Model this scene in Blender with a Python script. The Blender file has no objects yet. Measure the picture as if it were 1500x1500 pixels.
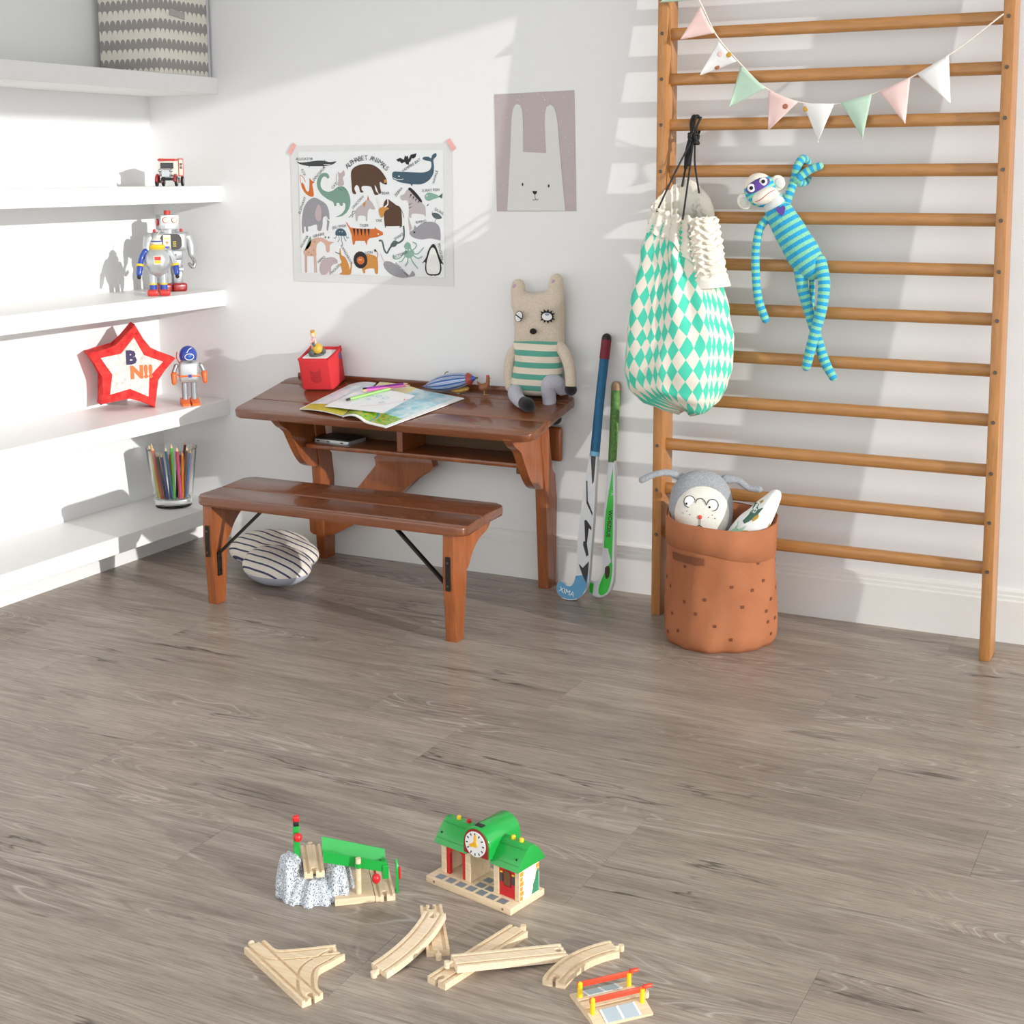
import bpy, bmesh, math, random
from mathutils import Vector, Matrix, noise

# ------------------------------------------------------------------ camera, world, sun, exposure
SC = bpy.context.scene
COL = SC.collection
PI = math.pi

def make_camera():
    cd = bpy.data.cameras.new('camera'); co = bpy.data.objects.new('camera', cd); COL.objects.link(co)
    yaw, pitch, roll = 0.4687, 0.1615, -0.0055
    f = Vector((-math.sin(yaw)*math.cos(pitch), math.cos(yaw)*math.cos(pitch), -math.sin(pitch)))
    r0 = Vector((math.cos(yaw), math.sin(yaw), 0)); u0 = r0.cross(f)
    r = math.cos(roll)*r0 + math.sin(roll)*u0; u = -math.sin(roll)*r0 + math.cos(roll)*u0
    m = Matrix((r, u, -f)).transposed().to_4x4(); m.translation = Vector((3.4418, -4.4015, 1.4))
    co.matrix_world = m
    cd.sensor_width = 36; cd.sensor_fit = 'HORIZONTAL'; cd.lens = 36*2120.86/1500
    cd.shift_y = -152.63/1500
    cd.clip_start = 0.05
    SC.camera = co
make_camera()

W = bpy.data.worlds.new('world'); SC.world = W; W.use_nodes = True
bg = W.node_tree.nodes['Background']; bg.inputs[0].default_value = (0.935, 0.975, 1.0, 1); bg.inputs[1].default_value = 1.72

sun_d = bpy.data.lights.new('sun_window_right_offscreen', 'SUN'); sun = bpy.data.objects.new('sun_window_right_offscreen', sun_d); COL.objects.link(sun)
sun_d.energy = 2.8; sun_d.angle = math.radians(0.6); sun_d.color = (1.0, 0.975, 0.94)
SUN = Vector((-4.28, 1.0, -0.86)).normalized()
sun.rotation_euler = SUN.to_track_quat('-Z', 'Y').to_euler()
sun.location = (6, -2, 4)

SC.view_settings.view_transform = 'Standard'; SC.view_settings.look = 'None'
SC.view_settings.exposure = 0.0; SC.view_settings.gamma = 1.0; SC.view_settings.use_curve_mapping = False

# ------------------------------------------------------------------ helpers
def lin(c):
    return tuple((x/12.92 if x <= 0.04045 else ((x+0.055)/1.055)**2.4) for x in c)
def rgb(r, g, b, k=1.0):
    return tuple(min(1.0, v*k) for v in lin((r/255, g/255, b/255)))

class N:
    """tiny node-tree writer"""
    def __init__(s, name):
        s.m = bpy.data.materials.new(name); s.m.use_nodes = True; s.t = s.m.node_tree
        s.b = s.t.nodes['Principled BSDF']
    def n(s, kind, **kw):
        nd = s.t.nodes.new(kind)
        for k, v in kw.items(): setattr(nd, k, v)
        return nd
    def l(s, a, b): s.t.links.new(a, b)
    def coord(s, what='Object'): return s.n('ShaderNodeTexCoord').outputs[what]
    def mapping(s, src, scale=(1, 1, 1), loc=(0, 0, 0), rot=(0, 0, 0)):
        mp = s.n('ShaderNodeMapping'); s.l(src, mp.inputs[0])
        mp.inputs['Scale'].default_value = scale; mp.inputs['Location'].default_value = loc; mp.inputs['Rotation'].default_value = rot
        return mp.outputs[0]
    def noise(s, src, scale, detail=4, rough=0.55, dist=0.0):
        nz = s.n('ShaderNodeTexNoise'); s.l(src, nz.inputs['Vector'])
        nz.inputs['Scale'].default_value = scale; nz.inputs['Detail'].default_value = detail
        nz.inputs['Roughness'].default_value = rough; nz.inputs['Distortion'].default_value = dist
        return nz.outputs['Fac']
    def ramp(s, fac, stops, interp='LINEAR'):
        r = s.n('ShaderNodeValToRGB'); s.l(fac, r.inputs[0]); r.color_ramp.interpolation = interp
        e = r.color_ramp.elements
        while len(e) < len(stops): e.new(0.5)
        for el, (p, c) in zip(e, stops):
            el.position = p; el.color = (*c[:3], 1) if not isinstance(c, (int, float)) else (c, c, c, 1)
        return r.outputs[0]
    def mix(s, fac, a, b, blend='MIX'):
        mx = s.n('ShaderNodeMix', data_type='RGBA', blend_type=blend)
        for sock, v in ((mx.inputs[0], fac), (mx.inputs[6], a), (mx.inputs[7], b)):
            if isinstance(v, (int, float)): sock.default_value = v
            elif isinstance(v, tuple): sock.default_value = (*v[:3], 1)
            else: s.l(v, sock)
        return mx.outputs[2]
    def math(s, op, a, b=None, clamp=False):
        md = s.n('ShaderNodeMath', operation=op); md.use_clamp = clamp
        for sock, v in ((md.inputs[0], a), (md.inputs[1], b)):
            if v is None: continue
            if isinstance(v, (int, float)): sock.default_value = v
            else: s.l(v, sock)
        return md.outputs[0]
    def sep(s, src):
        sp = s.n('ShaderNodeSeparateXYZ'); s.l(src, sp.inputs[0]); return sp.outputs
    def bump(s, h, strength=0.2, dist=0.002):
        b = s.n('ShaderNodeBump'); b.inputs['Strength'].default_value = strength; b.inputs['Distance'].default_value = dist
        s.l(h, b.inputs['Height']); s.l(b.outputs[0], s.b.inputs['Normal'])
    def color(s, c):
        if isinstance(c, tuple): s.b.inputs['Base Color'].default_value = (*c[:3], 1)
        else: s.l(c, s.b.inputs['Base Color'])
    def set(s, rough=0.5, metal=0.0, spec=0.5, coat=0.0, sheen=0.0):
        s.b.inputs['Roughness'].default_value = rough; s.b.inputs['Metallic'].default_value = metal
        s.b.inputs['Specular IOR Level'].default_value = spec
        if coat: s.b.inputs['Coat Weight'].default_value = coat; s.b.inputs['Coat Roughness'].default_value = 0.08
        if sheen: s.b.inputs['Sheen Weight'].default_value = sheen; s.b.inputs['Sheen Roughness'].default_value = 0.6

_cache = {}
def plain(name, c, rough=0.5, metal=0.0, var=0.06, scale=30.0, spec=0.5, bump=0.0, coat=0.0, sheen=0.0):
    """one colour with slight procedural variation"""
    if name in _cache: return _cache[name]
    k = N(name); co = k.coord()
    nz = k.noise(co, scale, 3)
    lo = tuple(v*(1-var) for v in c); hi = tuple(min(1, v*(1+var)) for v in c)
    k.color(k.ramp(nz, [(0.3, lo), (0.7, hi)]))
    k.set(rough, metal, spec, coat, sheen)
    if bump: k.bump(k.noise(co, scale*8, 2), bump, 0.001)
    _cache[name] = k.m; return k.m

def wood(name, dark, light, axis='X', grain=9.0, rough=0.4, coat=0.0, streak=22.0, contrast=(0.3, 0.72)):
    if name in _cache: return _cache[name]
    k = N(name); co = k.coord()
    s = {'X': (0.08, 1, 1), 'Y': (1, 0.08, 1), 'Z': (1, 1, 0.08)}[axis]
    mp = k.mapping(co, s)
    a = k.noise(mp, grain, 5, 0.6, 1.2); b = k.noise(mp, grain*streak, 3, 0.6)
    c1 = k.ramp(a, [(contrast[0], dark), (contrast[1], light)])
    c2 = k.mix(k.ramp(b, [(0.35, 0.0), (0.7, 0.35)]), c1, tuple(v*0.55 for v in dark))
    k.color(c2); k.set(rough, 0, 0.5, coat); k.bump(b, 0.08, 0.001)
    _cache[name] = k.m; return k.m

def knit(name, c, scale=260.0, var=0.10, rough=0.95):
    if name in _cache: return _cache[name]
    k = N(name); co = k.coord(); nz = k.noise(co, scale, 2); nb = k.noise(co, 9, 2)
    c1 = k.ramp(nz, [(0.3, tuple(v*(1-var*1.6) for v in c)), (0.7, tuple(min(1, v*(1+var)) for v in c))])
    c2 = k.mix(k.ramp(nb, [(0.4, 0.0), (0.7, 0.12)]), c1, tuple(v*0.8 for v in c))
    k.color(c2); k.set(rough, 0, 0.15, 0, 0.2); k.bump(nz, 0.35, 0.002)
    _cache[name] = k.m; return k.m

def uvstripes(name, ca, cb, period, duty=0.5, rough=0.9, uv_axis=1, knitted=True, wob=0.0):
    """stripes across the UV v (metres along a limb)"""
    if name in _cache: return _cache[name]
    k = N(name); uv = k.sep(k.coord('UV'))[uv_axis]
    co = k.coord()
    v = uv
    if wob: v = k.math('ADD', uv, k.math('MULTIPLY', k.math('SUBTRACT', k.noise(co, 14, 2), 0.5), wob))
    f = k.math('FRACT', k.math('DIVIDE', v, period)); g = k.math('LESS_THAN', f, duty)
    base = k.mix(g, cb, ca)
    nz = k.noise(co, 240, 2)
    k.color(k.mix(k.ramp(nz, [(0.3, 0.25), (0.65, 0.0)]), base, (0.0, 0.0, 0.0), 'MIX') if knitted else base)
    k.set(rough, 0, 0.2, 0, 0.15)
    if knitted: k.bump(nz, 0.25, 0.0015)
    _cache[name] = k.m; return k.m

# --- objects
MW = {}
def thing(name, label, cat, loc=(0, 0, 0), rot=(0, 0, 0), group=None, scale=1.0):
    o = bpy.data.objects.new(name, None); COL.objects.link(o); o.empty_display_size = 0.05
    o.location = loc; o.rotation_euler = rot; o.scale = (scale,)*3
    tag(o, label, cat, group)
    MW[o.name] = Matrix.Translation(Vector(loc)) @ rotm(rot) @ Matrix.Scale(scale, 4)
    return o
def rotm(rot):
    from mathutils import Euler
    return Euler(rot, 'XYZ').to_matrix().to_4x4()
def tag(o, label=None, cat=None, group=None, kind=None):
    if label: o['label'] = label
    if cat: o['category'] = cat
    if group: o['group'] = group
    if kind: o['kind'] = kind
    return o
def root_m(o):
    return MW.get(o.name, Matrix.Identity(4))
def obj(name, bm, mt, parent=None, smooth=False, w=False, auto=None, loc=None):
    """link a bmesh as ONE mesh object; w=True: the geometry is in world coordinates"""
    if w and parent is not None: bm.transform(root_m(parent).inverted())
    if loc is not None: bm.transform(Matrix.Translation(-Vector(loc)))
    bmesh.ops.recalc_face_normals(bm, faces=bm.faces)
    me = bpy.data.meshes.new(name); bm.to_mesh(me); bm.free()
    for mm in (mt if isinstance(mt, (list, tuple)) else [mt]): me.materials.append(mm)
    if smooth:
        for p in me.polygons: p.use_smooth = True
        if smooth != 'all':
            try: me.set_sharp_from_angle(angle=math.radians(auto or 38))
            except Exception: pass
    o = bpy.data.objects.new(name, me); COL.objects.link(o)
    if loc is not None: o.location = loc; MW[o.name] = Matrix.Translation(Vector(loc))
    if parent is not None:
        o.parent = parent; MW[o.name] = root_m(parent)
    return o
def struct(name, bm, mt, parent=None, **kw):
    o = obj(name, bm, mt, parent, **kw)
    if parent is None: o['kind'] = 'structure'
    return o
def dup(src, parent=None, m=None):
    c = src.copy(); COL.objects.link(c); c.parent = parent
    if m is not None: c.matrix_local = m
    if parent is not None: MW[c.name] = root_m(parent)
    return c
def B(): return bmesh.new()

def xf(vs, m):
    for v in vs: v.co = m @ v.co
def box(bm, c, s, rot=(0, 0, 0), bev=0.0, seg=2, m=None, mi=0):
    r = bmesh.ops.create_cube(bm, size=1.0); vs = r['verts']
    for v in vs: v.co = Vector((v.co.x*s[0], v.co.y*s[1], v.co.z*s[2]))
    fs = set(f for v in vs for f in v.link_faces)
    if bev:
        es = list(set(e for v in vs for e in v.link_edges))
        rb = bmesh.ops.bevel(bm, geom=es, offset=bev, segments=seg, affect='EDGES', profile=0.5)
        allv = set()
        for f in rb['faces']:
            for v in f.verts: allv.add(v)
        for f in list(fs):
            if f.is_valid:
                for v in f.verts: allv.add(v)
        vs = list(allv)
    M = Matrix.Translation(Vector(c)) @ rotm(rot)
    if m is not None: M = m @ M
    xf(vs, M)
    if mi:
        for f in set(f for v in vs for f in v.link_faces): f.material_index = mi
    return vs
def cyl(bm, a, b, r, r2=None, n=16, cap=True, mi=0):
    a = Vector(a); b = Vector(b); d = b-a; r2 = r if r2 is None else r2
    z = d.normalized(); x = z.orthogonal().normalized(); y = z.cross(x)
    A = [bm.verts.new(a+(x*math.cos(t)+y*math.sin(t))*r) for t in [2*PI*i/n for i in range(n)]]
    C = [bm.verts.new(b+(x*math.cos(t)+y*math.sin(t))*r2) for t in [2*PI*i/n for i in range(n)]]
    fs = [bm.faces.new((A[i], A[(i+1) % n], C[(i+1) % n], C[i])) for i in range(n)]
    if cap: fs += [bm.faces.new(A[::-1]), bm.faces.new(C)]
    if mi:
        for f in fs: f.material_index = mi
    return A+C
def ell(bm, c, r, rot=(0, 0, 0), nu=20, nv=14, m=None, mi=0, sq=1.0):
    """ellipsoid; sq<1 makes it squarer"""
    M = Matrix.Translation(Vector(c)) @ rotm(rot)
    if m is not None: M = m @ M
    def sp(x): return math.copysign(abs(x)**sq, x)
    rows = []
    for j in range(1, nv):
        ph = PI*j/nv-PI/2
        rows.append([bm.verts.new(M @ Vector((r[0]*sp(math.cos(ph))*sp(math.cos(2*PI*i/nu)), r[1]*sp(math.cos(ph))*sp(math.sin(2*PI*i/nu)), r[2]*sp(math.sin(ph))))) for i in range(nu)])
    s = bm.verts.new(M @ Vector((0, 0, -r[2]))); t = bm.verts.new(M @ Vector((0, 0, r[2])))
    fs = []
    for j in range(len(rows)-1):
        for i in range(nu):
            fs.append(bm.faces.new((rows[j][i], rows[j][(i+1) % nu], rows[j+1][(i+1) % nu], rows[j+1][i])))
    for i in range(nu):
        fs.append(bm.faces.new((s, rows[0][(i+1) % nu], rows[0][i]))); fs.append(bm.faces.new((t, rows[-1][i], rows[-1][(i+1) % nu])))
    if mi:
        for f in fs: f.material_index = mi
    return fs
def catmull(pts, n=8, closed=False):
    P = [Vector(p) for p in pts]; out = []
    k = len(P); rng = range(k) if closed else range(k-1)
    for i in rng:
        p0 = P[(i-1) % k] if closed or i > 0 else P[0]*2-P[1]
        p1 = P[i]; p2 = P[(i+1) % k]
        p3 = P[(i+2) % k] if closed or i+2 < k else P[-1]*2-P[-2]
        for j in range(n):
            t = j/n
            out.append(0.5*((2*p1)+(p2-p0)*t+(2*p0-5*p1+4*p2-p3)*t*t+(3*p1-p0-3*p2+p3)*t**3))
    if not closed: out.append(P[-1].copy())
    return out
def lerp_list(vals, n):
    """resample radii to n values"""
    out = []
    for i in range(n):
        t = i/(n-1)*(len(vals)-1); a = min(int(t), len(vals)-2); f = t-a; f = f*f*(3-2*f)
        out.append(vals[a]*(1-f)+vals[a+1]*f)
    return out
def tube(bm, pts, rad, n=12, sub=6, capround=True, flat=1.0, up=None, mi=0):
    """sweep a (possibly flattened) circle along a smooth path; UV v = metres along it"""
    P = catmull(pts, sub) if sub > 1 else [Vector(p) for p in pts]
    R = lerp_list(rad, len(P)) if isinstance(rad, (list, tuple)) else [rad]*len(P)
    if capround:
        for end in (0, 1):
            d = (P[0]-P[1]).normalized() if end == 0 else (P[-1]-P[-2]).normalized()
            r = R[0] if end == 0 else R[-1]; b = P[0] if end == 0 else P[-1]
            ex = [(b+d*r*math.sin(a), r*math.cos(a)) for a in (PI*0.16, PI*0.32, PI*0.44)]
            if end == 0: P = [e[0] for e in ex[::-1]]+P; R = [e[1] for e in ex[::-1]]+R
            else: P = P+[e[0] for e in ex]; R = R+[e[1] for e in ex]
    uvl = bm.loops.layers.uv.verify()
    t = (P[1]-P[0]).normalized()
    x = Vector(up).cross(t).normalized() if up is not None else t.orthogonal().normalized()
    rings = []; L = 0; Ls = []
    for i, p in enumerate(P):
        if i: L += (p-P[i-1]).length
        Ls.append(L)
        tt = ((P[min(i+1, len(P)-1)]-P[max(i-1, 0)])).normalized()
        x = (x-tt*x.dot(tt)).normalized(); y = tt.cross(x)
        rings.append([bm.verts.new(p+x*math.cos(2*PI*k/n)*R[i]+y*math.sin(2*PI*k/n)*R[i]*flat) for k in range(n)])
    fs = []
    for i in range(len(P)-1):
        for k in range(n):
            f = bm.faces.new((rings[i][k], rings[i][(k+1) % n], rings[i+1][(k+1) % n], rings[i+1][k]))
            for lp, (ku, iv) in zip(f.loops, ((k, i), (k+1, i), (k+1, i+1), (k, i+1))):
                lp[uvl].uv = (ku/n, Ls[iv])
            fs.append(f)
    for rg, iv in ((rings[0][::-1], 0), (rings[-1], -1)):
        f = bm.faces.new(rg); fs.append(f)
        for lp in f.loops: lp[uvl].uv = (0, Ls[iv])
    if mi:
        for f in fs: f.material_index = mi
    return fs
def lathe(bm, prof, n=32, c=(0, 0, 0), cap=True, m=None, mi=0):
    M = Matrix.Translation(Vector(c)) if m is None else m
    rings = [[bm.verts.new(M @ Vector((r*math.cos(2*PI*i/n), r*math.sin(2*PI*i/n), z))) for i in range(n)] for r, z in prof]
    fs = []
    for a, b in zip(rings, rings[1:]):
        for i in range(n): fs.append(bm.faces.new((a[i], a[(i+1) % n], b[(i+1) % n], b[i])))
    if cap: fs += [bm.faces.new(rings[0][::-1]), bm.faces.new(rings[-1])]
    if mi:
        for f in fs: f.material_index = mi
    return fs
def prism(bm, poly, d0, d1, m=None, mi=0, bev=0.0, seg=2):
    """extrude a 2D outline (x,y) from z=d0 to z=d1, then transform by m"""
    M = m or Matrix.Identity(4)
    A = [bm.verts.new(Vector((p[0], p[1], d0))) for p in poly]; C = [bm.verts.new(Vector((p[0], p[1], d1))) for p in poly]
    k = len(poly)
    fs = [bm.faces.new((A[i], A[(i+1) % k], C[(i+1) % k], C[i])) for i in range(k)]
    lo = bm.faces.new(A[::-1]); hi = bm.faces.new(C); vs = set(A+C)
    if bev:
        es = list(lo.edges)+list(hi.edges)
        rb = bmesh.ops.bevel(bm, geom=es, offset=bev, segments=seg, affect='EDGES', profile=0.5)
        vs = set(v for v in vs if v.is_valid)
        for f in rb['faces']:
            for v in f.verts: vs.add(v)
        for f in fs+[lo, hi]:
            if f.is_valid:
                for v in f.verts: vs.add(v)
    xf(vs, M)
    if mi:
        for f in set(f for v in vs for f in v.link_faces): f.material_index = mi
    return vs
XZ = Matrix(((1, 0, 0, 0), (0, 0, -1, 0), (0, 1, 0, 0), (0, 0, 0, 1)))   # outline (x,z), depth along -y
YZ = Matrix(((0, 0, 1, 0), (1, 0, 0, 0), (0, 1, 0, 0), (0, 0, 0, 1)))    # outline (y,z), depth along x
def rrect(w, h, r, n=5, cx=0, cy=0):
    out = []
    for sx, sy, a0 in ((1, 1, 0), (-1, 1, PI/2), (-1, -1, PI), (1, -1, 1.5*PI)):
        for i in range(n+1):
            a = a0+PI/2*i/n; out.append((cx+sx*(w/2-r)+r*math.cos(a), cy+sy*(h/2-r)+r*math.sin(a)))
    return out
def circle(r, n=20, cx=0, cy=0, ry=None):
    ry = ry or r
    return [(cx+r*math.cos(2*PI*i/n), cy+ry*math.sin(2*PI*i/n)) for i in range(n)]
def boolean(o, cutter_bm):
    """cut geometry out of o (both local), applied at once"""
    me = bpy.data.meshes.new('cut'); bmesh.ops.recalc_face_normals(cutter_bm, faces=cutter_bm.faces); cutter_bm.to_mesh(me); cutter_bm.free()
    c = bpy.data.objects.new('cut', me); COL.objects.link(c); c.matrix_world = Matrix.Identity(4)
    par, mb = o.parent, o.matrix_basis.copy(); o.parent = None; o.matrix_basis = Matrix.Identity(4)
    md = o.modifiers.new('b', 'BOOLEAN'); md.operation = 'DIFFERENCE'; md.object = c; md.solver = 'EXACT'; md.use_self = True
    bpy.context.view_layer.update()
    dg = bpy.context.evaluated_depsgraph_get(); nm = bpy.data.meshes.new_from_object(o.evaluated_get(dg))
    old = o.data; o.modifiers.clear(); o.data = nm; nm.name = old.name
    bpy.data.objects.remove(c); bpy.data.meshes.remove(me)
    o.parent = par; o.matrix_basis = mb
    return o
def remesh_smooth(o, voxel=0.004, it=6):
    md = o.modifiers.new('r', 'REMESH'); md.mode = 'VOXEL'; md.voxel_size = voxel; md.use_smooth_shade = True
    sm = o.modifiers.new('s', 'SMOOTH'); sm.iterations = it; sm.factor = 0.6
    bpy.context.view_layer.update()
    dg = bpy.context.evaluated_depsgraph_get(); nm = bpy.data.meshes.new_from_object(o.evaluated_get(dg))
    o.modifiers.clear(); o.data = nm
    for p in nm.polygons: p.use_smooth = True
    return o
def pillow(bm, outline, th, m=None, rings=7, mi=0, p=2.2, c=None):
    """inflate a closed 2D outline (x,y) into a cushion of half-thickness th along z"""
    M = m or Matrix.Identity(4); k = len(outline)
    cx, cy = c or (sum(q[0] for q in outline)/k, sum(q[1] for q in outline)/k)
    def ring(s, h): return [bm.verts.new(M @ Vector((cx+(q[0]-cx)*s, cy+(q[1]-cy)*s, h))) for q in outline]
    edge = ring(1.0, 0.0); fs = []
    for sg in (1, -1):
        prev = edge
        for j in range(1, rings):
            s = math.cos(PI/2*j/rings); cur = ring(s, sg*th*(1-s**p)**(1/p))
            for i in range(k): fs.append(bm.faces.new((prev[i], prev[(i+1) % k], cur[(i+1) % k], cur[i])))
            prev = cur
        v = bm.verts.new(M @ Vector((cx, cy, sg*th)))
        for i in range(k): fs.append(bm.faces.new((prev[i], prev[(i+1) % k], v)))
    if mi:
        for f in fs: f.material_index = mi
    return fs
def smooth2(pts, n=6): return [(p.x, p.y) for p in catmull([(x, y, 0) for x, y in pts], n, True)]
def flat(bm, poly, m, mi=0, z=0.0):
    f = bm.faces.new([bm.verts.new(m @ Vector((p[0], p[1], z))) for p in poly]); f.material_index = mi; return f
def ribbon(bm, pts, wd, m, mi=0, z=0.0, sub=5):
    P = catmull([(p[0], p[1], 0) for p in pts], sub) if sub > 1 else [Vector((p[0], p[1], 0)) for p in pts]
    L_, R_ = [], []
    for i, p in enumerate(P):
        t = (P[min(i+1, len(P)-1)]-P[max(i-1, 0)]).normalized(); nn = Vector((-t.y, t.x, 0))*wd/2
        L_.append(bm.verts.new(m @ Vector((p.x+nn.x, p.y+nn.y, z)))); R_.append(bm.verts.new(m @ Vector((p.x-nn.x, p.y-nn.y, z))))
    for i in range(len(P)-1):
        f = bm.faces.new((L_[i], L_[i+1], R_[i+1], R_[i])); f.material_index = mi
def text_bm(bm, s, size, m, align='CENTER', thick=0.0, bold=0.0, mi=0):
    """write a word with the built-in font into bm (flat mesh), transformed by m"""
    cu = bpy.data.curves.new('t', 'FONT'); cu.body = s; cu.size = size; cu.align_x = align; cu.align_y = 'CENTER'
    cu.resolution_u = 2; cu.extrude = thick; cu.offset = bold
    o = bpy.data.objects.new('t', cu); COL.objects.link(o); bpy.context.view_layer.update()
    me = bpy.data.meshes.new_from_object(o.evaluated_get(bpy.context.evaluated_depsgraph_get()))
    n0 = len(bm.verts); f0 = len(bm.faces)
    bm.from_mesh(me); bm.verts.ensure_lookup_table(); bm.faces.ensure_lookup_table()
    xf(bm.verts[n0:], m)
    if mi:
        for f in bm.faces[f0:]: f.material_index = mi
    bpy.data.objects.remove(o); bpy.data.curves.remove(cu); bpy.data.meshes.remove(me)
# ------------------------------------------------------------------ room shell
def wall_mat(name, c):
    k = N(name); co = k.coord(); a = k.noise(co, 1.6, 3); b = k.noise(co, 90, 3)
    k.color(k.ramp(a, [(0.3, tuple(v*0.985 for v in c)), (0.7, c)])); k.set(0.85, 0, 0.25); k.bump(b, 0.12, 0.001)
    return k.m
M_WALL = wall_mat('white_wall_paint', (0.85, 0.85, 0.845))
M_TRIM = plain('white_trim_paint', (0.84, 0.83, 0.80), 0.35, var=0.01)
M_SHELF = plain('white_shelf_lacquer', (0.86, 0.855, 0.84), 0.4, var=0.01)

bm = B(); box(bm, (2.1, 0.05, 1.5), (5.2, 0.1, 3.0)); struct('wall_back', bm, M_WALL)
bm = B(); box(bm, (-0.38, -2.5, 1.5), (0.1, 5.0, 3.0)); struct('wall_left', bm, M_WALL)
# right wall with one wide window (out of frame); its head and the wall bars shape the sun patches on the back wall
XR = 4.55
bm = B()
def yz_block(y0, y1, z0, z1, lean=0.0):
    v = [(y0-lean*0, z0), (y1, z0), (y1+lean*(z1-z0), z1), (y0+lean*(z1-z0), z1)]
    prism(bm, v, XR, XR+0.06, YZ)
yz_block(-0.30, 0.0, 0.0, 3.0)
yz_block(-5.0, -0.29, 2.58, 3.0)
yz_block(-5.0, -0.29, 0.0, 0.12)
struct('wall_right', bm, M_WALL)

bm = B(); box(bm, (2.1, -2.45, 3.05), (5.2, 5.1, 0.1)); struct('ceiling', bm, M_WALL)

# floor: oak-look planks laid along the long wall
def floor_mat():
    k = N('taupe_oak_plank'); co = k.coord()
    oi = k.n('ShaderNodeObjectInfo')
    sc = k.math('MULTIPLY', oi.outputs['Random'], 57.0)
    cb = k.n('ShaderNodeCombineXYZ'); k.l(sc, cb.inputs[0]); k.l(k.math('MULTIPLY', oi.outputs['Random'], 23.0), cb.inputs[1])
    ad = k.n('ShaderNodeVectorMath', operation='ADD'); k.l(co, ad.inputs[0]); k.l(cb.outputs[0], ad.inputs[1]); v = ad.outputs[0]
    broad = k.noise(k.mapping(v, (0.55, 3.2, 1)), 2.2, 4, 0.6, 1.5)
    fine = k.noise(k.mapping(v, (0.6, 16, 1)), 14, 5, 0.65, 0.3)
    vfine = k.noise(k.mapping(v, (1.0, 40, 1)), 26, 3, 0.7)
    wide = k.noise(k.mapping(v, (0.35, 9, 1), (8, 2, 0)), 5, 4, 0.6, 0.6)
    # cathedral figure: contour lines of a stretched noise field
    fld = k.noise(k.mapping(v, (0.55, 3.0, 1)), 1.9, 2, 0.4, 0.6)
    cont = k.math('ABSOLUTE', k.math('SUBTRACT', k.math('FRACT', k.math('MULTIPLY', fld, 26.0)), 0.5))
    zone = k.ramp(k.noise(k.mapping(v, (0.7, 2.5, 1), (3, 7, 0)), 1.7, 2), [(0.5, 0.0), (0.64, 1.0)])
    light = k.math('MULTIPLY', k.ramp(cont, [(0.0, 1.0), (0.09, 0.0)]), zone)
    dark = k.math('MULTIPLY', k.ramp(cont, [(0.36, 0.0), (0.5, 1.0)]), zone)
    # cracks
    cf = k.noise(k.mapping(v, (0.5, 5.0, 1), (11, 3, 0)), 1.5, 5, 0.55, 0.4)
    cl = k.ramp(k.math('ABSOLUTE', k.math('SUBTRACT', cf, 0.5)), [(0.0, 1.0), (0.011, 0.0)])
    cz = k.ramp(k.noise(k.mapping(v, (0.9, 1.6, 1), (5, 1, 0)), 2.4, 2), [(0.52, 0.0), (0.64, 1.0)])
    crack = k.math('MULTIPLY', cl, cz)
    kn = k.ramp(k.noise(k.mapping(v, (1.2, 4, 1), (2, 9, 0)), 3.1, 2), [(0.70, 0.0), (0.80, 0.7)])
    tone = k.ramp(oi.outputs['Random'], [(0.0, 0.93), (1.0, 1.05)])
    base = k.ramp(broad, [(0.26, rgb(134, 121, 109)), (0.5, rgb(161, 147, 134)), (0.76, rgb(183, 170, 157))])
    c = k.mix(k.ramp(fine, [(0.33, 0.62), (0.58, 0.0)]), base, rgb(102, 89, 79))
    c = k.mix(k.ramp(vfine, [(0.48, 0.0), (0.75, 0.5)]), c, rgb(196, 185, 173))
    c = k.mix(k.ramp(wide, [(0.5, 0.0), (0.72, 0.5)]), c, rgb(108, 95, 84))
    c = k.mix(k.math('MULTIPLY', light, 0.55), c, rgb(208, 199, 189))
    c = k.mix(k.math('MULTIPLY', dark, 0.45), c, rgb(96, 83, 73))
    c = k.mix(k.math('MULTIPLY', kn, 0.6), c, rgb(74, 63, 55))
    c = k.mix(k.math('MULTIPLY', crack, 0.9), c, rgb(44, 37, 32))
    c = k.mix(1.0, c, tone, 'MULTIPLY')
    k.color(c); k.set(0.42, 0, 0.4)
    k.l(k.ramp(fine, [(0.3, 0.42), (0.7, 0.30)]), k.b.inputs['Roughness'])
    k.bump(k.math('SUBTRACT', fine, crack), 0.10, 0.001)
    return k.m
M_FLOOR = floor_mat()
bm = B(); box(bm, (2.1, -2.5, -0.06), (5.2, 5.2, 0.08)); FL = struct('floor', bm, plain('floor_joint_dark', rgb(60, 52, 46), 0.8))
PW, PL = 0.2325, 1.30
bm = B(); box(bm, (0, 0, -0.01), (PL-0.0003, PW-0.0003, 0.02), bev=0.0005, seg=1)
pl0 = None
offs = {0: 2.27, 1: 2.27, 2: 2.0, 3: 2.52, 4: 1.87, 5: 2.745, 6: 1.73}
rnd = random.Random(4)
for r in range(22):
    yc = 0.06-PW*(r+0.5)
    j = offs.get(int(round((-yc-0.05)/PW)), rnd.random()*1.3)
    row = int(round((-(yc)-0.117)/PW))
    j = {2: 2.0, 3: 2.0, 4: 2.52, 5: 1.87, 6: 2.745, 7: 1.73, 8: 2.35}.get(row+1, rnd.uniform(0, 1.3))
    x0 = j - PL*math.ceil((j+0.5)/PL)
    x = x0
    while x < 4.6:
        if pl0 is None: pl0 = obj('plank', bm, M_FLOOR, FL); q = pl0
        else: q = dup(pl0, FL)
        q.location = (x+PL/2, yc, 0); x += PL

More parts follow.
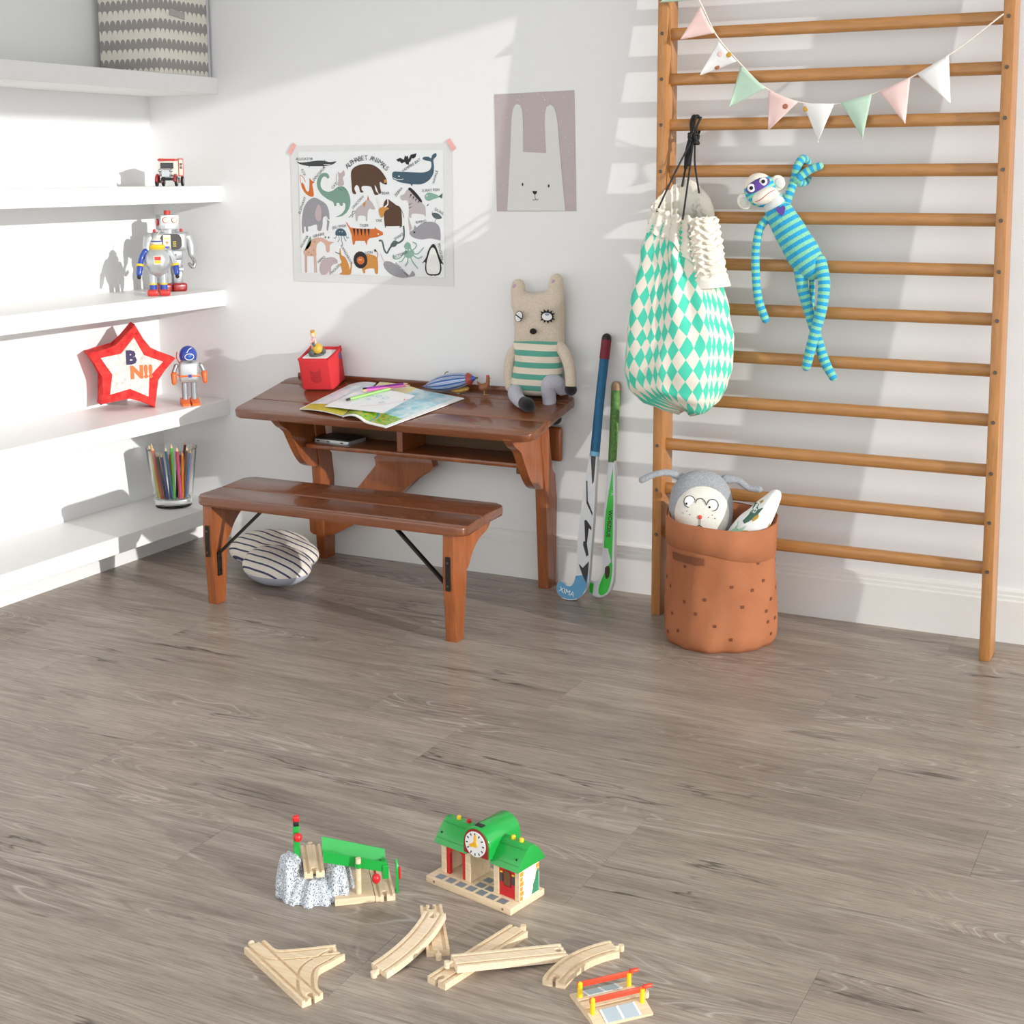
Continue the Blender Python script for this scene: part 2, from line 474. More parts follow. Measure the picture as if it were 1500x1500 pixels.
# baseboard with a moulded top
prof = [(0, 0), (-0.018, 0), (-0.018, 0.128), (-0.014, 0.133), (-0.014, 0.142), (-0.011, 0.146), (-0.011, 0.156), (-0.006, 0.163), (0, 0.165)]
bm = B(); prism(bm, prof, -0.0005, 4.5, YZ); struct('baseboard_back', bm, M_TRIM)

# shelves in the alcove on the left wall
for i, (z, lab) in enumerate(((1.75, 'white floating wall shelf carrying the grey scalloped box'), (1.355, 'white floating wall shelf carrying the toy delivery van'),
                 (0.965, 'white floating wall shelf carrying the two large tin robots'), (0.547, 'white floating wall shelf carrying the red star'),
                 (0.152, 'low white shelf on a plinth carrying the glass of pencils'))):
    t = thing('floating_shelf', lab, 'shelf', (-0.165, -1.0, z-0.06), group=None)
    bm = B(); box(bm, (-0.165, -1.0, z-0.03), (0.33, 2.0, 0.06), bev=0.0015, seg=1); obj('board', bm, M_SHELF, t, w=True)
    if i == 4:
        bm = B(); box(bm, (-0.225, -1.0, 0.046), (0.2, 2.0, 0.092)); obj('plinth', bm, M_SHELF, t, w=True)

# ------------------------------------------------------------------ wall bars
M_BAR = wood('honey_pine_bar', rgb(166, 112, 58), rgb(206, 150, 88), 'X', 7, 0.38, 0.15, contrast=(0.25, 0.8))
M_POST = wood('honey_pine_post', rgb(162, 106, 56), rgb(202, 144, 84), 'Z', 7, 0.42, 0.1, contrast=(0.25, 0.8))
M_STEEL = plain('dull_screw_steel', rgb(96, 90, 84), 0.4, 0.8)
WB = thing('stall_bars', 'honey-coloured wooden gymnastic wall bars with rungs between two posts', 'climbing bars', (2.31, -0.17, 0))
RZ = [2.09, 1.953, 1.8147, 1.678, 1.540, 1.399, 1.2585, 1.1165, 0.9795, 0.834, 0.692, 0.5457, 0.404, 0.2615]
LEAN = 0.0446
def rung_y(z): return -0.173+LEAN*z
SHEAR = Matrix(((1, 0, -0.0158, 0), (0, 1, LEAN, 0), (0, 0, 1, 0), (0, 0, 0, 1)))   # the bars lean against the wall
for xc in (1.8325, 2.845):
    bm = B(); box(bm, (xc, -0.170, 1.13), (0.031, 0.096, 2.26), bev=0.003, seg=2); bm.transform(SHEAR)
    p = obj('post', bm, M_POST, WB, w=True, smooth=True)
    for z in RZ:
        bm = B(); cyl(bm, (xc-0.001, -0.2175, z), (xc-0.001, -0.2215, z), 0.0058, 0.0045, 12)
        box(bm, (xc-0.001, -0.2217, z), (0.009, 0.0012, 0.0014), rot=(0, random.Random(int(z*1000)).uniform(-1, 1), 0)); bm.transform(SHEAR)
        obj('screw', bm, M_STEEL, p, w=True)
bm = B()
k = 20; hh = [(0.0155*math.copysign(abs(math.cos(t))**0.75, math.cos(t)), 0.0185*math.copysign(abs(math.sin(t))**0.75, math.sin(t))) for t in [2*PI*i/k for i in range(k)]]
prism(bm, hh, -0.5, 0.5, YZ)
r0 = obj('rung', bm, M_BAR, WB, smooth=True, auto=50)
for i, z in enumerate(RZ):
    q = r0 if i == 0 else dup(r0, WB)
    q.location = (1.8325+0.0158-0.0158*z+0.488-2.31, rung_y(z)+0.17, z)

# ------------------------------------------------------------------ school desk
M_DESK = wood('varnished_desk_wood', rgb(98, 54, 32), rgb(144, 86, 54), 'X', 6, 0.27, 0.35, contrast=(0.25, 0.8))
M_DESKZ = wood('varnished_leg_wood', rgb(92, 46, 23), rgb(178, 100, 50), 'Z', 6, 0.3, 0.3, contrast=(0.22, 0.72))
M_DESKI = wood('dull_inner_wood', rgb(86, 62, 40), rgb(128, 98, 66), 'X', 6, 0.7)
DK = thing('school_desk', 'old varnished brown wooden school desk with slanted top and open book compartment', 'desk', (0.88, -0.19, 0))
SL = 0.2056; TH = math.atan(SL)
def dz(y): return 0.657+SL*y
def DM(): return Matrix.Translation((0, 0, 0.657)) @ Matrix.Rotation(TH, 4, 'X')   # desk plane: local y runs up the slope
L = 1/math.cos(TH)
# three boards, joints open by a hair; the outer corners are rounded
def board(y0, y1, roundf, roundb, x0=0.298, x1=1.466, r=0.035, hole=None):
    pts = []
    def cor(x, y, a0):
        return [(x+r*math.cos(a0+PI/2*i/6), y+r*math.sin(a0+PI/2*i/6)) for i in range(7)]
    y0, y1 = y0*L, y1*L
    pts += cor(x1-r, y1-r, 0) if roundb else [(x1, y1)]
    if hole == 'back': pts += [(1.397+0.0265*math.cos(a), y1-0.0265*math.sin(a)) for a in [PI*i/12 for i in range(13)]]
    pts += cor(x0+r, y1-r, PI/2) if roundb else [(x0, y1)]
    pts += cor(x0+r, y0+r, PI) if roundf else [(x0, y0)]
    if hole == 'front': pts += [(1.397-0.0265*math.cos(a), y0+0.0265*math.sin(a)) for a in [PI*i/12 for i in range(13)]]
    pts += cor(x1-r, y0+r, 1.5*PI) if roundf else [(x1, y0)]
    bm = B(); prism(bm, pts, -0.026, 0.0, DM(), bev=0.0035 if hole else 0.0045, seg=3); return bm
obj('top_board', board(-0.376, -0.252, True, False), M_DESK, DK, w=True, smooth=True)
obj('top_board', board(-0.251, -0.0868, False, False, hole='back'), M_DESK, DK, w=True, smooth=True)     # the inkwell hole sits on this joint
obj('top_board', board(-0.0862, -0.012, False, True, hole='front'), M_DESK, DK, w=True, smooth=True)
bm = B(); box(bm, (0.88, -0.008, 0.661), (1.1, 0.012, 0.018), bev=0.003); obj('back_ledge', bm, M_DESK, DK, w=True, smooth=True)
# legs with scrolled brackets
def desk_leg(x0, x1, parent):
    side = [(-0.104, 0.0), (-0.042, 0.0), (-0.036, 0.30), (-0.046, 0.389), (-0.075, 0.41), (-0.108, 0.608), (-0.15, 0.598), (-0.15, 0.50), (-0.124, 0.355)]
    bm = B(); prism(bm, side, x0, x1, YZ, bev=0.003); lg = obj('leg', bm, M_DESKZ, parent, w=True, smooth=True)
    br = catmull([(y, z, 0) for y, z in ((-0.372, 0.558), (-0.338, 0.529), (-0.305, 0.512), (-0.28, 0.475), (-0.255, 0.435), (-0.23, 0.40), (-0.20, 0.372), (-0.165, 0.358), (-0.13, 0.354))], 4)
    poly = [(p.x, p.y) for p in br]+[(-0.125, 0.61), (-0.372, 0.561)]
    bm = B(); prism(bm, poly, x0+0.004, x1-0.004, YZ, bev=0.002); obj('bracket', bm, M_DESKZ, parent, w=True, smooth=True)
desk_leg(0.458, 0.496, DK); desk_leg(1.362, 1.401, DK)
bm = B(); box(bm, (0.93, -0.127, 0.4425), (0.87, 0.178, 0.017), bev=0.005); obj('book_shelf', bm, M_DESKZ, DK, w=True, smooth=True)
bm = B(); box(bm, (0.905, -0.033, 0.49), (1.03, 0.02, 0.118), bev=0.009, seg=3); obj('back_board', bm, M_DESKZ, DK, w=True, smooth=True)
bm = B(); box(bm, (0.93, -0.0445, 0.50), (0.866, 0.003, 0.095)); obj('compartment_lining', bm, M_DESKI, DK, w=True)
bm = B(); prism(bm, [(-0.205, 0.45), (-0.044, 0.45), (-0.044, 0.624), (-0.205, 0.588)], 0.872, 0.894, YZ); obj('divider', bm, M_DESKZ, DK, w=True)
# slanted centre brace running down to the left leg
br = [(0.428, 0.152), (0.43, 0.098), (0.443, 0.088), (0.51, 0.084), (0.56, 0.11), (0.70, 0.185), (0.82, 0.275), (0.875, 0.33), (0.945, 0.368), (0.958, 0.385), (0.95, 0.414), (0.735, 0.414), (0.715, 0.40), (0.725, 0.37), (0.62, 0.255), (0.52, 0.165)]
bm = B(); prism(bm, br, 0.068, 0.108, XZ, bev=0.003); obj('brace', bm, M_DESKZ, DK, w=True, smooth=True)
bm = B(); box(bm, (1.352, -0.205, 0.428), (0.02, 0.05, 0.02), bev=0.004); obj('shelf_cleat', bm, M_DESKI, DK, w=True)

# ------------------------------------------------------------------ bench
BN = thing('wooden_bench', 'low varnished brown wooden bench with black metal corner braces', 'bench', (0.93, -0.62, 0))
M_IRON = plain('black_iron', rgb(42, 38, 35), 0.45, 0.6)
def bench_board(y0, y1, roundf, roundb):
    x0, x1, r = 0.437, 1.437, 0.03
    def cor(x, y, a0): return [(x+r*math.cos(a0+PI/2*i/6), y+r*math.sin(a0+PI/2*i/6)) for i in range(7)]
    pts = []
    pts += cor(x1-r, y1-r, 0) if roundb else [(x1, y1)]
    pts += cor(x0+r, y1-r, PI/2) if roundb else [(x0, y1)]
    pts += cor(x0+r, y0+r, PI) if roundf else [(x0, y0)]
    pts += cor(x1-r, y0+r, 1.5*PI) if roundf else [(x1, y0)]
    # slight skew of the seat as in the photo
    pts = [(x-(y+0.76)*0.10, y) for x, y in pts]
    bm = B(); prism(bm, pts, 0.334, 0.364, bev=0.007, seg=3); return bm
obj('seat_board', bench_board(-0.758, -0.602, True, False), M_DESK, BN, w=True, smooth=True)
obj('seat_board', bench_board(-0.601, -0.425, False, True), M_DESK, BN, w=True, smooth=True)
for x0, x1 in ((0.46, 0.496), (1.358, 1.396)):
    side = [(-0.738, 0.0), (-0.692, 0.0), (-0.672, 0.20), (-0.672, 0.337), (-0.75, 0.337), (-0.752, 0.22)]
    bm = B(); prism(bm, side, x0, x1, YZ, bev=0.003); obj('leg', bm, M_DESKZ, BN, w=True, smooth=True)
    br = catmull([(y, z, 0) for y, z in ((-0.505, 0.336), (-0.515, 0.318), (-0.54, 0.302), (-0.585, 0.288), (-0.615, 0.268), (-0.638, 0.244), (-0.652, 0.22), (-0.675, 0.205))], 4)
    poly = [(p.x, p.y) for p in br]+[(-0.68, 0.337)]
    bm = B(); prism(bm, poly, x0+0.003, x1-0.002, YZ, bev=0.002); obj('bracket', bm, M_DESKZ, BN, w=True, smooth=True)
    # iron plate let into the front edge, two screws
    xm = (x0+x1)/2
    bm = B(); box(bm, (xm, -0.7535, 0.215), (0.017, 0.004, 0.105), bev=0.0015); pt = obj('iron_plate', bm, M_IRON, BN, w=True)
    for z in (0.178, 0.25):
        bm = B(); cyl(bm, (xm, -0.755, z), (xm, -0.7575, z), 0.004, n=10); obj('screw', bm, M_STEEL, pt, w=True)
    s = 1 if x0 < 0.9 else -1; xi = x1 if s > 0 else x0
    P = [Vector((xi+s*0.004, -0.722, 0.10)), Vector((xi+s*0.004, -0.722, 0.172)), Vector((xi+s*0.185, -0.722, 0.334))]
    bm = B()
    for a, b in zip(P, P[1:]):
        d = (b-a); mid = (a+b)/2; ang = math.atan2(d.x, d.z)
        box(bm, mid, (0.007, 0.018, d.length+0.008), rot=(0, ang, 0), bev=0.0015, seg=1)
    for z in (0.115, 0.155): cyl(bm, (xi+s*0.006, -0.722, z), (xi+s*0.011, -0.722, z), 0.0045, n=10)
    obj('diagonal_brace', bm, M_IRON, BN, w=True)
    bm = B(); box(bm, (xi+s*0.06, -0.69, 0.331), (0.12, 0.02, 0.006)); obj('top_iron', bm, M_IRON, BN, w=True)
# ------------------------------------------------------------------ things on the shelves
M_SILVER = plain('silver_tin', rgb(200, 203, 204), 0.32, 0.55, var=0.04)
M_TINGREY = plain('grey_tin', rgb(168, 172, 176), 0.35, 0.5, var=0.04)
M_TRED = plain('red_tin', rgb(206, 52, 44), 0.3, var=0.03, coat=0.4)
M_TDRED = plain('dark_red_tin', rgb(158, 34, 34), 0.3, var=0.03, coat=0.4)
M_TBLUE = plain('blue_tin', rgb(44, 74, 168), 0.3, var=0.03, coat=0.4)
M_TYEL = plain('yellow_tin', rgb(240, 200, 44), 0.35, var=0.03)
M_TORANGE = plain('orange_tin', rgb(236, 112, 50), 0.35, var=0.03)
M_BLACK = plain('black_paint', rgb(26, 25, 26), 0.45, var=0.03)
M_WHITE = plain('white_paint', (0.83, 0.83, 0.82), 0.5, var=0.01)
M_CREAM = plain('cream_print', rgb(236, 226, 208), 0.7, var=0.02)
M_CHROME = plain('chrome', rgb(190, 192, 194), 0.2, 0.9, var=0.02)

def scallop_mat():
    k = N('scalloped_grey_fabric'); xyz = k.sep(k.coord())
    u = k.math('ADD', xyz[0], xyz[1]); h, w = 0.034, 0.0245
    row = k.math('DIVIDE', xyz[2], h); r = k.math('FLOOR', row); f = k.math('FRACT', row)
    sh = k.math('MULTIPLY', k.noise(k.coord(), 23, 1), 0.35)
    uu = k.math('ADD', k.math('DIVIDE', u, w), k.math('ADD', k.math('MULTIPLY', r, 0.37), sh))
    t = k.math('SUBTRACT', k.math('MULTIPLY', k.math('FRACT', uu), 2.0), 1.0)
    b = k.math('MULTIPLY', k.math('SQRT', k.math('SUBTRACT', 1.0, k.math('MULTIPLY', t, t), True)), 0.62)
    up = k.math('GREATER_THAN', f, b)
    par = k.math('MODULO', k.math('ADD', k.math('ADD', r, up), 200.0), 2.0)
    k.color(k.mix(par, rgb(232, 226, 214), rgb(160, 154, 150))); k.set(0.85, 0, 0.2); k.bump(k.noise(k.coord(), 500, 2), 0.15, 0.0006)
    return k.m
t = thing('storage_box', 'fabric storage box printed with grey and cream scallops on the top shelf', 'box', (-0.16, -0.152, 1.75))
bm = B(); box(bm, (0, 0, 0.2), (0.276, 0.276, 0.4), bev=0.006, seg=2); obj('body', bm, scallop_mat(), t, smooth=True)
bm = B(); box(bm, (0.141, -0.04, 0.212), (0.006, 0.082, 0.024), rot=(-0.12, 0, 0), bev=0.002); obj('handle', bm, plain('grey_strap', rgb(178, 172, 166), 0.8), t)
bm = B(); box(bm, (0.1395, 0.133, 0.2), (0.004, 0.010, 0.4), bev=0.001); obj('edge_binding', bm, plain('pale_binding', rgb(196, 196, 204), 0.7), t)

# toy delivery van, nose towards the room
t = thing('toy_van', 'small vintage tin delivery van, cream with red trim and black wheels', 'toy van', (-0.095, -0.175, 1.355), (0, 0, math.radians(-62)), scale=1.3)
bm = B(); box(bm, (-0.022, 0, 0.052), (0.064, 0.052, 0.05), bev=0.003); vb = obj('cargo_body', bm, M_CREAM, t, smooth=True)
bm = B()
for sy in (-1, 1):
    for z in (0.029, 0.076): box(bm, (-0.022, sy*0.0265, z), (0.064, 0.0014, 0.004))
    for x in (-0.053, 0.009): box(bm, (x, sy*0.0265, 0.052), (0.003, 0.0014, 0.05))
obj('red_trim', bm, M_TRED, vb)
m = Matrix.Translation((-0.02, 0.0275, 0.058)) @ Matrix.Rotation(PI, 4, 'Z') @ Matrix.Rotation(PI/2, 4, 'X')
for i in range(3):
    for j in range(2):
        bm = B(); flat(bm, rrect(0.009, 0.007, 0.0015, 3, -0.012+i*0.011, 0.003-j*0.009), m); obj('printed_pane', bm, plain('grey_print', rgb(120, 110, 104), 0.7), vb)
bm = B(); box(bm, (0.023, 0, 0.049), (0.03, 0.046, 0.044), bev=0.003); cab = obj('cab', bm, M_CREAM, t, smooth=True)
bm = B(); box(bm, (0.0265, 0, 0.073), (0.034, 0.05, 0.006), bev=0.002); obj('cab_roof', bm, M_TRED, cab, smooth=True)
bm = B(); box(bm, (0.0384, 0, 0.057), (0.001, 0.036, 0.016)); obj('windscreen', bm, plain('dark_glass', rgb(60, 58, 60), 0.15), cab)
bm = B(); box(bm, (0.048, 0, 0.036), (0.026, 0.026, 0.022), bev=0.006); obj('bonnet', bm, M_SILVER, t, smooth=True)
bm = B(); box(bm, (0.0615, 0, 0.036), (0.002, 0.022, 0.02), bev=0.001); obj('radiator', bm, M_CHROME, t)
for sy in (-1, 1):
    bm = B(); ell(bm, (0.060, sy*0.016, 0.044), (0.004, 0.005, 0.005), nu=10, nv=8); obj('headlamp', bm, M_CHROME, t, smooth='all')
    bm = B(); tube(bm, [(0.066, sy*0.025, 0.016), (0.062, sy*0.025, 0.026), (0.05, sy*0.025, 0.031), (0.038, sy*0.025, 0.026), (0.03, sy*0.025, 0.014), (0.0, sy*0.025, 0.013)], 0.0042, 8, 4); obj('mudguard', bm, M_TDRED, t, smooth='all')
    for x in (0.05, -0.034):
        bm = B(); lathe(bm, [(0.0135, -0.003), (0.014, 0), (0.0135, 0.003)], 20, m=Matrix.Translation((x, sy*0.027, 0.014)) @ Matrix.Rotation(PI/2, 4, 'X')); wv = obj('wheel', bm, M_BLACK, t, smooth=True)
        bm = B(); cyl(bm, (x, sy*0.0295, 0.014), (x, sy*0.0305, 0.014), 0.008, n=14); obj('hub', bm, M_TINGREY, wv)
bm = B(); box(bm, (0.0, 0, 0.02), (0.11, 0.03, 0.008)); obj('chassis', bm, M_BLACK, t)

# large silver tin robot (front = local +x)
t = thing('tin_robot', 'tall silver tin robot with square head and dark red feet on shelf', 'toy robot', (-0.16, -0.125, 0.965), (0, 0, math.radians(-34)), scale=1.08)
for sy in (-1, 1):
    bm = B(); box(bm, (0.008, sy*0.0265, 0.0145), (0.062, 0.05, 0.029), bev=0.008, seg=3); obj('foot', bm, M_TDRED, t, smooth=True)
    bm = B(); box(bm, (0, sy*0.026, 0.052), (0.03, 0.034, 0.05), bev=0.004); box(bm, (0, sy*0.026, 0.094), (0.026, 0.03, 0.045), bev=0.004); cyl(bm, (0, sy*0.026-0.018, 0.074), (0, sy*0.026+0.018, 0.074), 0.017, n=14); obj('leg', bm, M_TINGREY, t, smooth=True)
    bm = B(); tube(bm, [(0, sy*0.066, 0.185), (0.004, sy*0.076, 0.16), (0.012, sy*0.077, 0.125)], [0.019, 0.015, 0.011], 12); ar = obj('arm', bm, M_SILVER, t, smooth='all')
    bm = B(); tube(bm, [(0.012, sy*0.077, 0.118), (0.022, sy*0.084, 0.10), (0.026, sy*0.077, 0.082), (0.02, sy*0.066, 0.092)], 0.0065, 10); obj('claw', bm, M_CHROME, ar, smooth='all')
    bm = B(); ell(bm, (0, sy*0.047, 0.209), (0.006, 0.006, 0.006), nu=10, nv=8); obj('shoulder_lamp', bm, M_TRED, t, smooth='all')
bm = B(); box(bm, (0, 0, 0.125), (0.055, 0.088, 0.034), bev=0.008); obj('hips', bm, M_TINGREY, t, smooth=True)
bm = B(); box(bm, (0, 0, 0.172), (0.064, 0.118, 0.066), bev=0.014, seg=4); tor = obj('torso', bm, M_SILVER, t, smooth=True)
bm = B(); m = Matrix.Translation((0.0325, 0, 0.171)) @ Matrix.Rotation(PI/2, 4, 'Z') @ Matrix.Rotation(PI/2, 4, 'X')
flat(bm, rrect(0.076, 0.054, 0.018), m); obj('chest_opening', bm, plain('dark_works', rgb(46, 40, 38), 0.5), tor)
bm = B(); flat(bm, rrect(0.026, 0.05, 0.002, 3, -0.014), m, z=0.001); ds = obj('chest_door', bm, M_CREAM, tor)
bm = B(); flat(bm, rrect(0.02, 0.004, 0.001, 2, -0.014, 0.012), m, z=0.0016); flat(bm, [(-0.02, 0.002), (-0.008, 0.002), (-0.014, -0.008)], m, z=0.0016, mi=1); flat(bm, rrect(0.018, 0.008, 0.001, 2, -0.014, -0.018), m, z=0.0016, mi=2)
for i in range(3): flat(bm, rrect(0.012, 0.003, 0.001, 2, 0.012, 0.0-0.007*i), m, z=0.0016, mi=0)
obj('chest_marks', bm, [M_TYEL, M_TORANGE, M_TBLUE], tor)
bm = B(); m = Matrix.Translation((0.028, 0, 0.125)) @ Matrix.Rotation(PI/2, 4, 'Z') @ Matrix.Rotation(PI/2, 4, 'X')
for i in range(3): flat(bm, circle(0.004, 12, -0.016+i*0.016, 0.002), m, z=0.0003)
obj('dials', bm, plain('dial_grey', rgb(96, 102, 110), 0.4), t)
bm = B(); cyl(bm, (0, 0, 0.2), (0, 0, 0.214), 0.03, n=20); obj('neck', bm, M_CHROME, t, smooth=True)
bm = B(); box(bm, (0, 0, 0.238), (0.06, 0.066, 0.052), bev=0.004); hd = obj('head', bm, M_SILVER, t, smooth=True)
for sy in (-1, 1):
    bm = B(); cyl(bm, (0.03, sy*0.0155, 0.246), (0.034, sy*0.0155, 0.246), 0.0105, n=18); e = obj('eye_ring', bm, M_TRED, hd, smooth=True)
    bm = B(); cyl(bm, (0.034, sy*0.0155, 0.246), (0.0352, sy*0.0155, 0.246), 0.0085, n=18); obj('eye', bm, plain('pale_lens', rgb(250, 226, 190), 0.3), hd)
    bm = B(); cyl(bm, (0, sy*0.033, 0.238), (0, sy*0.038, 0.238), 0.012, n=14); obj('ear_cap', bm, M_TRED, hd, smooth=True)
bm = B(); box(bm, (0.0305, 0, 0.2235), (0.002, 0.036, 0.011), bev=0.001); obj('mouth', bm, M_WHITE, hd)
bm = B(); cyl(bm, (0, 0, 0.262), (0, 0, 0.278), 0.0115, n=16); obj('top_lamp', bm, M_TRED, hd, smooth=True)

# smaller round-bodied tin robot
t = thing('tin_robot', 'round-bodied silver tin robot with blue arms and bright red feet', 'toy robot', (-0.066, -0.30, 0.965), (0, 0, math.radians(-48)), scale=1.1)
for sy in (-1, 1):
    bm = B(); box(bm, (0.006, sy*0.019, 0.0105), (0.046, 0.036, 0.021), bev=0.007, seg=3); obj('foot', bm, M_TRED, t, smooth=True)
    bm = B(); cyl(bm, (0, sy*0.017, 0.018), (0, sy*0.017, 0.075), 0.0105, 0.012, 14); lg = obj('leg', bm, M_SILVER, t, smooth=True)
    bm = B(); cyl(bm, (0, sy*0.017, 0.019), (0, sy*0.017, 0.036), 0.0125, n=14); obj('boot', bm, M_TBLUE, lg, smooth=True)
    bm = B(); cyl(bm, (0, sy*0.017, 0.036), (0, sy*0.017, 0.041), 0.0128, n=14); obj('boot_band', bm, M_TYEL, lg, smooth=True)
    bm = B(); tube(bm, [(0, sy*0.038, 0.145), (0.004, sy*0.05, 0.125), (0.012, sy*0.056, 0.10)], [0.010, 0.009, 0.009], 10); a_ = obj('arm', bm, M_TBLUE if sy < 0 else M_SILVER, t, smooth='all')
    bm = B(); cyl(bm, (0.012, sy*0.056, 0.104), (0.014, sy*0.057, 0.097), 0.0122, n=12); obj('cuff', bm, M_TYEL, a_, smooth=True)
    bm = B(); tube(bm, [(0.014, sy*0.057, 0.096), (0.02, sy*0.06, 0.074)], [0.0105, 0.0098], 10, 3); obj('glove', bm, M_TBLUE, a_, smooth='all')
    bm = B(); ell(bm, (0.023, sy*0.061, 0.064), (0.007, 0.007, 0.008), nu=10, nv=8); obj('hand', bm, M_BLACK, a_, smooth='all')
bm = B(); ell(bm, (0, 0, 0.112), (0.04, 0.043, 0.05), nu=24, nv=16); bd = obj('body', bm, M_SILVER, t, smooth='all')
bm = B(); box(bm, (0.0385, 0, 0.118), (0.005, 0.026, 0.028), bev=0.001); pn = obj('chest_panel', bm, M_CREAM, bd)
bm = B(); box(bm, (0.0413, 0, 0.124), (0.001, 0.02, 0.012)); obj('red_light', bm, M_TRED, pn)
bm = B(); box(bm, (0.0413, 0, 0.1125), (0.001, 0.02, 0.009)); obj('yellow_light', bm, M_TYEL, pn)
for sy in (-1, 0, 1):
    bm = B(); ell(bm, (0.031-0.004*abs(sy), sy*0.017, 0.092), (0.005, 0.0045, 0.0045), nu=10, nv=8); obj('rivet', bm, M_BLACK, bd, smooth='all')
bm = B(); lathe(bm, [(0.024, 0.152), (0.027, 0.158), (0.024, 0.166), (0.015, 0.168)], 24); obj('collar', bm, M_TYEL, t, smooth=True)
bm = B(); ell(bm, (0, 0, 0.172), (0.017, 0.018, 0.018), nu=18, nv=12); hd = obj('head', bm, M_CREAM, t, smooth='all')
bm = B(); lathe(bm, [(0.0185, 0.176), (0.0195, 0.178), (0.0185, 0.180)], 20); obj('head_band', bm, M_TBLUE, hd, smooth=True)
bm = B(); tube(bm, [(0, 0, 0.188), (0, 0.004, 0.2), (0.0, 0.014, 0.212)], 0.0012, 6); obj('antenna', bm, M_CREAM, hd, smooth='all')

# star-shaped pinata
t = thing('star_pinata', 'red tissue-paper star with a pale lettered star on its front', 'star', (-0.205, -0.322, 0.5425), (0, 0, math.radians(52)))
Mst = Matrix.Translation((0, 0, 0.152)) @ Matrix.Rotation(PI/2, 4, 'X')       # outline x,z ; front = local -y
def star(R, r, rot=0.12, n=5):
    return [((R if i % 2 == 0 else r)*math.sin(rot+PI*i/n), (R if i % 2 == 0 else r)*math.cos(rot+PI*i/n)) for i in range(2*n)]
kk = N('crumpled_red_tissue'); co = kk.coord(); nz = kk.noise(co, 38, 4)
kk.color(kk.ramp(nz, [(0.3, rgb(196, 36, 40)), (0.7, rgb(240, 74, 66))])); kk.set(0.75, 0, 0.2); kk.bump(kk.noise(co, 60, 4, 0.7), 0.9, 0.006)
bm = B(); prism(bm, star(0.168, 0.098), -0.045, 0.05, Mst, bev=0.008); st = obj('body', bm, kk.m, t)
bm = B(); prism(bm, star(0.118, 0.07), 0.05, 0.052, Mst); inn = obj('front_star', bm, plain('speckled_paper', rgb(222, 214, 206), 0.8, var=0.25, scale=60), t)
bm = B(); text_bm(bm, 'N!!', 0.062, Mst @ Matrix.Translation((0.036, -0.012, 0.0525)), 'CENTER', bold=0.004); obj('orange_lettering', bm, M_TORANGE, inn)
bm = B(); text_bm(bm, 'B', 0.066, Mst @ Matrix.Translation((0.0, 0.043, 0.0525)), 'CENTER', bold=0.004); obj('purple_lettering', bm, plain('purple_ink', rgb(62, 52, 92), 0.7), inn)

# small robot with a blue dome
t = thing('tin_robot', 'little silver tin robot with blue dome head and orange feet', 'toy robot', (-0.050, -0.172, 0.547), (0, 0, math.radians(-42)), scale=1.33)
for sy in (-1, 1):
    bm = B(); prism(bm, [(-0.02, 0), (0.03, 0), (0.03, 0.006), (0.004, 0.018), (-0.02, 0.018)], sy*0.0135-0.0115, sy*0.0135+0.0115, XZ, bev=0.002); obj('foot', bm, M_TORANGE, t, smooth=True)
    bm = B(); cyl(bm, (0, sy*0.0125, 0.016), (0, sy*0.0125, 0.068), 0.0085, n=12); obj('leg', bm, M_TINGREY, t, smooth=True)
    bm = B(); tube(bm, [(0, sy*0.034, 0.112), (0.002, sy*0.041, 0.095), (0.006, sy*0.042, 0.085)], 0.006, 8); a_ = obj('arm', bm, M_TINGREY, t, smooth='all')
    bm = B(); tube(bm, [(0.006, sy*0.042, 0.088), (0.010, sy*0.043, 0.066)], [0.0085, 0.0065], 10, 3); obj('hand', bm, M_TORANGE, a_, smooth='all')
bm = B(); box(bm, (0, 0, 0.094), (0.04, 0.056, 0.062), bev=0.012, seg=4); bd = obj('body', bm, M_SILVER, t, smooth=True)
bm = B(); box(bm, (0, 0, 0.084), (0.0415, 0.0575, 0.006), bev=0.002); obj('belt', bm, M_TORANGE, bd, smooth=True)
bm = B(); box(bm, (0.021, 0, 0.084), (0.002, 0.009, 0.008)); obj('buckle', bm, M_TBLUE, bd)
bm = B(); ell(bm, (0, 0, 0.14), (0.024, 0.025, 0.027), nu=20, nv=14); hd = obj('dome', bm, M_TBLUE, t, smooth='all')
bm = B(); lathe(bm, [(0.022, 0.122), (0.024, 0.125), (0.022, 0.128)], 20); obj('neck_ring', bm, M_CHROME, t, smooth=True)
bm = B()
vis = [(0.0012+0.0235*math.sqrt(max(0, 1-(yy/0.026)**2-((zz-0.14)/0.028)**2))+0.0006, yy, zz) for yy, zz in [(0.0125*math.cos(a), 0.138+0.0085*math.sin(a)) for a in [2*PI*i/16 for i in range(17)]]]
tube(bm, vis, 0.0012, 6, 1, False); tube(bm, [(0.021, -0.006, 0.150), (0.018, 0.0, 0.158), (0.014, 0.008, 0.162)], 0.0012, 6, 3)
obj('visor_ring', bm, M_WHITE, hd, smooth='all')
bm = B(); ell(bm, (0.0225, 0, 0.138), (0.003, 0.005, 0.005), nu=10, nv=8); obj('visor_eye', bm, plain('teal_lens', rgb(40, 120, 190), 0.3), hd, smooth='all')
bm = B(); tube(bm, [(0, -0.024, 0.118), (0, -0.032, 0.135), (0.0, -0.03, 0.15)], 0.0016, 6); obj('hose', bm, M_TRED, t, smooth='all')

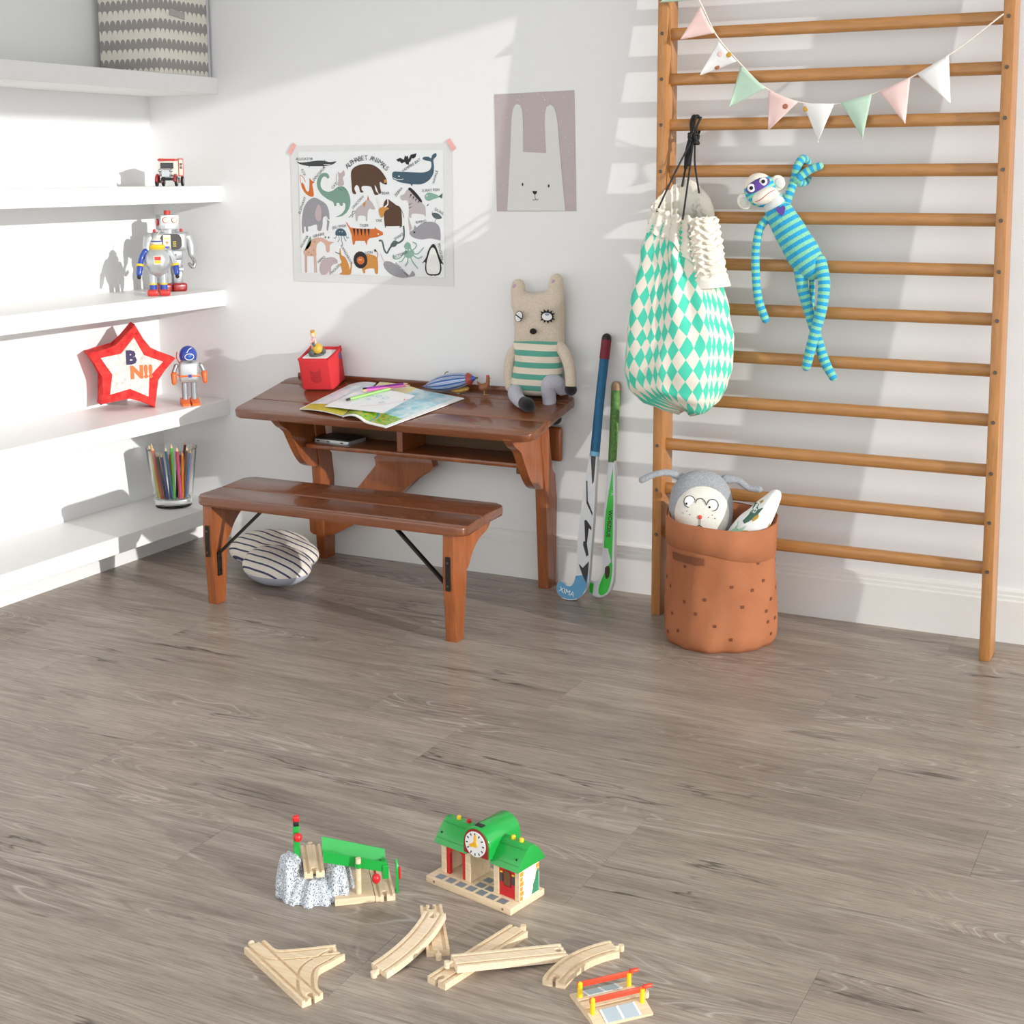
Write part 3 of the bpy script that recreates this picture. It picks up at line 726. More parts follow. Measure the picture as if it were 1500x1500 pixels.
# glass tumbler with pencils
kg = N('clear_glass'); kg.color((0.97, 0.99, 0.98)); kg.set(0.02); kg.b.inputs['Transmission Weight'].default_value = 1.0; kg.b.inputs['IOR'].default_value = 1.45
GX, GY, GZ = -0.142, -0.18, 0.152
bm = B(); lathe(bm, [(0.058, 0.0), (0.068, 0.003), (0.070, 0.02), (0.094, 0.222), (0.0955, 0.226), (0.0925, 0.226), (0.0905, 0.222), (0.066, 0.034), (0.05, 0.031)], 48)
g = obj('glass_tumbler', bm, kg.m, None, smooth=True); g.location = (GX, GY, GZ)
tag(g, 'clear thick-bottomed glass tumbler full of coloured pencils', 'glass')
M_TIP = plain('sharpened_wood', rgb(226, 190, 146), 0.7)
pcols = {'purple': (92, 84, 132), 'yellow': (240, 196, 30), 'dark green': (64, 112, 58), 'lime': (214, 222, 50), 'red': (206, 74, 52), 'black': (34, 32, 34), 'navy': (40, 58, 120),
         'teal': (36, 98, 132), 'green': (92, 176, 66), 'pink': (222, 92, 128), 'orange': (232, 136, 44), 'brown': (120, 72, 46), 'blue': (70, 130, 186), 'rose': (196, 130, 136), 'white': (226, 222, 214), 'maroon': (110, 40, 44)}
order = ['purple', 'yellow', 'dark green', 'lime', 'red', 'black', 'navy', 'teal', 'green', 'pink', 'orange', 'brown', 'blue', 'rose', 'white', 'maroon', 'brown', 'red', 'green', 'yellow', 'navy', 'black']
rp = random.Random(11)
nP = len(order)
for i, cn in enumerate(order):
    if i < 15: phi = math.radians(-175+i*14.5); rt = 0.078; rb_ = 0.052; ph2 = phi+math.radians(rp.uniform(4, 16))
    else: phi = 0.4+(i-15)*2*PI/7; rt = 0.048; rb_ = 0.024; ph2 = phi+0.02
    phi -= math.radians(-10)
    top = Vector((rt*math.cos(phi), rt*math.sin(phi), 0.21)); bot = Vector((rb_*math.cos(ph2+0.15), rb_*math.sin(ph2+0.15), 0.038))
    d = (top-bot).normalized(); ln = (0.15 if order.index(cn) != i else rp.uniform(0.165, 0.205)) if cn != 'lime' else 0.175; pr = 0.0050 if cn not in ('lime', 'red', 'pink', 'yellow') else 0.0066
    e = bot+d*ln
    bm = B(); tube(bm, [bot, e], pr, 8, 1, False); cyl(bm, e, e+d*0.014, pr*0.95, 0.001, 8, True, 1)
    o = obj('pencil', bm, [plain('pencil_'+cn.replace(' ', '_'), rgb(*pcols[cn]), 0.4, var=0.03), M_TIP], None, smooth=True, loc=None)
    o.location = (GX, GY, GZ)
    n_same = order.count(cn)
    lab_extra = ', its tip lower among the others' if order.index(cn) != i else ''
    tag(o, ('thick ' if pr > 0.006 else 'slim ')+cn+' pencil standing in the glass tumbler'+(lab_extra or ' on the low shelf'), 'pencil', 'pencils in the glass tumbler')
# ------------------------------------------------------------------ posters
M_PAPER = plain('poster_paper', (0.72, 0.73, 0.73), 0.7, var=0.01)
AP = thing('animal_poster', 'large alphabet poster of drawn animals taped to the wall', 'poster', (0.654, -0.001, 1.253))
PX0, PX1, PZ0, PZ1 = 0.318, 0.990, 1.008, 1.498
bm = B()
# a sheet of paper, very slightly waved
nx, nz = 24, 16
gv = [[bm.verts.new((PX0+(PX1-PX0)*i/nx, -0.0012-0.0006*math.sin(i*0.55)*math.sin(j*0.4+1), PZ0+(PZ1-PZ0)*j/nz)) for i in range(nx+1)] for j in range(nz+1)]
for j in range(nz):
    for i in range(nx): bm.faces.new((gv[j][i], gv[j][i+1], gv[j+1][i+1], gv[j+1][i]))
obj('sheet', bm, plain('poster_margin', rgb(222, 222, 220), 0.7, var=0.01), AP, w=True, smooth='all')
bm = B(); flat(bm, [(PX0+0.035, PZ0+0.03), (PX1-0.035, PZ0+0.03), (PX1-0.035, PZ1-0.022), (PX0+0.035, PZ1-0.022)], XZ, z=0.0022); obj('printed_ground', bm, plain('poster_ground', rgb(230, 232, 233), 0.7, var=0.01), AP, w=True)
for x, z, a in ((0.3265, 1.487, 0.95), (0.987, 1.493, -0.95)):
    bm = B(); box(bm, (x, -0.003, z), (0.042, 0.001, 0.017), rot=(0, -a, 0)); obj('tape', bm, plain('pink_tape', rgb(238, 176, 168), 0.6), AP, w=True)
def pp(X, Y):
    u = (X-85)/1325.0; vt = 140-30*u; vb_ = 1240+35*u; v = (Y-vt)/(vb_-vt)
    return (PX0+u*(PX1-PX0), PZ1-v*(PZ1-PZ0))
INK = {'charcoal': (62, 68, 68), 'orange': (204, 108, 44), 'white': (234, 234, 230), 'green': (118, 152, 136), 'mauve': (186, 176, 178), 'brown': (84, 58, 42), 'black': (38, 34, 38), 'navy': (64, 88, 104),
       'teal': (132, 170, 156), 'grey': (150, 148, 154), 'pink': (210, 170, 152), 'ochre': (200, 138, 66), 'slate': (78, 96, 96), 'rose': (188, 170, 172)}
def ink(n): return plain('ink_'+n, rgb(*INK[n]), 0.75, var=0.04, scale=120)
def animal(name, *shapes):
    bm = B(); mats = []
    for k, (col, kind, data) in enumerate(shapes):
        mats.append(ink(col)); z = 0.0026+0.0003*k
        if kind == 'blob': flat(bm, smooth2([pp(*p) for p in data], 4), XZ, k, z)
        elif kind == 'poly': flat(bm, [pp(*p) for p in data], XZ, k, z)
        elif kind == 'dot':
            for (X, Y, rx, ry) in data: c = pp(X, Y); flat(bm, circle(rx*0.000507, 14, c[0], c[1], ry*0.00043), XZ, k, z)
        elif kind == 'tri':
            for tr in data: flat(bm, [pp(*p) for p in tr], XZ, k, z)
        elif kind == 'line':
            for wd, pts in data: ribbon(bm, [pp(*p) for p in pts], wd*0.0005, XZ, k, z, 5)
    obj(name, bm, mats, AP, w=True)
animal('alligator_print', ('charcoal', 'blob', [(140, 268), (180, 274), (250, 266), (310, 258), (370, 258), (420, 268), (475, 262), (455, 282), (400, 298), (300, 302), (230, 300), (170, 288)]), ('charcoal', 'line', [(5, [(245, 300), (248, 312)]), (5, [(365, 298), (368, 310)]), (5, [(380, 252), (378, 262)])]), ('white', 'line', [(5, [(370, 289), (425, 289)])]))
animal('fox_print', ('orange', 'blob', [(172, 432), (195, 450), (215, 500), (235, 505), (243, 460), (245, 400), (262, 418), (288, 432), (268, 448), (276, 500), (275, 545), (240, 545), (200, 515), (176, 470)]), ('white', 'blob', [(166, 372), (185, 388), (208, 425), (200, 438), (185, 430), (172, 440)]), ('orange', 'line', [(4, [(166, 372), (190, 390), (210, 430)]), (4, [(166, 372), (168, 440)])]))
animal('dinosaur_print', ('green', 'blob', [(415, 388), (400, 402), (380, 385), (355, 395), (338, 440), (350, 485), (395, 508), (440, 498), (480, 470), (530, 465), (565, 500), (585, 560), (582, 620), (555, 672), (510, 705), (458, 713), (505, 690), (538, 650), (543, 605), (525, 596), (520, 620), (503, 620), (490, 597), (470, 600), (468, 622), (450, 620), (440, 590), (395, 568), (345, 530), (313, 480), (308, 430), (325, 385), (360, 357), (398, 360)]), ('charcoal', 'dot', [(490+14*i, 478+10*(i % 3), 4, 4) for i in range(5)]))
animal('cat_print', ('rose', 'blob', [(488, 345), (500, 356), (520, 350), (536, 332), (546, 370), (528, 395), (536, 450), (485, 458), (492, 400)]), ('rose', 'line', [(5, [(480, 450), (472, 400), (478, 362)])]))
animal('bear_print', ('brown', 'blob', [(605, 330), (640, 300), (700, 282), (770, 286), (830, 320), (870, 370), (888, 408), (888, 445), (860, 440), (833, 425), (835, 470), (842, 512), (822, 518), (802, 465), (790, 455), (800, 500), (822, 524), (790, 530), (770, 485), (752, 462), (690, 460), (682, 488), (697, 508), (672, 510), (660, 468), (640, 452), (622, 480), (636, 522), (606, 515), (600, 450), (596, 370)]), ('ochre', 'dot', [(878, 422, 11, 18)]), ('black', 'dot', [(880, 438, 7, 8)]))
animal('bat_print', ('black', 'poly', [(968, 245), (1000, 230), (1030, 245), (1040, 210), (1050, 220), (1062, 210), (1068, 240), (1085, 205), (1132, 192), (1125, 222), (1105, 236), (1094, 232), (1080, 262), (1072, 262), (1070, 286), (1047, 280), (1038, 262), (1012, 276), (996, 258), (985, 262)]))
animal('whale_print', ('navy', 'blob', [(940, 345), (1000, 342), (1100, 345), (1190, 345), (1240, 318), (1246, 262), (1212, 252), (1180, 240), (1188, 222), (1225, 220), (1246, 232), (1256, 205), (1284, 190), (1288, 215), (1264, 245), (1268, 300), (1260, 360), (1225, 410), (1170, 440), (1100, 442), (1000, 428), (960, 410), (937, 395)]), ('navy', 'tri', [[(1075, 435), (1100, 435), (1092, 458)]]), ('white', 'line', [(4, [(940, 390), (980, 405), (1025, 400)])]), ('white', 'dot', [(990, 378, 6, 5)]))
animal('fish_print', ('teal', 'blob', [(1190, 540), (1215, 510), (1260, 515), (1305, 537), (1300, 548), (1260, 562), (1225, 576), (1200, 566)]), ('slate', 'tri', [[(1300, 540), (1333, 512), (1328, 556)]]), ('white', 'dot', [(1210, 535, 5, 5)]))
animal('zebra_print', ('mauve', 'blob', [(995, 540), (1030, 520), (1055, 485), (1085, 500), (1130, 540), (1170, 590), (1195, 630), (1196, 705), (1184, 690), (1150, 682), (1090, 682), (1080, 715), (1062, 700), (1065, 630), (1052, 575), (1010, 572)]), ('black', 'blob', [(1060, 480), (1080, 470), (1125, 512), (1168, 572), (1160, 588), (1118, 545), (1078, 500)]), ('black', 'tri', [[(1080+20*i, 520+18*i), (1090+20*i, 525+18*i), (1072+22*i, 555+14*i)] for i in range(4)]+[[(1066, 605), (1100, 590), (1066, 612)], [(1066, 630), (1095, 622), (1066, 638)], [(1205, 615), (1226, 595), (1215, 618)]]))
animal('quail_print', ('slate', 'blob', [(1245, 680), (1265, 672), (1298, 680), (1325, 713), (1290, 724), (1258, 708)]), ('slate', 'line', [(3, [(1252, 676), (1248, 660)]), (3, [(1280, 722), (1268, 748)])]))
animal('elephant_print', ('grey', 'blob', [(170, 840), (170, 740), (190, 640), (230, 582), (280, 556), (330, 575), (380, 610), (402, 660), (406, 740), (392, 820), (380, 815), (386, 750), (375, 708), (352, 722), (346, 780), (330, 824), (302, 820), (296, 775), (240, 790), (222, 792), (220, 830), (204, 830), (200, 792), (186, 800), (185, 840)]), ('rose', 'blob', [(322, 612), (340, 660), (332, 738), (300, 742), (282, 692), (298, 640)]), ('white', 'line', [(7, [(378, 705), (395, 735), (415, 742)])]))
animal('unicorn_print', ('mauve', 'blob', [(630, 655), (690, 602), (720, 572), (752, 576), (790, 640), (770, 650), (746, 642), (728, 672), (722, 742), (712, 740), (706, 704), (652, 702), (642, 742), (628, 738)]), ('orange', 'tri', [[(727, 572), (733, 532), (743, 574)]]), ('charcoal', 'line', [(4, [(630, 665), (605, 665), (600, 690), (572, 715)]), (3, [(625, 675), (610, 690), (598, 718)])]), ('ochre', 'tri', [[(690, 600), (715, 585), (705, 635)]]))
animal('yak_print', ('brown', 'blob', [(860, 602), (890, 562), (920, 580), (960, 610), (1000, 642), (1006, 780), (985, 782), (880, 784), (866, 780), (860, 680)]), ('brown', 'line', [(6, [(870, 780), (870, 797)]), (6, [(992, 780), (992, 797)]), (4, [(1004, 650), (1015, 680), (1024, 715)])]), ('ochre', 'blob', [(825, 640), (860, 625), (905, 640), (872, 662), (852, 712), (832, 706), (820, 665)]), ('white', 'line', [(9, [(815, 560), (822, 605), (850, 630)]), (9, [(895, 560), (895, 605), (868, 630)])]))
animal('tiger_print', ('orange', 'poly', [(540, 746), (560, 765), (580, 797), (640, 804), (720, 808), (782, 806), (788, 790), (798, 806), (850, 834), (850, 855), (800, 874), (740, 884), (722, 902), (714, 944), (700, 906), (622, 906), (610, 940), (598, 934), (590, 860), (578, 822), (560, 785)]), ('black', 'tri', [[(602+30*i, 806), (622+30*i, 806), (615+30*i, 872)] for i in range(5)]), ('white', 'dot', [(812, 848, 6, 6)]))
animal('jellyfish_print', ('navy', 'blob', [(455, 858), (462, 820), (500, 804), (536, 824), (546, 862), (500, 866)]), ('navy', 'line', [(4, [(462, 860), (455, 885), (438, 882)]), (4, [(482, 862), (485, 900), (470, 915)]), (4, [(505, 862), (506, 905), (515, 940)]), (4, [(525, 862), (530, 890), (545, 910)]), (4, [(540, 860), (555, 885), (565, 875)])]), ('white', 'dot', [(490, 830, 4, 4), (512, 832, 4, 4)]))
animal('giraffe_print', ('pink', 'blob', [(175, 1000), (200, 960), (240, 905), (290, 882), (350, 886), (395, 912), (440, 918), (406, 940), (402, 988), (386, 1004), (370, 986), (364, 942), (330, 914), (296, 935), (286, 980), (284, 1030), (240, 1034), (190, 1030)]), ('pink', 'line', [(9, [(190, 1020), (188, 1170)]), (9, [(202, 1020), (198, 1170)]), (9, [(268, 1020), (270, 1170)]), (9, [(280, 1010), (284, 1170)])]), ('charcoal', 'line', [(9, [(368, 872), (370, 886)]), (9, [(398, 872), (396, 888)])]), ('ochre', 'dot', [(200+22*i, 985+18*(i % 3), 6, 7) for i in range(4)]+[(240, 940, 6, 7), (275, 915, 6, 7)]))
animal('iguana_print', ('green', 'blob', [(190, 990), (205, 940), (238, 872), (246, 910), (230, 955)]))
animal('hippo_print', ('rose', 'blob', [(310, 1150), (320, 1092), (360, 1052), (420, 1040), (460, 1060), (465, 1090), (432, 1100), (410, 1122), (410, 1180), (395, 1180), (388, 1155), (370, 1182), (330, 1186)]), ('charcoal', 'dot', [(430, 1072, 3, 3), (452, 1070, 3, 3)]))
animal('kangaroo_print', ('ochre', 'blob', [(492, 965), (500, 1022), (530, 1040), (558, 1098), (570, 1145), (580, 1085), (588, 1090), (582, 1150), (566, 1184), (478, 1180), (502, 1162), (490, 1112), (478, 1102), (500, 1082), (486, 1045), (484, 1000)]), ('black', 'line', [(5, [(448, 998), (485, 1015)])]))
animal('lion_print', ('ochre', 'blob', [(695, 1022), (760, 1020), (800, 1052), (802, 1168), (778, 1168), (768, 1132), (702, 1140), (697, 1168), (680, 1168), (670, 1110)]), ('ochre', 'line', [(6, [(795, 1060), (805, 1010), (785, 980)])]), ('black', 'dot', [(660, 1062, 58, 72), (784, 984, 9, 11)]), ('orange', 'dot', [(662, 1066, 32, 34)]), ('white', 'line', [(3, [(645, 1060), (672, 1060)])]))
animal('narwhal_print', ('grey', 'blob', [(850, 1085), (880, 1070), (930, 1086), (990, 1140), (1050, 1182), (1068, 1172), (1085, 1148), (1106, 1186), (1060, 1200), (990, 1206), (910, 1180), (862, 1132)]), ('mauve', 'line', [(4, [(860, 1082), (840, 1040), (824, 1010)])]))
animal('octopus_print', ('teal', 'blob', [(1045, 912), (1072, 930), (1078, 965), (1100, 990), (1095, 1020), (1060, 1045), (1025, 1030), (1018, 1000), (1030, 975), (1020, 945)]), ('teal', 'line', [(8, [(1085, 1000), (1120, 1010), (1145, 995), (1178, 955)]), (8, [(1080, 985), (1110, 960), (1120, 930), (1090, 912)]), (8, [(1085, 1015), (1130, 1045), (1165, 1030)]), (8, [(1070, 1030), (1090, 1080), (1130, 1130)]), (8, [(1050, 1035), (1045, 1080), (1025, 1110)]), (8, [(1030, 1025), (1000, 1070), (975, 1075)]), (8, [(1020, 1005), (980, 1045), (940, 1050), (932, 1015)])]), ('white', 'dot', [(1042, 978, 6, 6), (1066, 976, 6, 6)]))
animal('snake_print', ('slate', 'line', [(13, [(815, 903), (842, 908), (858, 975), (880, 1003), (905, 962), (940, 930), (985, 915), (1016, 885), (1022, 830), (1018, 780)])]), ('slate', 'blob', [(908, 945), (938, 902), (972, 915), (945, 952)]))
animal('rhino_print', ('grey', 'blob', [(1065, 838), (1110, 802), (1180, 752), (1260, 748), (1305, 790), (1312, 890), (1290, 892), (1230, 882), (1160, 890), (1100, 876)]), ('mauve', 'tri', [[(1068, 832), (1056, 700), (1088, 800)]]), ('black', 'dot', [(1105, 832, 8, 7)]), ('grey', 'tri', [[(1100, 805), (1112, 770), (1122, 800)]]))
animal('penguin_print', ('black', 'blob', [(1250, 926), (1275, 948), (1296, 1010), (1312, 1050), (1334, 1096), (1314, 1086), (1316, 1135), (1298, 1178), (1250, 1186), (1204, 1178), (1186, 1135), (1188, 1076), (1162, 1086), (1194, 1040), (1215, 975)]), ('white', 'blob', [(1250, 955), (1268, 975), (1290, 1040), (1304, 1100), (1300, 1150), (1280, 1172), (1220, 1172), (1200, 1150), (1198, 1090), (1215, 1020), (1232, 970)]), ('black', 'line', [(7, [(1228, 1180), (1240, 1186)]), (7, [(1262, 1186), (1274, 1180)])]))
# lettering
def word(s, X, Y, px, ang):
    bm = B(); c = pp(X, Y); text_bm(bm, s, px*0.00056, XZ @ Matrix.Translation((c[0], c[1], 0.0036)) @ Matrix.Rotation(ang, 4, 'Z'))
    obj('printed_word' if len(s) > 1 else 'title_letter', bm, ink('charcoal'), AP, w=True)
title = 'ALPHABET ANIMALS'
arc = catmull([(566, 306, 0), (620, 262, 0), (690, 238, 0), (760, 236, 0), (830, 262, 0), (893, 318, 0)], 12)
lens = [0]
for a_, b_ in zip(arc, arc[1:]): lens.append(lens[-1]+(b_-a_).length)
for i, ch in enumerate(title):
    if ch == ' ': continue
    s_ = lens[-1]*i/(len(title)-1); j = max(1, next((q for q, l_ in enumerate(lens) if l_ >= s_), 1))
    p_ = arc[j]; t_ = (arc[j]-arc[j-1]); word(ch, p_.x, p_.y, 44, -math.atan2(t_.y, t_.x))
for s_, X, Y, a in (('ALLIGATOR', 207, 246, 0.0), ('FOX', 195, 355, -1.0), ('DINOSAUR', 330, 362, 0.75), ('CAT', 455, 460, 0.7), ('BEAR', 878, 516, 0), ('VAMPIRE BAT', 1090, 290, 0.5), ('WHALE', 1278, 382, 1.25), ('X-RAY FISH', 1240, 490, 0.05),
                    ('ZEBRA', 985, 505, 0.8), ('QUAIL', 1305, 660, -0.5), ('ELEPHANT', 178, 620, 1.15), ('UNICORN', 650, 592, 0.75), ('YAK', 820, 740, 0), ('TIGER', 697, 780, 0), ('JELLYFISH', 490, 792, 0.15), ('GIRAFFE', 312, 862, 0.2), ('IGUANA', 187, 915, 0.95),
                    ('SNAKE', 980, 868, 0.5), ('RHINO', 1160, 746, 0.15), ('PENGUIN', 1310, 990, -1.35), ('OCTOPUS', 988, 1018, 0.35), ('HIPPO', 330, 1062, 0.6), ('MOUSE', 450, 1138, 0.75), ('KANGAROO', 545, 1020, -1.0), ('LION', 732, 1002, 0.1), ('NARWHAL', 1000, 1140, -0.7)):
    word(s_, X, Y, 25, a)

RP = thing('rabbit_poster', 'mauve poster of a pale long-eared rabbit face stuck to the wall', 'poster', (1.306, -0.001, 1.465))
M2 = XZ
bm = B(); RQ = [(1.160, 1.268), (1.456, 1.271), (1.448, 1.662), (1.154, 1.657)]
bm2 = [bm.verts.new((x, -0.0012, z)) for x, z in RQ]; bm.faces.new(bm2); obj('sheet', bm, plain('mauve_poster_paper', rgb(190, 176, 176), 0.7, var=0.02), RP, w=True)
def rp_(X, Y):   # crop pixels of the poster -> wall
    u = (X-178)/(975-178.0); v = (Y-190+28*u)/(1366-190.0+28*u)
    return (1.157+u*0.295, 1.6575-v*0.388)
bm = B(); flat(bm, [rp_(*p) for p in ((295, 1362), (310, 1100), (328, 800), (338, 560), (345, 420), (358, 340), (380, 298), (403, 287), (430, 298), (448, 335), (457, 420), (461, 560), (460, 766), (690, 776), (682, 640), (676, 480), (680, 370), (695, 315), (730, 292), (762, 312), (785, 370), (803, 480), (820, 700), (845, 1000), (865, 1200), (878, 1358))], XZ, z=0.0022); obj('rabbit_print', bm, plain('rabbit_grey', rgb(221, 220, 216), 0.75, var=0.01), RP, w=True)
bm = B()
for X, Y in ((453, 1094), (715, 1108)): c = rp_(X, Y); flat(bm, circle(0.0033, 12, c[0], c[1], 0.0052), XZ, z=0.0027)
flat(bm, [rp_(*p) for p in ((553, 1160), (600, 1162), (596, 1180), (577, 1200), (558, 1182))], XZ, z=0.0027)
for pts in (((577, 1198), (580, 1235)), ((553, 1243), (562, 1253), (576, 1250), (582, 1236)), ((582, 1236), (588, 1248), (602, 1250), (610, 1240))): ribbon(bm, [rp_(*p) for p in pts], 0.0016, XZ, z=0.0027)
obj('face_print', bm, ink('black'), RP, w=True)
bm = B(); rd = random.Random(3)
for i in range(70):
    X, Y = rd.uniform(190, 960), rd.uniform(170, 1340)
    if 300 < X < 870 and not (470 < X < 668 and Y < 750) and Y > 280: continue
    c = rp_(X, Y); flat(bm, circle(0.0013, 6, c[0], c[1]), XZ, z=0.0018)
tag(obj('printed_specks', bm, M_WHITE, RP, w=True), kind='stuff')
# ------------------------------------------------------------------ things on the desk (tilted with its top)
def on_desk(x, y, h=0.0): return (x, y, dz(y)+h)
TR = (TH, 0, 0)
def desk_rot(rz):   # rotation that lies in the slanted top
    e = (Matrix.Rotation(TH, 3, 'X') @ Matrix.Rotation(rz, 3, 'Z')).to_euler(); return (e.x, e.y, e.z)
M_REDFAB = plain('red_fabric_cover', rgb(206, 44, 50), 0.8, var=0.04, scale=200, bump=0.2)
t = thing('audio_cube', 'red padded audio cube with white top and dotted speaker holes on desk', 'speaker', on_desk(0.492, -0.079), desk_rot(math.radians(10)))
bm = B(); box(bm, (0, 0, 0.06), (0.122, 0.118, 0.118), bev=0.009, seg=3); body = obj('body', bm, M_REDFAB, t, smooth=True)
bm = B(); prism(bm, rrect(0.098, 0.098, 0.008), 0.118, 0.1205); obj('top_plate', bm, M_WHITE, t)
bm = B()
for sx in (-1, 1): prism(bm, [(-0.058, 0.113), (-0.058, 0.121), (-0.02, 0.121), (0.045, 0.126), (0.058, 0.133), (0.060, 0.113)], sx*0.0575-0.0045, sx*0.0575+0.0045, YZ, bev=0.002)
box(bm, (0, 0.0565, 0.122), (0.118, 0.008, 0.014), bev=0.002)
obj('raised_rim', bm, M_REDFAB, t, smooth=True)
bm = B(); rows = ['..........', '.........x', 'x.......xx', 'xx.....xxx', 'xxxxxxxxxx', 'xxxxxxxxxx', 'xxxxxxxxxx', 'xxxxxxxxxx', 'xxxxxxxxxx', 'xxxxxxxxxx', 'xxxxxxxxxx', 'xxxxxxxxxx', '.xxxxxxxx.', '...xxxx...']
for j, rw in enumerate(rows):
    for i, ch in enumerate(rw):
        if ch == 'x': flat(bm, circle(0.0013, 6, -0.016+i*0.0042-0.002, 0.086-j*0.0042), XZ, z=0.0593)
tag(obj('speaker_holes', bm, plain('hole_dark', rgb(40, 6, 8), 0.8), body), kind='stuff')
bm = B(); box(bm, (0.066, 0.025, 0.105), (0.012, 0.0015, 0.024), bev=0.0005); obj('side_tag', bm, plain('blue_tag', rgb(96, 96, 128), 0.8), t)
t = thing('figurine', 'tiny crowned figure in pink sitting on a golden ball, on the red cube', 'figurine', Vector(on_desk(0.492, -0.079)) + Matrix.Rotation(TH, 3, 'X') @ Vector((-0.004, -0.012, 0.1205)), desk_rot(math.radians(10)), scale=1.35)
bm = B(); cyl(bm, (0, 0, 0), (0, 0, 0.004), 0.02, n=18)
for a in (0.3, 2.5, 4.2): ell(bm, (0.018*math.cos(a), 0.014*math.sin(a), 0.0095), (0.009, 0.007, 0.0095), nu=8, nv=6)
obj('rock_base', bm, plain('grey_rubber', rgb(88, 90, 92), 0.7), t, smooth='all')
bm = B(); ell(bm, (0.005, -0.002, 0.018), (0.0145, 0.0145, 0.0145), nu=16, nv=12); obj('ball', bm, plain('gold_paint', rgb(208, 172, 60), 0.4), t, smooth='all')
bm = B(); lathe(bm, [(0.0105, 0.008), (0.008, 0.028), (0.006, 0.043), (0.003, 0.047)], 14, (-0.004, 0.002, 0)); obj('dress', bm, plain('pink_paint', rgb(240, 180, 186), 0.5), t, smooth=True)
bm = B(); tube(bm, [(-0.010, 0, 0.042), (-0.008, -0.010, 0.034), (-0.001, -0.014, 0.03)], 0.0022, 8); tube(bm, [(0.002, 0, 0.042), (0.004, -0.010, 0.034), (0.002, -0.014, 0.031)], 0.0022, 8); obj('arms', bm, plain('skin_paint', rgb(244, 206, 182), 0.5), t, smooth='all')
bm = B(); ell(bm, (-0.004, 0.001, 0.0545), (0.0062, 0.006, 0.0075), nu=14, nv=10); hd = obj('head', bm, plain('skin_paint', rgb(244, 206, 182), 0.5), t, smooth='all')
bm = B(); ell(bm, (-0.004, 0.0035, 0.056), (0.0078, 0.0066, 0.0088), nu=14, nv=10); obj('hair', bm, plain('blond_paint', rgb(236, 190, 84), 0.5), hd, smooth='all')
bm = B(); lathe(bm, [(0.0055, 0.062), (0.0062, 0.067)], 12, (-0.004, 0.002, 0), cap=True); obj('crown', bm, plain('gold_paint2', rgb(198, 150, 50), 0.4), hd, smooth=True)
bm = B(); ell(bm, (0.001, -0.0125, 0.0325), (0.005, 0.004, 0.006), nu=10, nv=8); obj('held_cloth', bm, plain('grey_blue_paint', rgb(86, 98, 116), 0.5), t, smooth='all')

# open picture magazine
def page_mat(name, right):
    k = N(name); uv = k.sep(k.coord('UV')); u, v = uv[0], uv[1]; co = k.coord()
    nz = k.noise(co, 26, 3); nf = k.noise(co, 90, 3)
    sky = k.ramp(nz, [(0.35, rgb(150, 208, 224)), (0.6, rgb(222, 238, 240))])
    hill = k.ramp(nf, [(0.35, rgb(64, 140, 40)), (0.5, rgb(132, 196, 60)), (0.66, rgb(230, 150, 60))])
    if right:
        hv = k.math('ADD', k.math('MULTIPLY', k.noise(co, 11, 1), 0.35), 0.10)
        c = k.mix(k.math('LESS_THAN', v, hv), sky, hill)
        # yellow corner at the back of the page
        c = k.mix(k.math('MULTIPLY', k.math('GREATER_THAN', v, 0.80), k.math('LESS_THAN', u, 0.45)), c, k.ramp(nf, [(0.4, rgb(244, 226, 110)), (0.6, rgb(240, 238, 214))]))
        # printed rainbow
        du = k.math('MULTIPLY', k.math('SUBTRACT', u, 0.36), 0.30); dv = k.math('MULTIPLY', k.math('SUBTRACT', v, 0.10), 0.34)
        rr = k.math('SQRT', k.math('ADD', k.math('MULTIPLY', du, du), k.math('MULTIPLY', dv, dv)))
        inr = k.math('MULTIPLY', k.math('GREATER_THAN', rr, 0.062), k.math('LESS_THAN', rr, 0.082)); inr = k.math('MULTIPLY', inr, k.math('GREATER_THAN', u, 0.44))
        rb = k.ramp(k.math('DIVIDE', k.math('SUBTRACT', rr, 0.062), 0.02), [(0.0, rgb(90, 90, 190)), (0.3, rgb(90, 180, 190)), (0.6, rgb(180, 200, 80)), (0.95, rgb(240, 140, 70))])
        c = k.mix(inr, c, rb)
        edge = k.math('MAXIMUM', k.math('GREATER_THAN', u, 0.93), k.math('LESS_THAN', v, 0.035))
    else:
        c = k.mix(k.math('LESS_THAN', v, 0.2), k.mix(0.45, sky, rgb(236, 232, 238)), k.ramp(nf, [(0.4, rgb(170, 178, 60)), (0.6, rgb(214, 190, 60))]))
        edge = k.math('LESS_THAN', u, 0.03)
    k.color(k.mix(edge, c, rgb(244, 244, 240))); k.set(0.35, 0, 0.5); return k.m
MG = thing('magazine', 'open colourful picture magazine lying on the desk top', 'magazine', on_desk(0.78, -0.22))
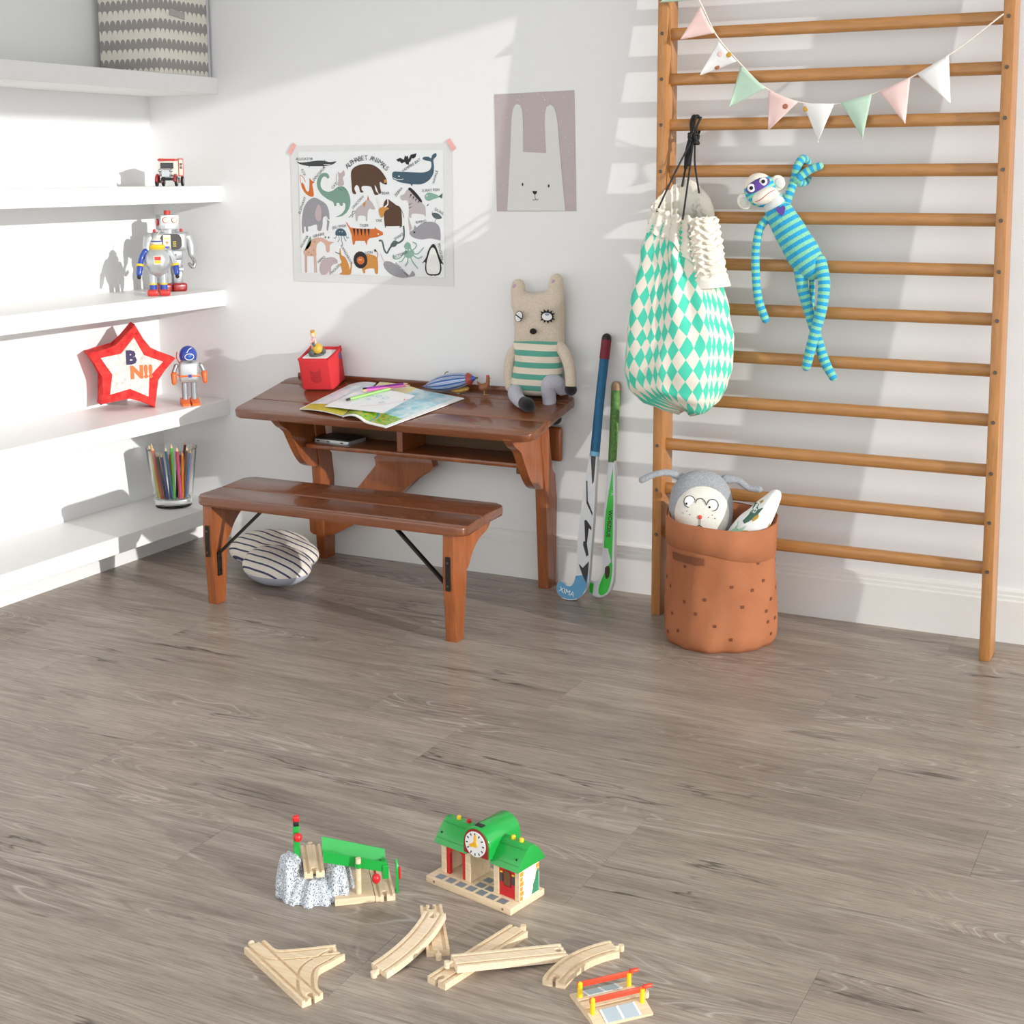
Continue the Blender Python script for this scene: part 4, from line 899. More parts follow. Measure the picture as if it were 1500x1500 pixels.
def page(c00, c10, c11, c01, lift, bend, name, mt, th=0.003):
    """bilinear page: c00 front-left, c10 front-right, c11 back-right, c01 back-left (desk x,y); lift(u,v) above the top"""
    bm = B(); uvl = bm.loops.layers.uv.verify(); n = 14; G = []
    for layer in (0, 1):
        g = []
        for j in range(n+1):
            row = []
            for i in range(n+1):
                u, v = i/n, j/n
                x = (c00[0]*(1-u)+c10[0]*u)*(1-v)+(c01[0]*(1-u)+c11[0]*u)*v; y = (c00[1]*(1-u)+c10[1]*u)*(1-v)+(c01[1]*(1-u)+c11[1]*u)*v
                row.append(bm.verts.new((x, y, dz(y)+lift(u, v)-(th if layer == 0 else 0))))
            g.append(row)
        G.append(g)
    for layer in (0, 1):
        for j in range(n):
            for i in range(n):
                f = bm.faces.new((G[layer][j][i], G[layer][j][i+1], G[layer][j+1][i+1], G[layer][j+1][i]))
                for lp, (a, b) in zip(f.loops, ((i, j), (i+1, j), (i+1, j+1), (i, j+1))): lp[uvl].uv = (a/n, b/n)
                f.material_index = 0 if layer else 1
    def side(seq):
        for (a, b) in zip(seq, seq[1:]):
            f = bm.faces.new((G[0][a[1]][a[0]], G[0][b[1]][b[0]], G[1][b[1]][b[0]], G[1][a[1]][a[0]])); f.material_index = 1
    side([(i, 0) for i in range(n+1)]); side([(n, j) for j in range(n+1)]); side([(i, n) for i in range(n, -1, -1)]); side([(0, j) for j in range(n, -1, -1)])
    return obj(name, bm, [mt, M_PAPER], MG, w=True, smooth=True)
page((0.552, -0.322), (0.755, -0.362), (0.682, -0.030), (0.592, -0.062), lambda u, v: 0.0045+0.010*math.sin(PI*u)*0.6+0.004*u*(1-v), 0, 'left_page', page_mat('picture_page_left', False))
page((0.755, -0.362), (0.962, -0.420), (1.090, -0.116), (0.692, -0.022), lambda u, v: 0.0055+0.014*math.sin(PI*min(1, u*1.9))*(1-0.55*v)*(1 if u < 0.53 else 0.0), 0, 'right_page', page_mat('picture_page_right', True))
# white drawing sheet on top
PD = thing('drawing_sheet', 'white sheet with faint blue pencil drawing lying on the magazine', 'paper', on_desk(0.8, -0.24, 0.02))
def sheet_z(x, y): return dz(y)+0.0215
bm = B(); cs = [(0.652, -0.318), (0.905, -0.345), (0.928, -0.170), (0.690, -0.098)]
n = 10; G = [[None]*(n+1) for _ in range(n+1)]
for j in range(n+1):
    for i in range(n+1):
        u, v = i/n, j/n
        x = (cs[0][0]*(1-u)+cs[1][0]*u)*(1-v)+(cs[3][0]*(1-u)+cs[2][0]*u)*v; y = (cs[0][1]*(1-u)+cs[1][1]*u)*(1-v)+(cs[3][1]*(1-u)+cs[2][1]*u)*v
        G[j][i] = bm.verts.new((x, y, sheet_z(x, y)-0.006*(1-u)**2*0.6))
for j in range(n):
    for i in range(n): bm.faces.new((G[j][i], G[j][i+1], G[j+1][i+1], G[j+1][i]))
obj('sheet', bm, M_PAPER if False else plain('white_paper', (0.84, 0.85, 0.86), 0.6, var=0.01), PD, w=True, smooth='all')
bm = B(); Md = Matrix.Translation((0, 0, 0.657+0.0225)) @ Matrix(((1, 0, 0, 0), (0, 1, 0, 0), (0, SL, 1, 0), (0, 0, 0, 1)))
for cx, cy, r in ((0.80, -0.20, 0.011), (0.835, -0.212, 0.012), (0.845, -0.255, 0.010)): ribbon(bm, circle(r, 10, cx, cy, r*0.7), 0.0018, Md)
ribbon(bm, [(0.765, -0.235), (0.78, -0.225), (0.775, -0.24), (0.79, -0.23)], 0.0016, Md); ribbon(bm, [(0.76, -0.205), (0.775, -0.20), (0.785, -0.207)], 0.0016, Md)
obj('pencil_drawing', bm, plain('blue_pencil', rgb(110, 170, 205), 0.8), PD, w=True)
bm = B(); ribbon(bm, [(0.79, -0.30), (0.86, -0.27), (0.918, -0.222)], 0.0014, Md); ribbon(bm, [(0.905, -0.205), (0.912, -0.215), (0.922, -0.208)], 0.003, Md); obj('pink_drawing', bm, plain('pink_pencil', rgb(220, 120, 150), 0.8), PD, w=True)
for lab, col, cap, a, b in (('purple pencil with black cap lying on the drawing', (150, 66, 170), True, (0.700, -0.158), (0.835, -0.077)), ('pink pencil lying beside the purple one on the drawing', (232, 120, 190), False, (0.712, -0.176), (0.852, -0.092)), ('lime green pencil with dark end lying on the drawing', (120, 208, 48), True, (0.706, -0.272), (0.806, -0.132))):
    A = Vector(on_desk(*a, 0.0265)); E = Vector(on_desk(*b, 0.0265)); d = (E-A).normalized(); c = (A+E)/2
    t = thing('pencil', lab, 'pencil', tuple(c), group='pencils on the desk')
    bm = B(); tube(bm, [A+d*0.02, E-d*0.008], 0.0046, 6, 1, False); obj('barrel', bm, plain('desk_pencil_'+lab.split()[0], rgb(*col), 0.35, var=0.02), t, w=True)
    bm = B(); cyl(bm, A+d*0.02, A+d*0.006, 0.0047, 0.0042, 10); obj('end_cap', bm, M_BLACK if cap else M_TIP, t, w=True, smooth=True)
    bm = B(); cyl(bm, E-d*0.008, E+d*0.008, 0.0044, 0.0008, 10); obj('tip', bm, M_TIP, t, w=True, smooth=True)

# tin airship
AX0, AX1 = Vector((0.902, -0.062, 0.660)), Vector((1.098, -0.072, 0.701))
ZP = thing('toy_airship', 'blue striped tin toy airship with a golden gondola on the desk', 'toy airship', on_desk(1.0, -0.06))
d = (AX1-AX0); pr = [0.004, 0.013, 0.021, 0.026, 0.0285, 0.029, 0.028, 0.025, 0.019, 0.010]
bm = B(); tube(bm, [AX0+d*(i/9) for i in range(10)], pr, 24, 3, False)
ka = N('blue_striped_tin'); u = ka.sep(ka.coord('UV'))[0]; f = ka.math('ABSOLUTE', ka.math('SUBTRACT', ka.math('FRACT', ka.math('MULTIPLY', u, 11.0)), 0.5))
ka.color(ka.ramp(f, [(0.0, rgb(52, 84, 150)), (0.2, rgb(96, 132, 186)), (0.34, rgb(206, 212, 226)), (0.48, rgb(120, 128, 170))])); ka.set(0.28, 0.35, 0.5)
hull = obj('hull', bm, ka.m, ZP, w=True, smooth='all')
bm = B(); tube(bm, [AX0+d*0.925, AX0+d*0.96, AX0+d], [0.0228, 0.0178, 0.011], 20, 3, False); obj('red_band', bm, plain('rust_red_tin', rgb(172, 74, 60), 0.35), hull, w=True, smooth='all')
bm = B(); tube(bm, [AX0+d*0.99, AX0+d*1.03, AX0+d*1.06], [0.0115, 0.008, 0.004], 16, 3); obj('nose', bm, M_TBLUE, hull, w=True, smooth='all')
bm = B(); ell(bm, AX0+d*1.085, (0.006, 0.004, 0.004), nu=10, nv=8); obj('nose_knob', bm, plain('dark_brass', rgb(110, 104, 70), 0.4, 0.5), hull, w=True, smooth='all')
bm = B(); tube(bm, [(1.018, -0.067, 0.6545), (1.045, -0.069, 0.656), (1.075, -0.070, 0.663)], [0.008, 0.0115, 0.009], 14, 4, True, 0.8); obj('gondola', bm, plain('brass_print', rgb(178, 136, 62), 0.4, 0.3, var=0.35, scale=220), ZP, w=True, smooth='all')
bm = B(); cyl(bm, (1.043, -0.074, 0.6485), (1.043, -0.066, 0.6485), 0.006, n=12); obj('wheel', bm, M_CHROME, ZP, w=True)
bm = B(); tube(bm, [(0.985, -0.064, 0.709), (0.99, -0.064, 0.7155), (0.998, -0.064, 0.717)], 0.0016, 6); obj('hanging_hook', bm, M_STEEL, ZP, w=True, smooth='all')
for sy in (-1, 1):
    bm = B(); box(bm, AX0+d*0.08+Vector((0, sy*0.012, 0.0)), (0.03, 0.014, 0.001)); obj('tail_fin', bm, M_TBLUE, ZP, w=True)

# little brown hen
t = thing('hen_figurine', 'small brown toy hen standing on the desk beside the airship', 'figurine', on_desk(1.137, -0.062), (0, 0, 0.25))
M_HEN = plain('hen_brown', rgb(148, 92, 60), 0.6, var=0.2, scale=300)
bm = B(); ell(bm, (0, 0, 0.028), (0.019, 0.012, 0.0135), rot=(0, -0.25, 0), nu=16, nv=10); bb = obj('body', bm, M_HEN, t, smooth='all')
bm = B(); tube(bm, [(0.008, 0, 0.03), (0.014, 0, 0.045), (0.014, 0, 0.055)], [0.011, 0.007, 0.0062], 12); ell(bm, (0.015, 0, 0.059), (0.007, 0.006, 0.0065), nu=12, nv=8); obj('neck', bm, M_HEN, t, smooth='all')
bm = B(); prism(bm, [(-0.01, 0.026), (-0.022, 0.036), (-0.025, 0.048), (-0.019, 0.045), (-0.012, 0.038), (-0.002, 0.036)], -0.004, 0.004, XZ, bev=0.001); obj('tail', bm, M_HEN, t, smooth=True)
bm = B(); prism(bm, [(0.008, 0.064), (0.010, 0.071), (0.013, 0.068), (0.016, 0.072), (0.019, 0.068), (0.021, 0.066), (0.018, 0.063)], -0.0015, 0.0015, XZ); obj('comb', bm, plain('hen_red', rgb(190, 72, 60), 0.6), t)
bm = B(); cyl(bm, (0.021, 0, 0.059), (0.027, 0, 0.057), 0.002, 0.0004, 8); obj('beak', bm, plain('hen_beak', rgb(214, 170, 80), 0.5), t)
for sy in (-1, 1):
    bm = B(); cyl(bm, (0.002, sy*0.004, 0.0), (0.001, sy*0.004, 0.018), 0.0016, n=8); box(bm, (0.006, sy*0.004, 0.0012), (0.014, 0.005, 0.002)); obj('leg', bm, plain('hen_leg', rgb(176, 140, 60), 0.5), t)

# flat black disc player in the book compartment
t = thing('disc_player', 'flat black portable player lying in the desk compartment', 'device', (0.588, -0.128, 0.451), (0, 0, math.radians(-4)))
bm = B(); prism(bm, rrect(0.155, 0.115, 0.012), 0.0, 0.013, bev=0.002); bd = obj('case', bm, M_SILVER, t, smooth=True)
bm = B(); prism(bm, rrect(0.151, 0.111, 0.012), 0.013, 0.0175, bev=0.0015); obj('lid', bm, M_BLACK, t, smooth=True)
for x in (-0.055, -0.01, 0.05):
    bm = B(); box(bm, (x, -0.0577, 0.0065), (0.012, 0.001, 0.004)); obj('button', bm, M_BLACK, bd)

# ------------------------------------------------------------------ bear plush on the desk
M_BEAR = knit('beige_knit', rgb(216, 200, 180))
M_BGREY = knit('grey_knit', rgb(186, 184, 196))
M_BBLK = knit('black_knit', rgb(34, 33, 36))
BR = thing('bear_plush', 'beige knitted bear plush with green striped jumper sitting on the desk', 'soft toy', (1.34, -0.06, 0.645))
head = smooth2([(1.246, 1.000), (1.300, 1.000), (1.342, 1.002), (1.385, 1.010), (1.422, 1.018), (1.430, 0.95), (1.432, 0.88), (1.432, 0.832), (1.390, 0.822), (1.342, 0.820), (1.295, 0.820), (1.258, 0.826), (1.254, 0.88), (1.248, 0.95)], 5)
tilt = Matrix.Translation((0, -0.062, 0)) @ Matrix.Translation((0, 0, 0.7)) @ Matrix.Rotation(-0.06, 4, 'X') @ Matrix.Translation((0, 0, -0.7))
bm = B(); pillow(bm, head, 0.044, tilt @ XZ, 8, p=2.6)
tube(bm, [(1.277, -0.058, 0.96), (1.266, -0.052, 1.0), (1.263, -0.047, 1.022)], [0.034, 0.027, 0.025], 16, 6, True, 0.8, (0, 1, 0)); tube(bm, [(1.402, -0.058, 0.97), (1.404, -0.052, 1.015), (1.405, -0.047, 1.043)], [0.034, 0.027, 0.025], 16, 6, True, 0.8, (0, 1, 0))
hd = obj('head', bm, M_BEAR, BR); remesh_smooth(hd, 0.0045, 5); hd.data.transform(root_m(BR).inverted())
hd.data.materials.clear(); hd.data.materials.append(M_BEAR)
for x, z in ((1.259, 1.020), (1.402, 1.040)):
    bm = B(); ell(bm, (x, -0.0665, z), (0.0068, 0.0022, 0.0095), rot=(0, 0.1, 0), nu=12, nv=8); obj('ear_stitching', bm, knit('lilac_knit', rgb(200, 164, 186)), hd, w=True, smooth='all')
torso = smooth2([(1.258, 0.838), (1.30, 0.846), (1.345, 0.850), (1.39, 0.850), (1.432, 0.842), (1.432, 0.79), (1.428, 0.74), (1.424, 0.69), (1.400, 0.662), (1.34, 0.655), (1.275, 0.658), (1.246, 0.672), (1.252, 0.72), (1.262, 0.77), (1.262, 0.81)], 5)
kb = N('striped_jumper_knit'); z = kb.sep(kb.coord())[2]; co = kb.coord()
g = kb.math('LESS_THAN', kb.math('FRACT', kb.math('DIVIDE', kb.math('ADD', z, 0.008), 0.0395)), 0.47)
kb.color(kb.mix(g, rgb(226, 214, 194), rgb(92, 164, 146))); kb.set(0.95, 0, 0.15, 0, 0.2); kb.bump(kb.noise(co, 260, 2), 0.35, 0.002)
bm = B(); pillow(bm, torso, 0.052, Matrix.Translation((0, -0.062, 0)) @ XZ, 8, p=2.4); obj('jumper', bm, kb.m, BR, w=True, smooth='all')
for nm, pts in (('arm', [(1.268, -0.062, 0.818), (1.246, -0.068, 0.78), (1.238, -0.072, 0.73), (1.244, -0.072, 0.682)]), ('arm', [(1.428, -0.070, 0.826), (1.455, -0.082, 0.80), (1.474, -0.09, 0.755), (1.480, -0.095, 0.705)])):
    bm = B(); tube(bm, pts, [0.020, 0.020, 0.019, 0.0185], 14); ar = obj(nm, bm, M_BEAR, BR, w=True, smooth='all')
bm = B(); ell(bm, (1.480, -0.096, 0.690), (0.0205, 0.0205, 0.021), nu=16, nv=12); obj('paw', bm, M_BBLK, ar, w=True, smooth='all')
bm = B(); tube(bm, [(1.275, -0.075, 0.675), (1.283, -0.115, 0.668), (1.315, -0.150, 0.652), (1.342, -0.168, 0.646)], [0.026, 0.025, 0.0225, 0.0215], 16); lg = obj('leg', bm, M_BGREY, BR, w=True, smooth='all')
bm = B(); tube(bm, [(1.345, -0.170, 0.6465), (1.366, -0.184, 0.6425)], [0.0225, 0.0235], 16, 3); obj('foot', bm, M_BBLK, lg, w=True, smooth='all')
bm = B(); tube(bm, [(1.430, -0.060, 0.686), (1.420, -0.082, 0.706), (1.406, -0.096, 0.708), (1.397, -0.094, 0.688), (1.397, -0.0865, 0.652), (1.397, -0.0865, 0.628), (1.400, -0.078, 0.594)], [0.025, 0.0275, 0.028, 0.0262, 0.0235, 0.0225, 0.0205], 16); lg = obj('leg', bm, M_BGREY, BR, w=True, smooth='all')
bm = B(); ell(bm, (1.406, -0.062, 0.583), (0.023, 0.0215, 0.0225), nu=16, nv=12); obj('foot', bm, M_BBLK, lg, w=True, smooth='all')
Mf = Matrix.Translation((0, -0.107, 0)) @ XZ
def disc(outline, y, mt, name, par, th=0.0015):
    bm = B(); prism(bm, outline, 0, th, Matrix.Translation((0, y, 0)) @ XZ); return obj(name, bm, mt, par, w=True)
M_FELT = plain('white_felt', (0.82, 0.82, 0.81), 0.9, var=0.02); M_BFELT = plain('black_felt', rgb(28, 27, 29), 0.9, var=0.03)
def ellp(cx, cz, a, b, rot=0.0, n=20): return [(cx+a*math.cos(t)*math.cos(rot)-b*math.sin(t)*math.sin(rot), cz+a*math.cos(t)*math.sin(rot)+b*math.sin(t)*math.cos(rot)) for t in [2*PI*i/n for i in range(n)]]
# sleepy left eye
e1 = disc(ellp(1.294, 0.925, 0.0142, 0.0195, -0.35), -0.1055, M_BFELT, 'eye', hd); disc(ellp(1.294, 0.925, 0.0122, 0.0175, -0.35), -0.1062, M_FELT, 'eye_white', hd)
bm = B(); ribbon(bm, [(1.284, 0.931), (1.304, 0.918)], 0.0042, Matrix.Translation((0, -0.108, 0)) @ XZ, sub=1); obj('eye_slit', bm, M_BFELT, hd, w=True)
# wide right eye with lashes
ls = []
for i in range(26):
    a = 2*PI*i/26; up = math.sin(a); r1 = 1.0 if i % 2 else (1.55 if abs(up) > 0.25 else 1.15)
    ls.append((1.398+0.0215*r1*math.cos(a), 0.930+0.0155*r1*math.sin(a)))
disc(ls, -0.1045, M_BFELT, 'lashes', hd); disc(ellp(1.398, 0.929, 0.0185, 0.0128), -0.1057, M_FELT, 'eye_white', hd); disc(ellp(1.399, 0.9365, 0.008, 0.0045), -0.1073, plain('pale_iris', rgb(150, 168, 178), 0.8), 'iris', hd)
bm = B(); ell(bm, (1.348, -0.108, 0.878), (0.0128, 0.007, 0.0098), nu=14, nv=10); obj('nose', bm, M_BFELT, hd, w=True, smooth='all')
# ------------------------------------------------------------------ drawstring bag on the bars
def bag_mat():
    k = N('mint_harlequin_canvas'); uv = k.sep(k.coord('UV')); co = k.coord()
    p = k.math('ADD', k.math('DIVIDE', uv[0], 0.030), k.math('DIVIDE', uv[1], 0.064)); q = k.math('SUBTRACT', k.math('DIVIDE', uv[0], 0.030), k.math('DIVIDE', uv[1], 0.064))
    s = k.math('MODULO', k.math('ADD', k.math('ADD', k.math('FLOOR', p), k.math('FLOOR', q)), 400.0), 2.0)
    k.color(k.mix(s, rgb(232, 222, 206), rgb(84, 206, 176))); k.set(0.9, 0, 0.15); k.bump(k.noise(co, 420, 2), 0.12, 0.0006)
    return k.m
M_CANVAS = plain('cream_canvas', rgb(230, 222, 208), 0.9, var=0.03, scale=300, bump=0.15)
M_CORD = plain('black_cord', rgb(28, 27, 29), 0.7, var=0.08, scale=300)
BAG = thing('drawstring_bag', 'mint and cream harlequin drawstring bag hanging from the bars by a black cord', 'bag', (1.93, -0.25, 0.68))
def keyed(keys, z):
    for (z0, v0), (z1, v1) in zip(keys, keys[1:]):
        if z0 >= z >= z1:
            t = (z0-z)/(z0-z1); t = t*t*(3-2*t); return v0*(1-t)+v1*t
    return keys[0][1] if z > keys[0][0] else keys[-1][1]
XL = [(1.29, 1.815), (1.25, 1.803), (1.156, 1.782), (0.987, 1.760), (0.90, 1.752), (0.81, 1.748), (0.755, 1.758), (0.715, 1.800), (0.69, 1.870), (0.678, 1.93)]
XRt = [(1.29, 1.955), (1.25, 1.975), (1.156, 2.008), (1.10, 2.034), (0.987, 2.068), (0.90, 2.086), (0.81, 2.086), (0.755, 2.076), (0.715, 2.062), (0.69, 2.035), (0.678, 1.98)]
YB = [(1.29, 0.042), (1.15, 0.075), (0.95, 0.105), (0.82, 0.110), (0.74, 0.092), (0.70, 0.058), (0.678, 0.02)]
YC = [(1.29, -0.206), (1.15, -0.240), (1.0, -0.272), (0.68, -0.284)]
def bag_pt(th, z, off=0.0):
    xl, xr, b, yc = keyed(XL, z), keyed(XRt, z), keyed(YB, z), keyed(YC, z)
    a = (xr-xl)/2+off; b = b+off; f = min(1.0, max(0.25, (z-0.69)/0.10)) if z < 0.79 else 1.0
    tw = 1.1*(z-0.95)
    top = max(0.0, (z-0.75)/0.5)
    # long hanging folds, deepest at the gathered side
    g = 0.12*math.sin(5*th+2.0*tw+0.6)+0.085*math.sin(8*th-3.2*tw+1.9)+0.05*math.sin(13*th+4.0*tw)
    pin = math.exp(-((th+0.95+0.9*(z-0.95))/0.16)**2)*0.30+math.exp(-((th+1.75-0.55*(z-0.95))/0.13)**2)*0.22
    s = 1+f*(g*(0.5+0.45*top)-pin*0.9*(0.5+0.6*top))
    side = abs(math.cos(th))**1.5     # keep the outer silhouette, fold the front
    s = s*(1-side)+(1+0.25*f*g)*side
    return Vector(((xl+xr)/2+a*s*math.cos(th), yc+b*s*math.sin(th), z+0.012*math.sin(3*th+1)*(1-top)*(1 if z < 0.9 else 0)))
bm = B(); uvl = bm.loops.layers.uv.verify(); nth, nz = 120, 56
zs = [1.246-(1.246-0.678)*(i/nz) for i in range(nz+1)]
rows = [[bm.verts.new(bag_pt(-PI+2*PI*k/nth, z)) for k in range(nth)] for z in zs]
for j in range(nz):
    for k in range(nth):
        f = bm.faces.new((rows[j][k], rows[j][(k+1) % nth], rows[j+1][(k+1) % nth], rows[j+1][k]))
        for lp, (kk_, jj) in zip(f.loops, ((k, j), (k+1, j), (k+1, j+1), (k, j+1))): lp[uvl].uv = (kk_/nth*0.96+0.01*math.sin(kk_/nth*30), zs[jj]+0.03*math.sin(kk_/nth*2*PI*2))
bm.faces.new(rows[-1])
obj('sack', bm, bag_mat(), BAG, w=True, smooth='all')
# cream collar: low and ruched on the right, rising to a flap at the back
def zl(th): return 1.243-0.185*max(0, math.cos(th))**1.4*(1 if th < 0 else 0.8)-0.045*max(0, -math.sin(th))**2
def zu(th): return 1.272+0.028*max(0, -math.cos(th))+0.085*max(0, math.sin(th))**2-0.012*max(0, math.cos(th))
bm = B(); nth, nr = 200, 18; R_ = []
for j in range(nr+1):
    row = []
    for k in range(nth):
        th = -PI+2*PI*k/nth; z = zl(th)+(zu(th)-zl(th))*j/nr
        p = bag_pt(th, min(z, 1.285), 0.004)
        c = Vector(((keyed(XL, min(z, 1.285))+keyed(XRt, min(z, 1.285)))/2, keyed(YC, min(z, 1.285)), 0)); d = Vector((p.x-c.x, p.y-c.y, 0)).normalized()
        rz = max(0, math.cos(th-0.0))**0.7*(1 if -1.3 < th < 1.3 else 0)
        amp = 0.0075*rz*math.sin(PI*j/nr)+0.002
        p = p+d*(amp*math.sin(j*2.6+3*math.sin(th*9))+0.004*math.sin(th*23)); p.z = z+0.004*math.sin(th*17)
        if j >= nr-2: p = p+d*0.006
        row.append(bm.verts.new(p))
    R_.append(row)
for j in range(nr):
    for k in range(nth): bm.faces.new((R_[j][k], R_[j][(k+1) % nth], R_[j+1][(k+1) % nth], R_[j+1][k]))
obj('collar', bm, M_CANVAS, BAG, w=True, smooth='all')
# gathered, puckered channel on the right that opens into a plain cream panel
bm = B(); ns, nt_ = 110, 30; G = []
for i in range(ns+1):
    u = i/ns; row = []
    for j in range(nt_+1):
        v = j/nt_; wid = 0.050+0.010*math.sin(PI*u)+0.030*max(0, u-0.78)*4
        cx = 1.986+0.046*u; cz = 1.262-0.205*u; ang = (v-0.5)*2.3
        pk = 1.0 if u < 0.80 else max(0.0, 1-(u-0.80)/0.10)
        w1 = math.sin(u*2*PI*10.5+2.2*math.sin(v*6.3)+5*noise.noise(Vector((v*3, u*4, 1.7))))
        bulge = 0.030*math.cos(ang*0.9)+pk*(0.0075*w1+0.006*noise.noise(Vector((u*22, v*7, 3.1))))-pk*0.012*math.exp(-((v-0.52)/0.07)**2)
        x = cx+wid*0.5*math.sin(ang)*1.05+0.012*math.sin(ang); y = -0.250-0.038*u-bulge*1.05-0.02*(1-v); z = cz+0.010*(v-0.5)+pk*0.004*noise.noise(Vector((u*30, v*9, 8.0)))
        y += 0.045*max(0, v-0.55)*2
        row.append(bm.verts.new((x, y, z)))
    G.append(row)
for i in range(ns):
    for j in range(nt_): bm.faces.new((G[i][j], G[i][j+1], G[i+1][j+1], G[i+1][j]))
obj('gathered_channel', bm, M_CANVAS, BAG, w=True, smooth='all')
# back flap
bm = B(); fl = smooth2([(1.862, 1.255), (1.866, 1.33), (1.880, 1.366), (1.905, 1.374), (1.935, 1.355), (1.972, 1.315), (1.986, 1.26), (1.97, 1.225), (1.91, 1.22)], 5)
pillow(bm, fl, 0.016, Matrix.Translation((0, -0.150, 0)) @ XZ, 6); obj('back_flap', bm, M_CANVAS, BAG, w=True, smooth='all')
# cord: loops over the rung, knot, strands down to the collar
ry = rung_y(1.54); RX = 1.905
bm = B()
for dx in (-0.006, 0.004):
    tube(bm, [(RX+dx, ry-0.022, 1.515), (RX+dx-0.002, ry-0.024, 1.545), (RX+dx, ry-0.008, 1.566), (RX+dx, ry+0.014, 1.562), (RX+dx, ry+0.025, 1.54), (RX+dx, ry+0.014, 1.515), (RX+dx, ry-0.016, 1.508)], 0.0046, 8)
for a0 in range(3):
    pts = [(RX+0.004+0.014*math.cos(a+a0*2.1), ry-0.030+0.010*math.sin(2*a+a0), 1.497+0.015*math.sin(a+a0*1.3)) for a in [2*PI*i/9 for i in range(10)]]
    tube(bm, pts, 0.0048, 8, 4, False)
tube(bm, [(RX+0.006, ry-0.034, 1.505), (RX+0.016, ry-0.036, 1.535), (RX+0.026, ry-0.030, 1.560)], 0.0036, 8)
obj('knot', bm, M_CORD, BAG, w=True, smooth='all')
for pts, r in (([(RX, ry-0.034, 1.495), (1.868, -0.19, 1.39), (1.836, -0.250, 1.280)], 0.0030), ([(RX+0.004, ry-0.034, 1.49), (1.914, -0.19, 1.38), (1.926, -0.268, 1.258)], 0.0030), ([(RX-0.006, ry-0.026, 1.49), (1.894, -0.15, 1.43), (1.884, -0.164, 1.355)], 0.0034),
               ([(RX+0.008, ry-0.03, 1.49), (1.925, -0.165, 1.42), (1.942, -0.172, 1.335)], 0.0030), ([(RX-0.010, ry-0.024, 1.50), (1.888, -0.135, 1.46), (1.886, -0.14, 1.41)], 0.0062), ([(RX-0.004, ry-0.03, 1.50), (1.899, -0.142, 1.47), (1.896, -0.145, 1.42)], 0.0056)):
    bm = B(); tube(bm, pts, r, 8); obj('cord', bm, M_CORD, BAG, w=True, smooth='all')

# ------------------------------------------------------------------ sock monkey tied to a rung
BLU, GRN = rgb(46, 164, 212), rgb(140, 212, 176)
M_SOCK = uvstripes('sock_stripes_body', BLU, GRN, 0.0240, 0.52)
M_LIMB = uvstripes('sock_stripes_limb', BLU, GRN, 0.0205, 0.52)
M_SCREAM = knit('cream_sock', rgb(238, 230, 216), 300, 0.05); M_SPUR = knit('purple_sock', rgb(98, 66, 150), 300, 0.06)
MY = -0.172
MK = thing('sock_monkey', 'blue and green striped sock monkey dangling by one arm from the bars', 'soft toy', (2.25, MY, 0.80))
bm = B(); tube(bm, [(2.180, MY, 1.302), (2.196, MY, 1.272), (2.232, MY, 1.215), (2.268, MY, 1.158), (2.291, MY, 1.124)], [0.036, 0.043, 0.048, 0.051, 0.046], 24, 6, True, 0.72, (0, 1, 0)); bd = obj('body', bm, M_SOCK, MK, w=True, smooth='all')
bm = B(); tube(bm, [(2.168, MY-0.004, 1.322), (2.182, MY-0.004, 1.297)], [0.029, 0.0355], 22, 3, True, 0.72, (0, 1, 0)); obj('neck_ribbing', bm, knit('pale_grey_rib', rgb(212, 216, 214), 300, 0.05), MK, w=True, smooth='all')
bm = B(); ht = [(0, 0.7)]
hp = [(0.0, -0.009), (0.0045, -0.0145), (0.0085, -0.009)]
heart = smooth2([(0, -0.016), (0.010, -0.004), (0.014, 0.005), (0.010, 0.012), (0.004, 0.011), (0, 0.006), (-0.004, 0.011), (-0.010, 0.012), (-0.014, 0.005), (-0.010, -0.004)], 4)
prism(bm, heart, 0, 0.003, Matrix.Translation((2.208, MY-0.0315, 1.284)) @ Matrix.Rotation(0.30, 4, 'Z') @ XZ @ Matrix.Rotation(0.25, 4, 'Z')); obj('heart_patch', bm, M_SPUR, bd, w=True, smooth=True)
for pts, r, nm in (([(2.160, MY-0.005, 1.262), (2.138, MY-0.014, 1.225), (2.129, MY-0.016, 1.16), (2.131, MY-0.016, 1.09), (2.140, MY-0.016, 1.02), (2.163, MY-0.014, 0.958)], [0.0115, 0.0122, 0.0122, 0.0125, 0.013, 0.012], 'arm'),
                   ([(2.262, MY-0.002, 1.125), (2.271, MY-0.006, 1.06), (2.290, MY-0.004, 0.995), (2.314, MY-0.002, 0.922), (2.343, MY-0.004, 0.842), (2.371, MY-0.008, 0.795)], [0.0215, 0.0175, 0.0155, 0.0148, 0.0148, 0.0125], 'leg'),
                   ([(2.320, MY-0.006, 1.135), (2.339, MY-0.018, 1.075), (2.337, MY-0.030, 1.0), (2.320, MY-0.036, 0.925), (2.305, MY-0.034, 0.862), (2.297, MY-0.032, 0.825)], [0.0215, 0.0178, 0.0165, 0.0155, 0.0150, 0.0135], 'leg'),
                   ([(2.290, MY+0.020, 1.115), (2.296, MY+0.012, 1.055), (2.297, MY+0.008, 1.0)], [0.009, 0.0085, 0.008], 'tail')):
    bm = B(); tube(bm, pts, r, 14); obj(nm, bm, M_LIMB, MK, w=True, smooth='all')
ky = rung_y(1.399)
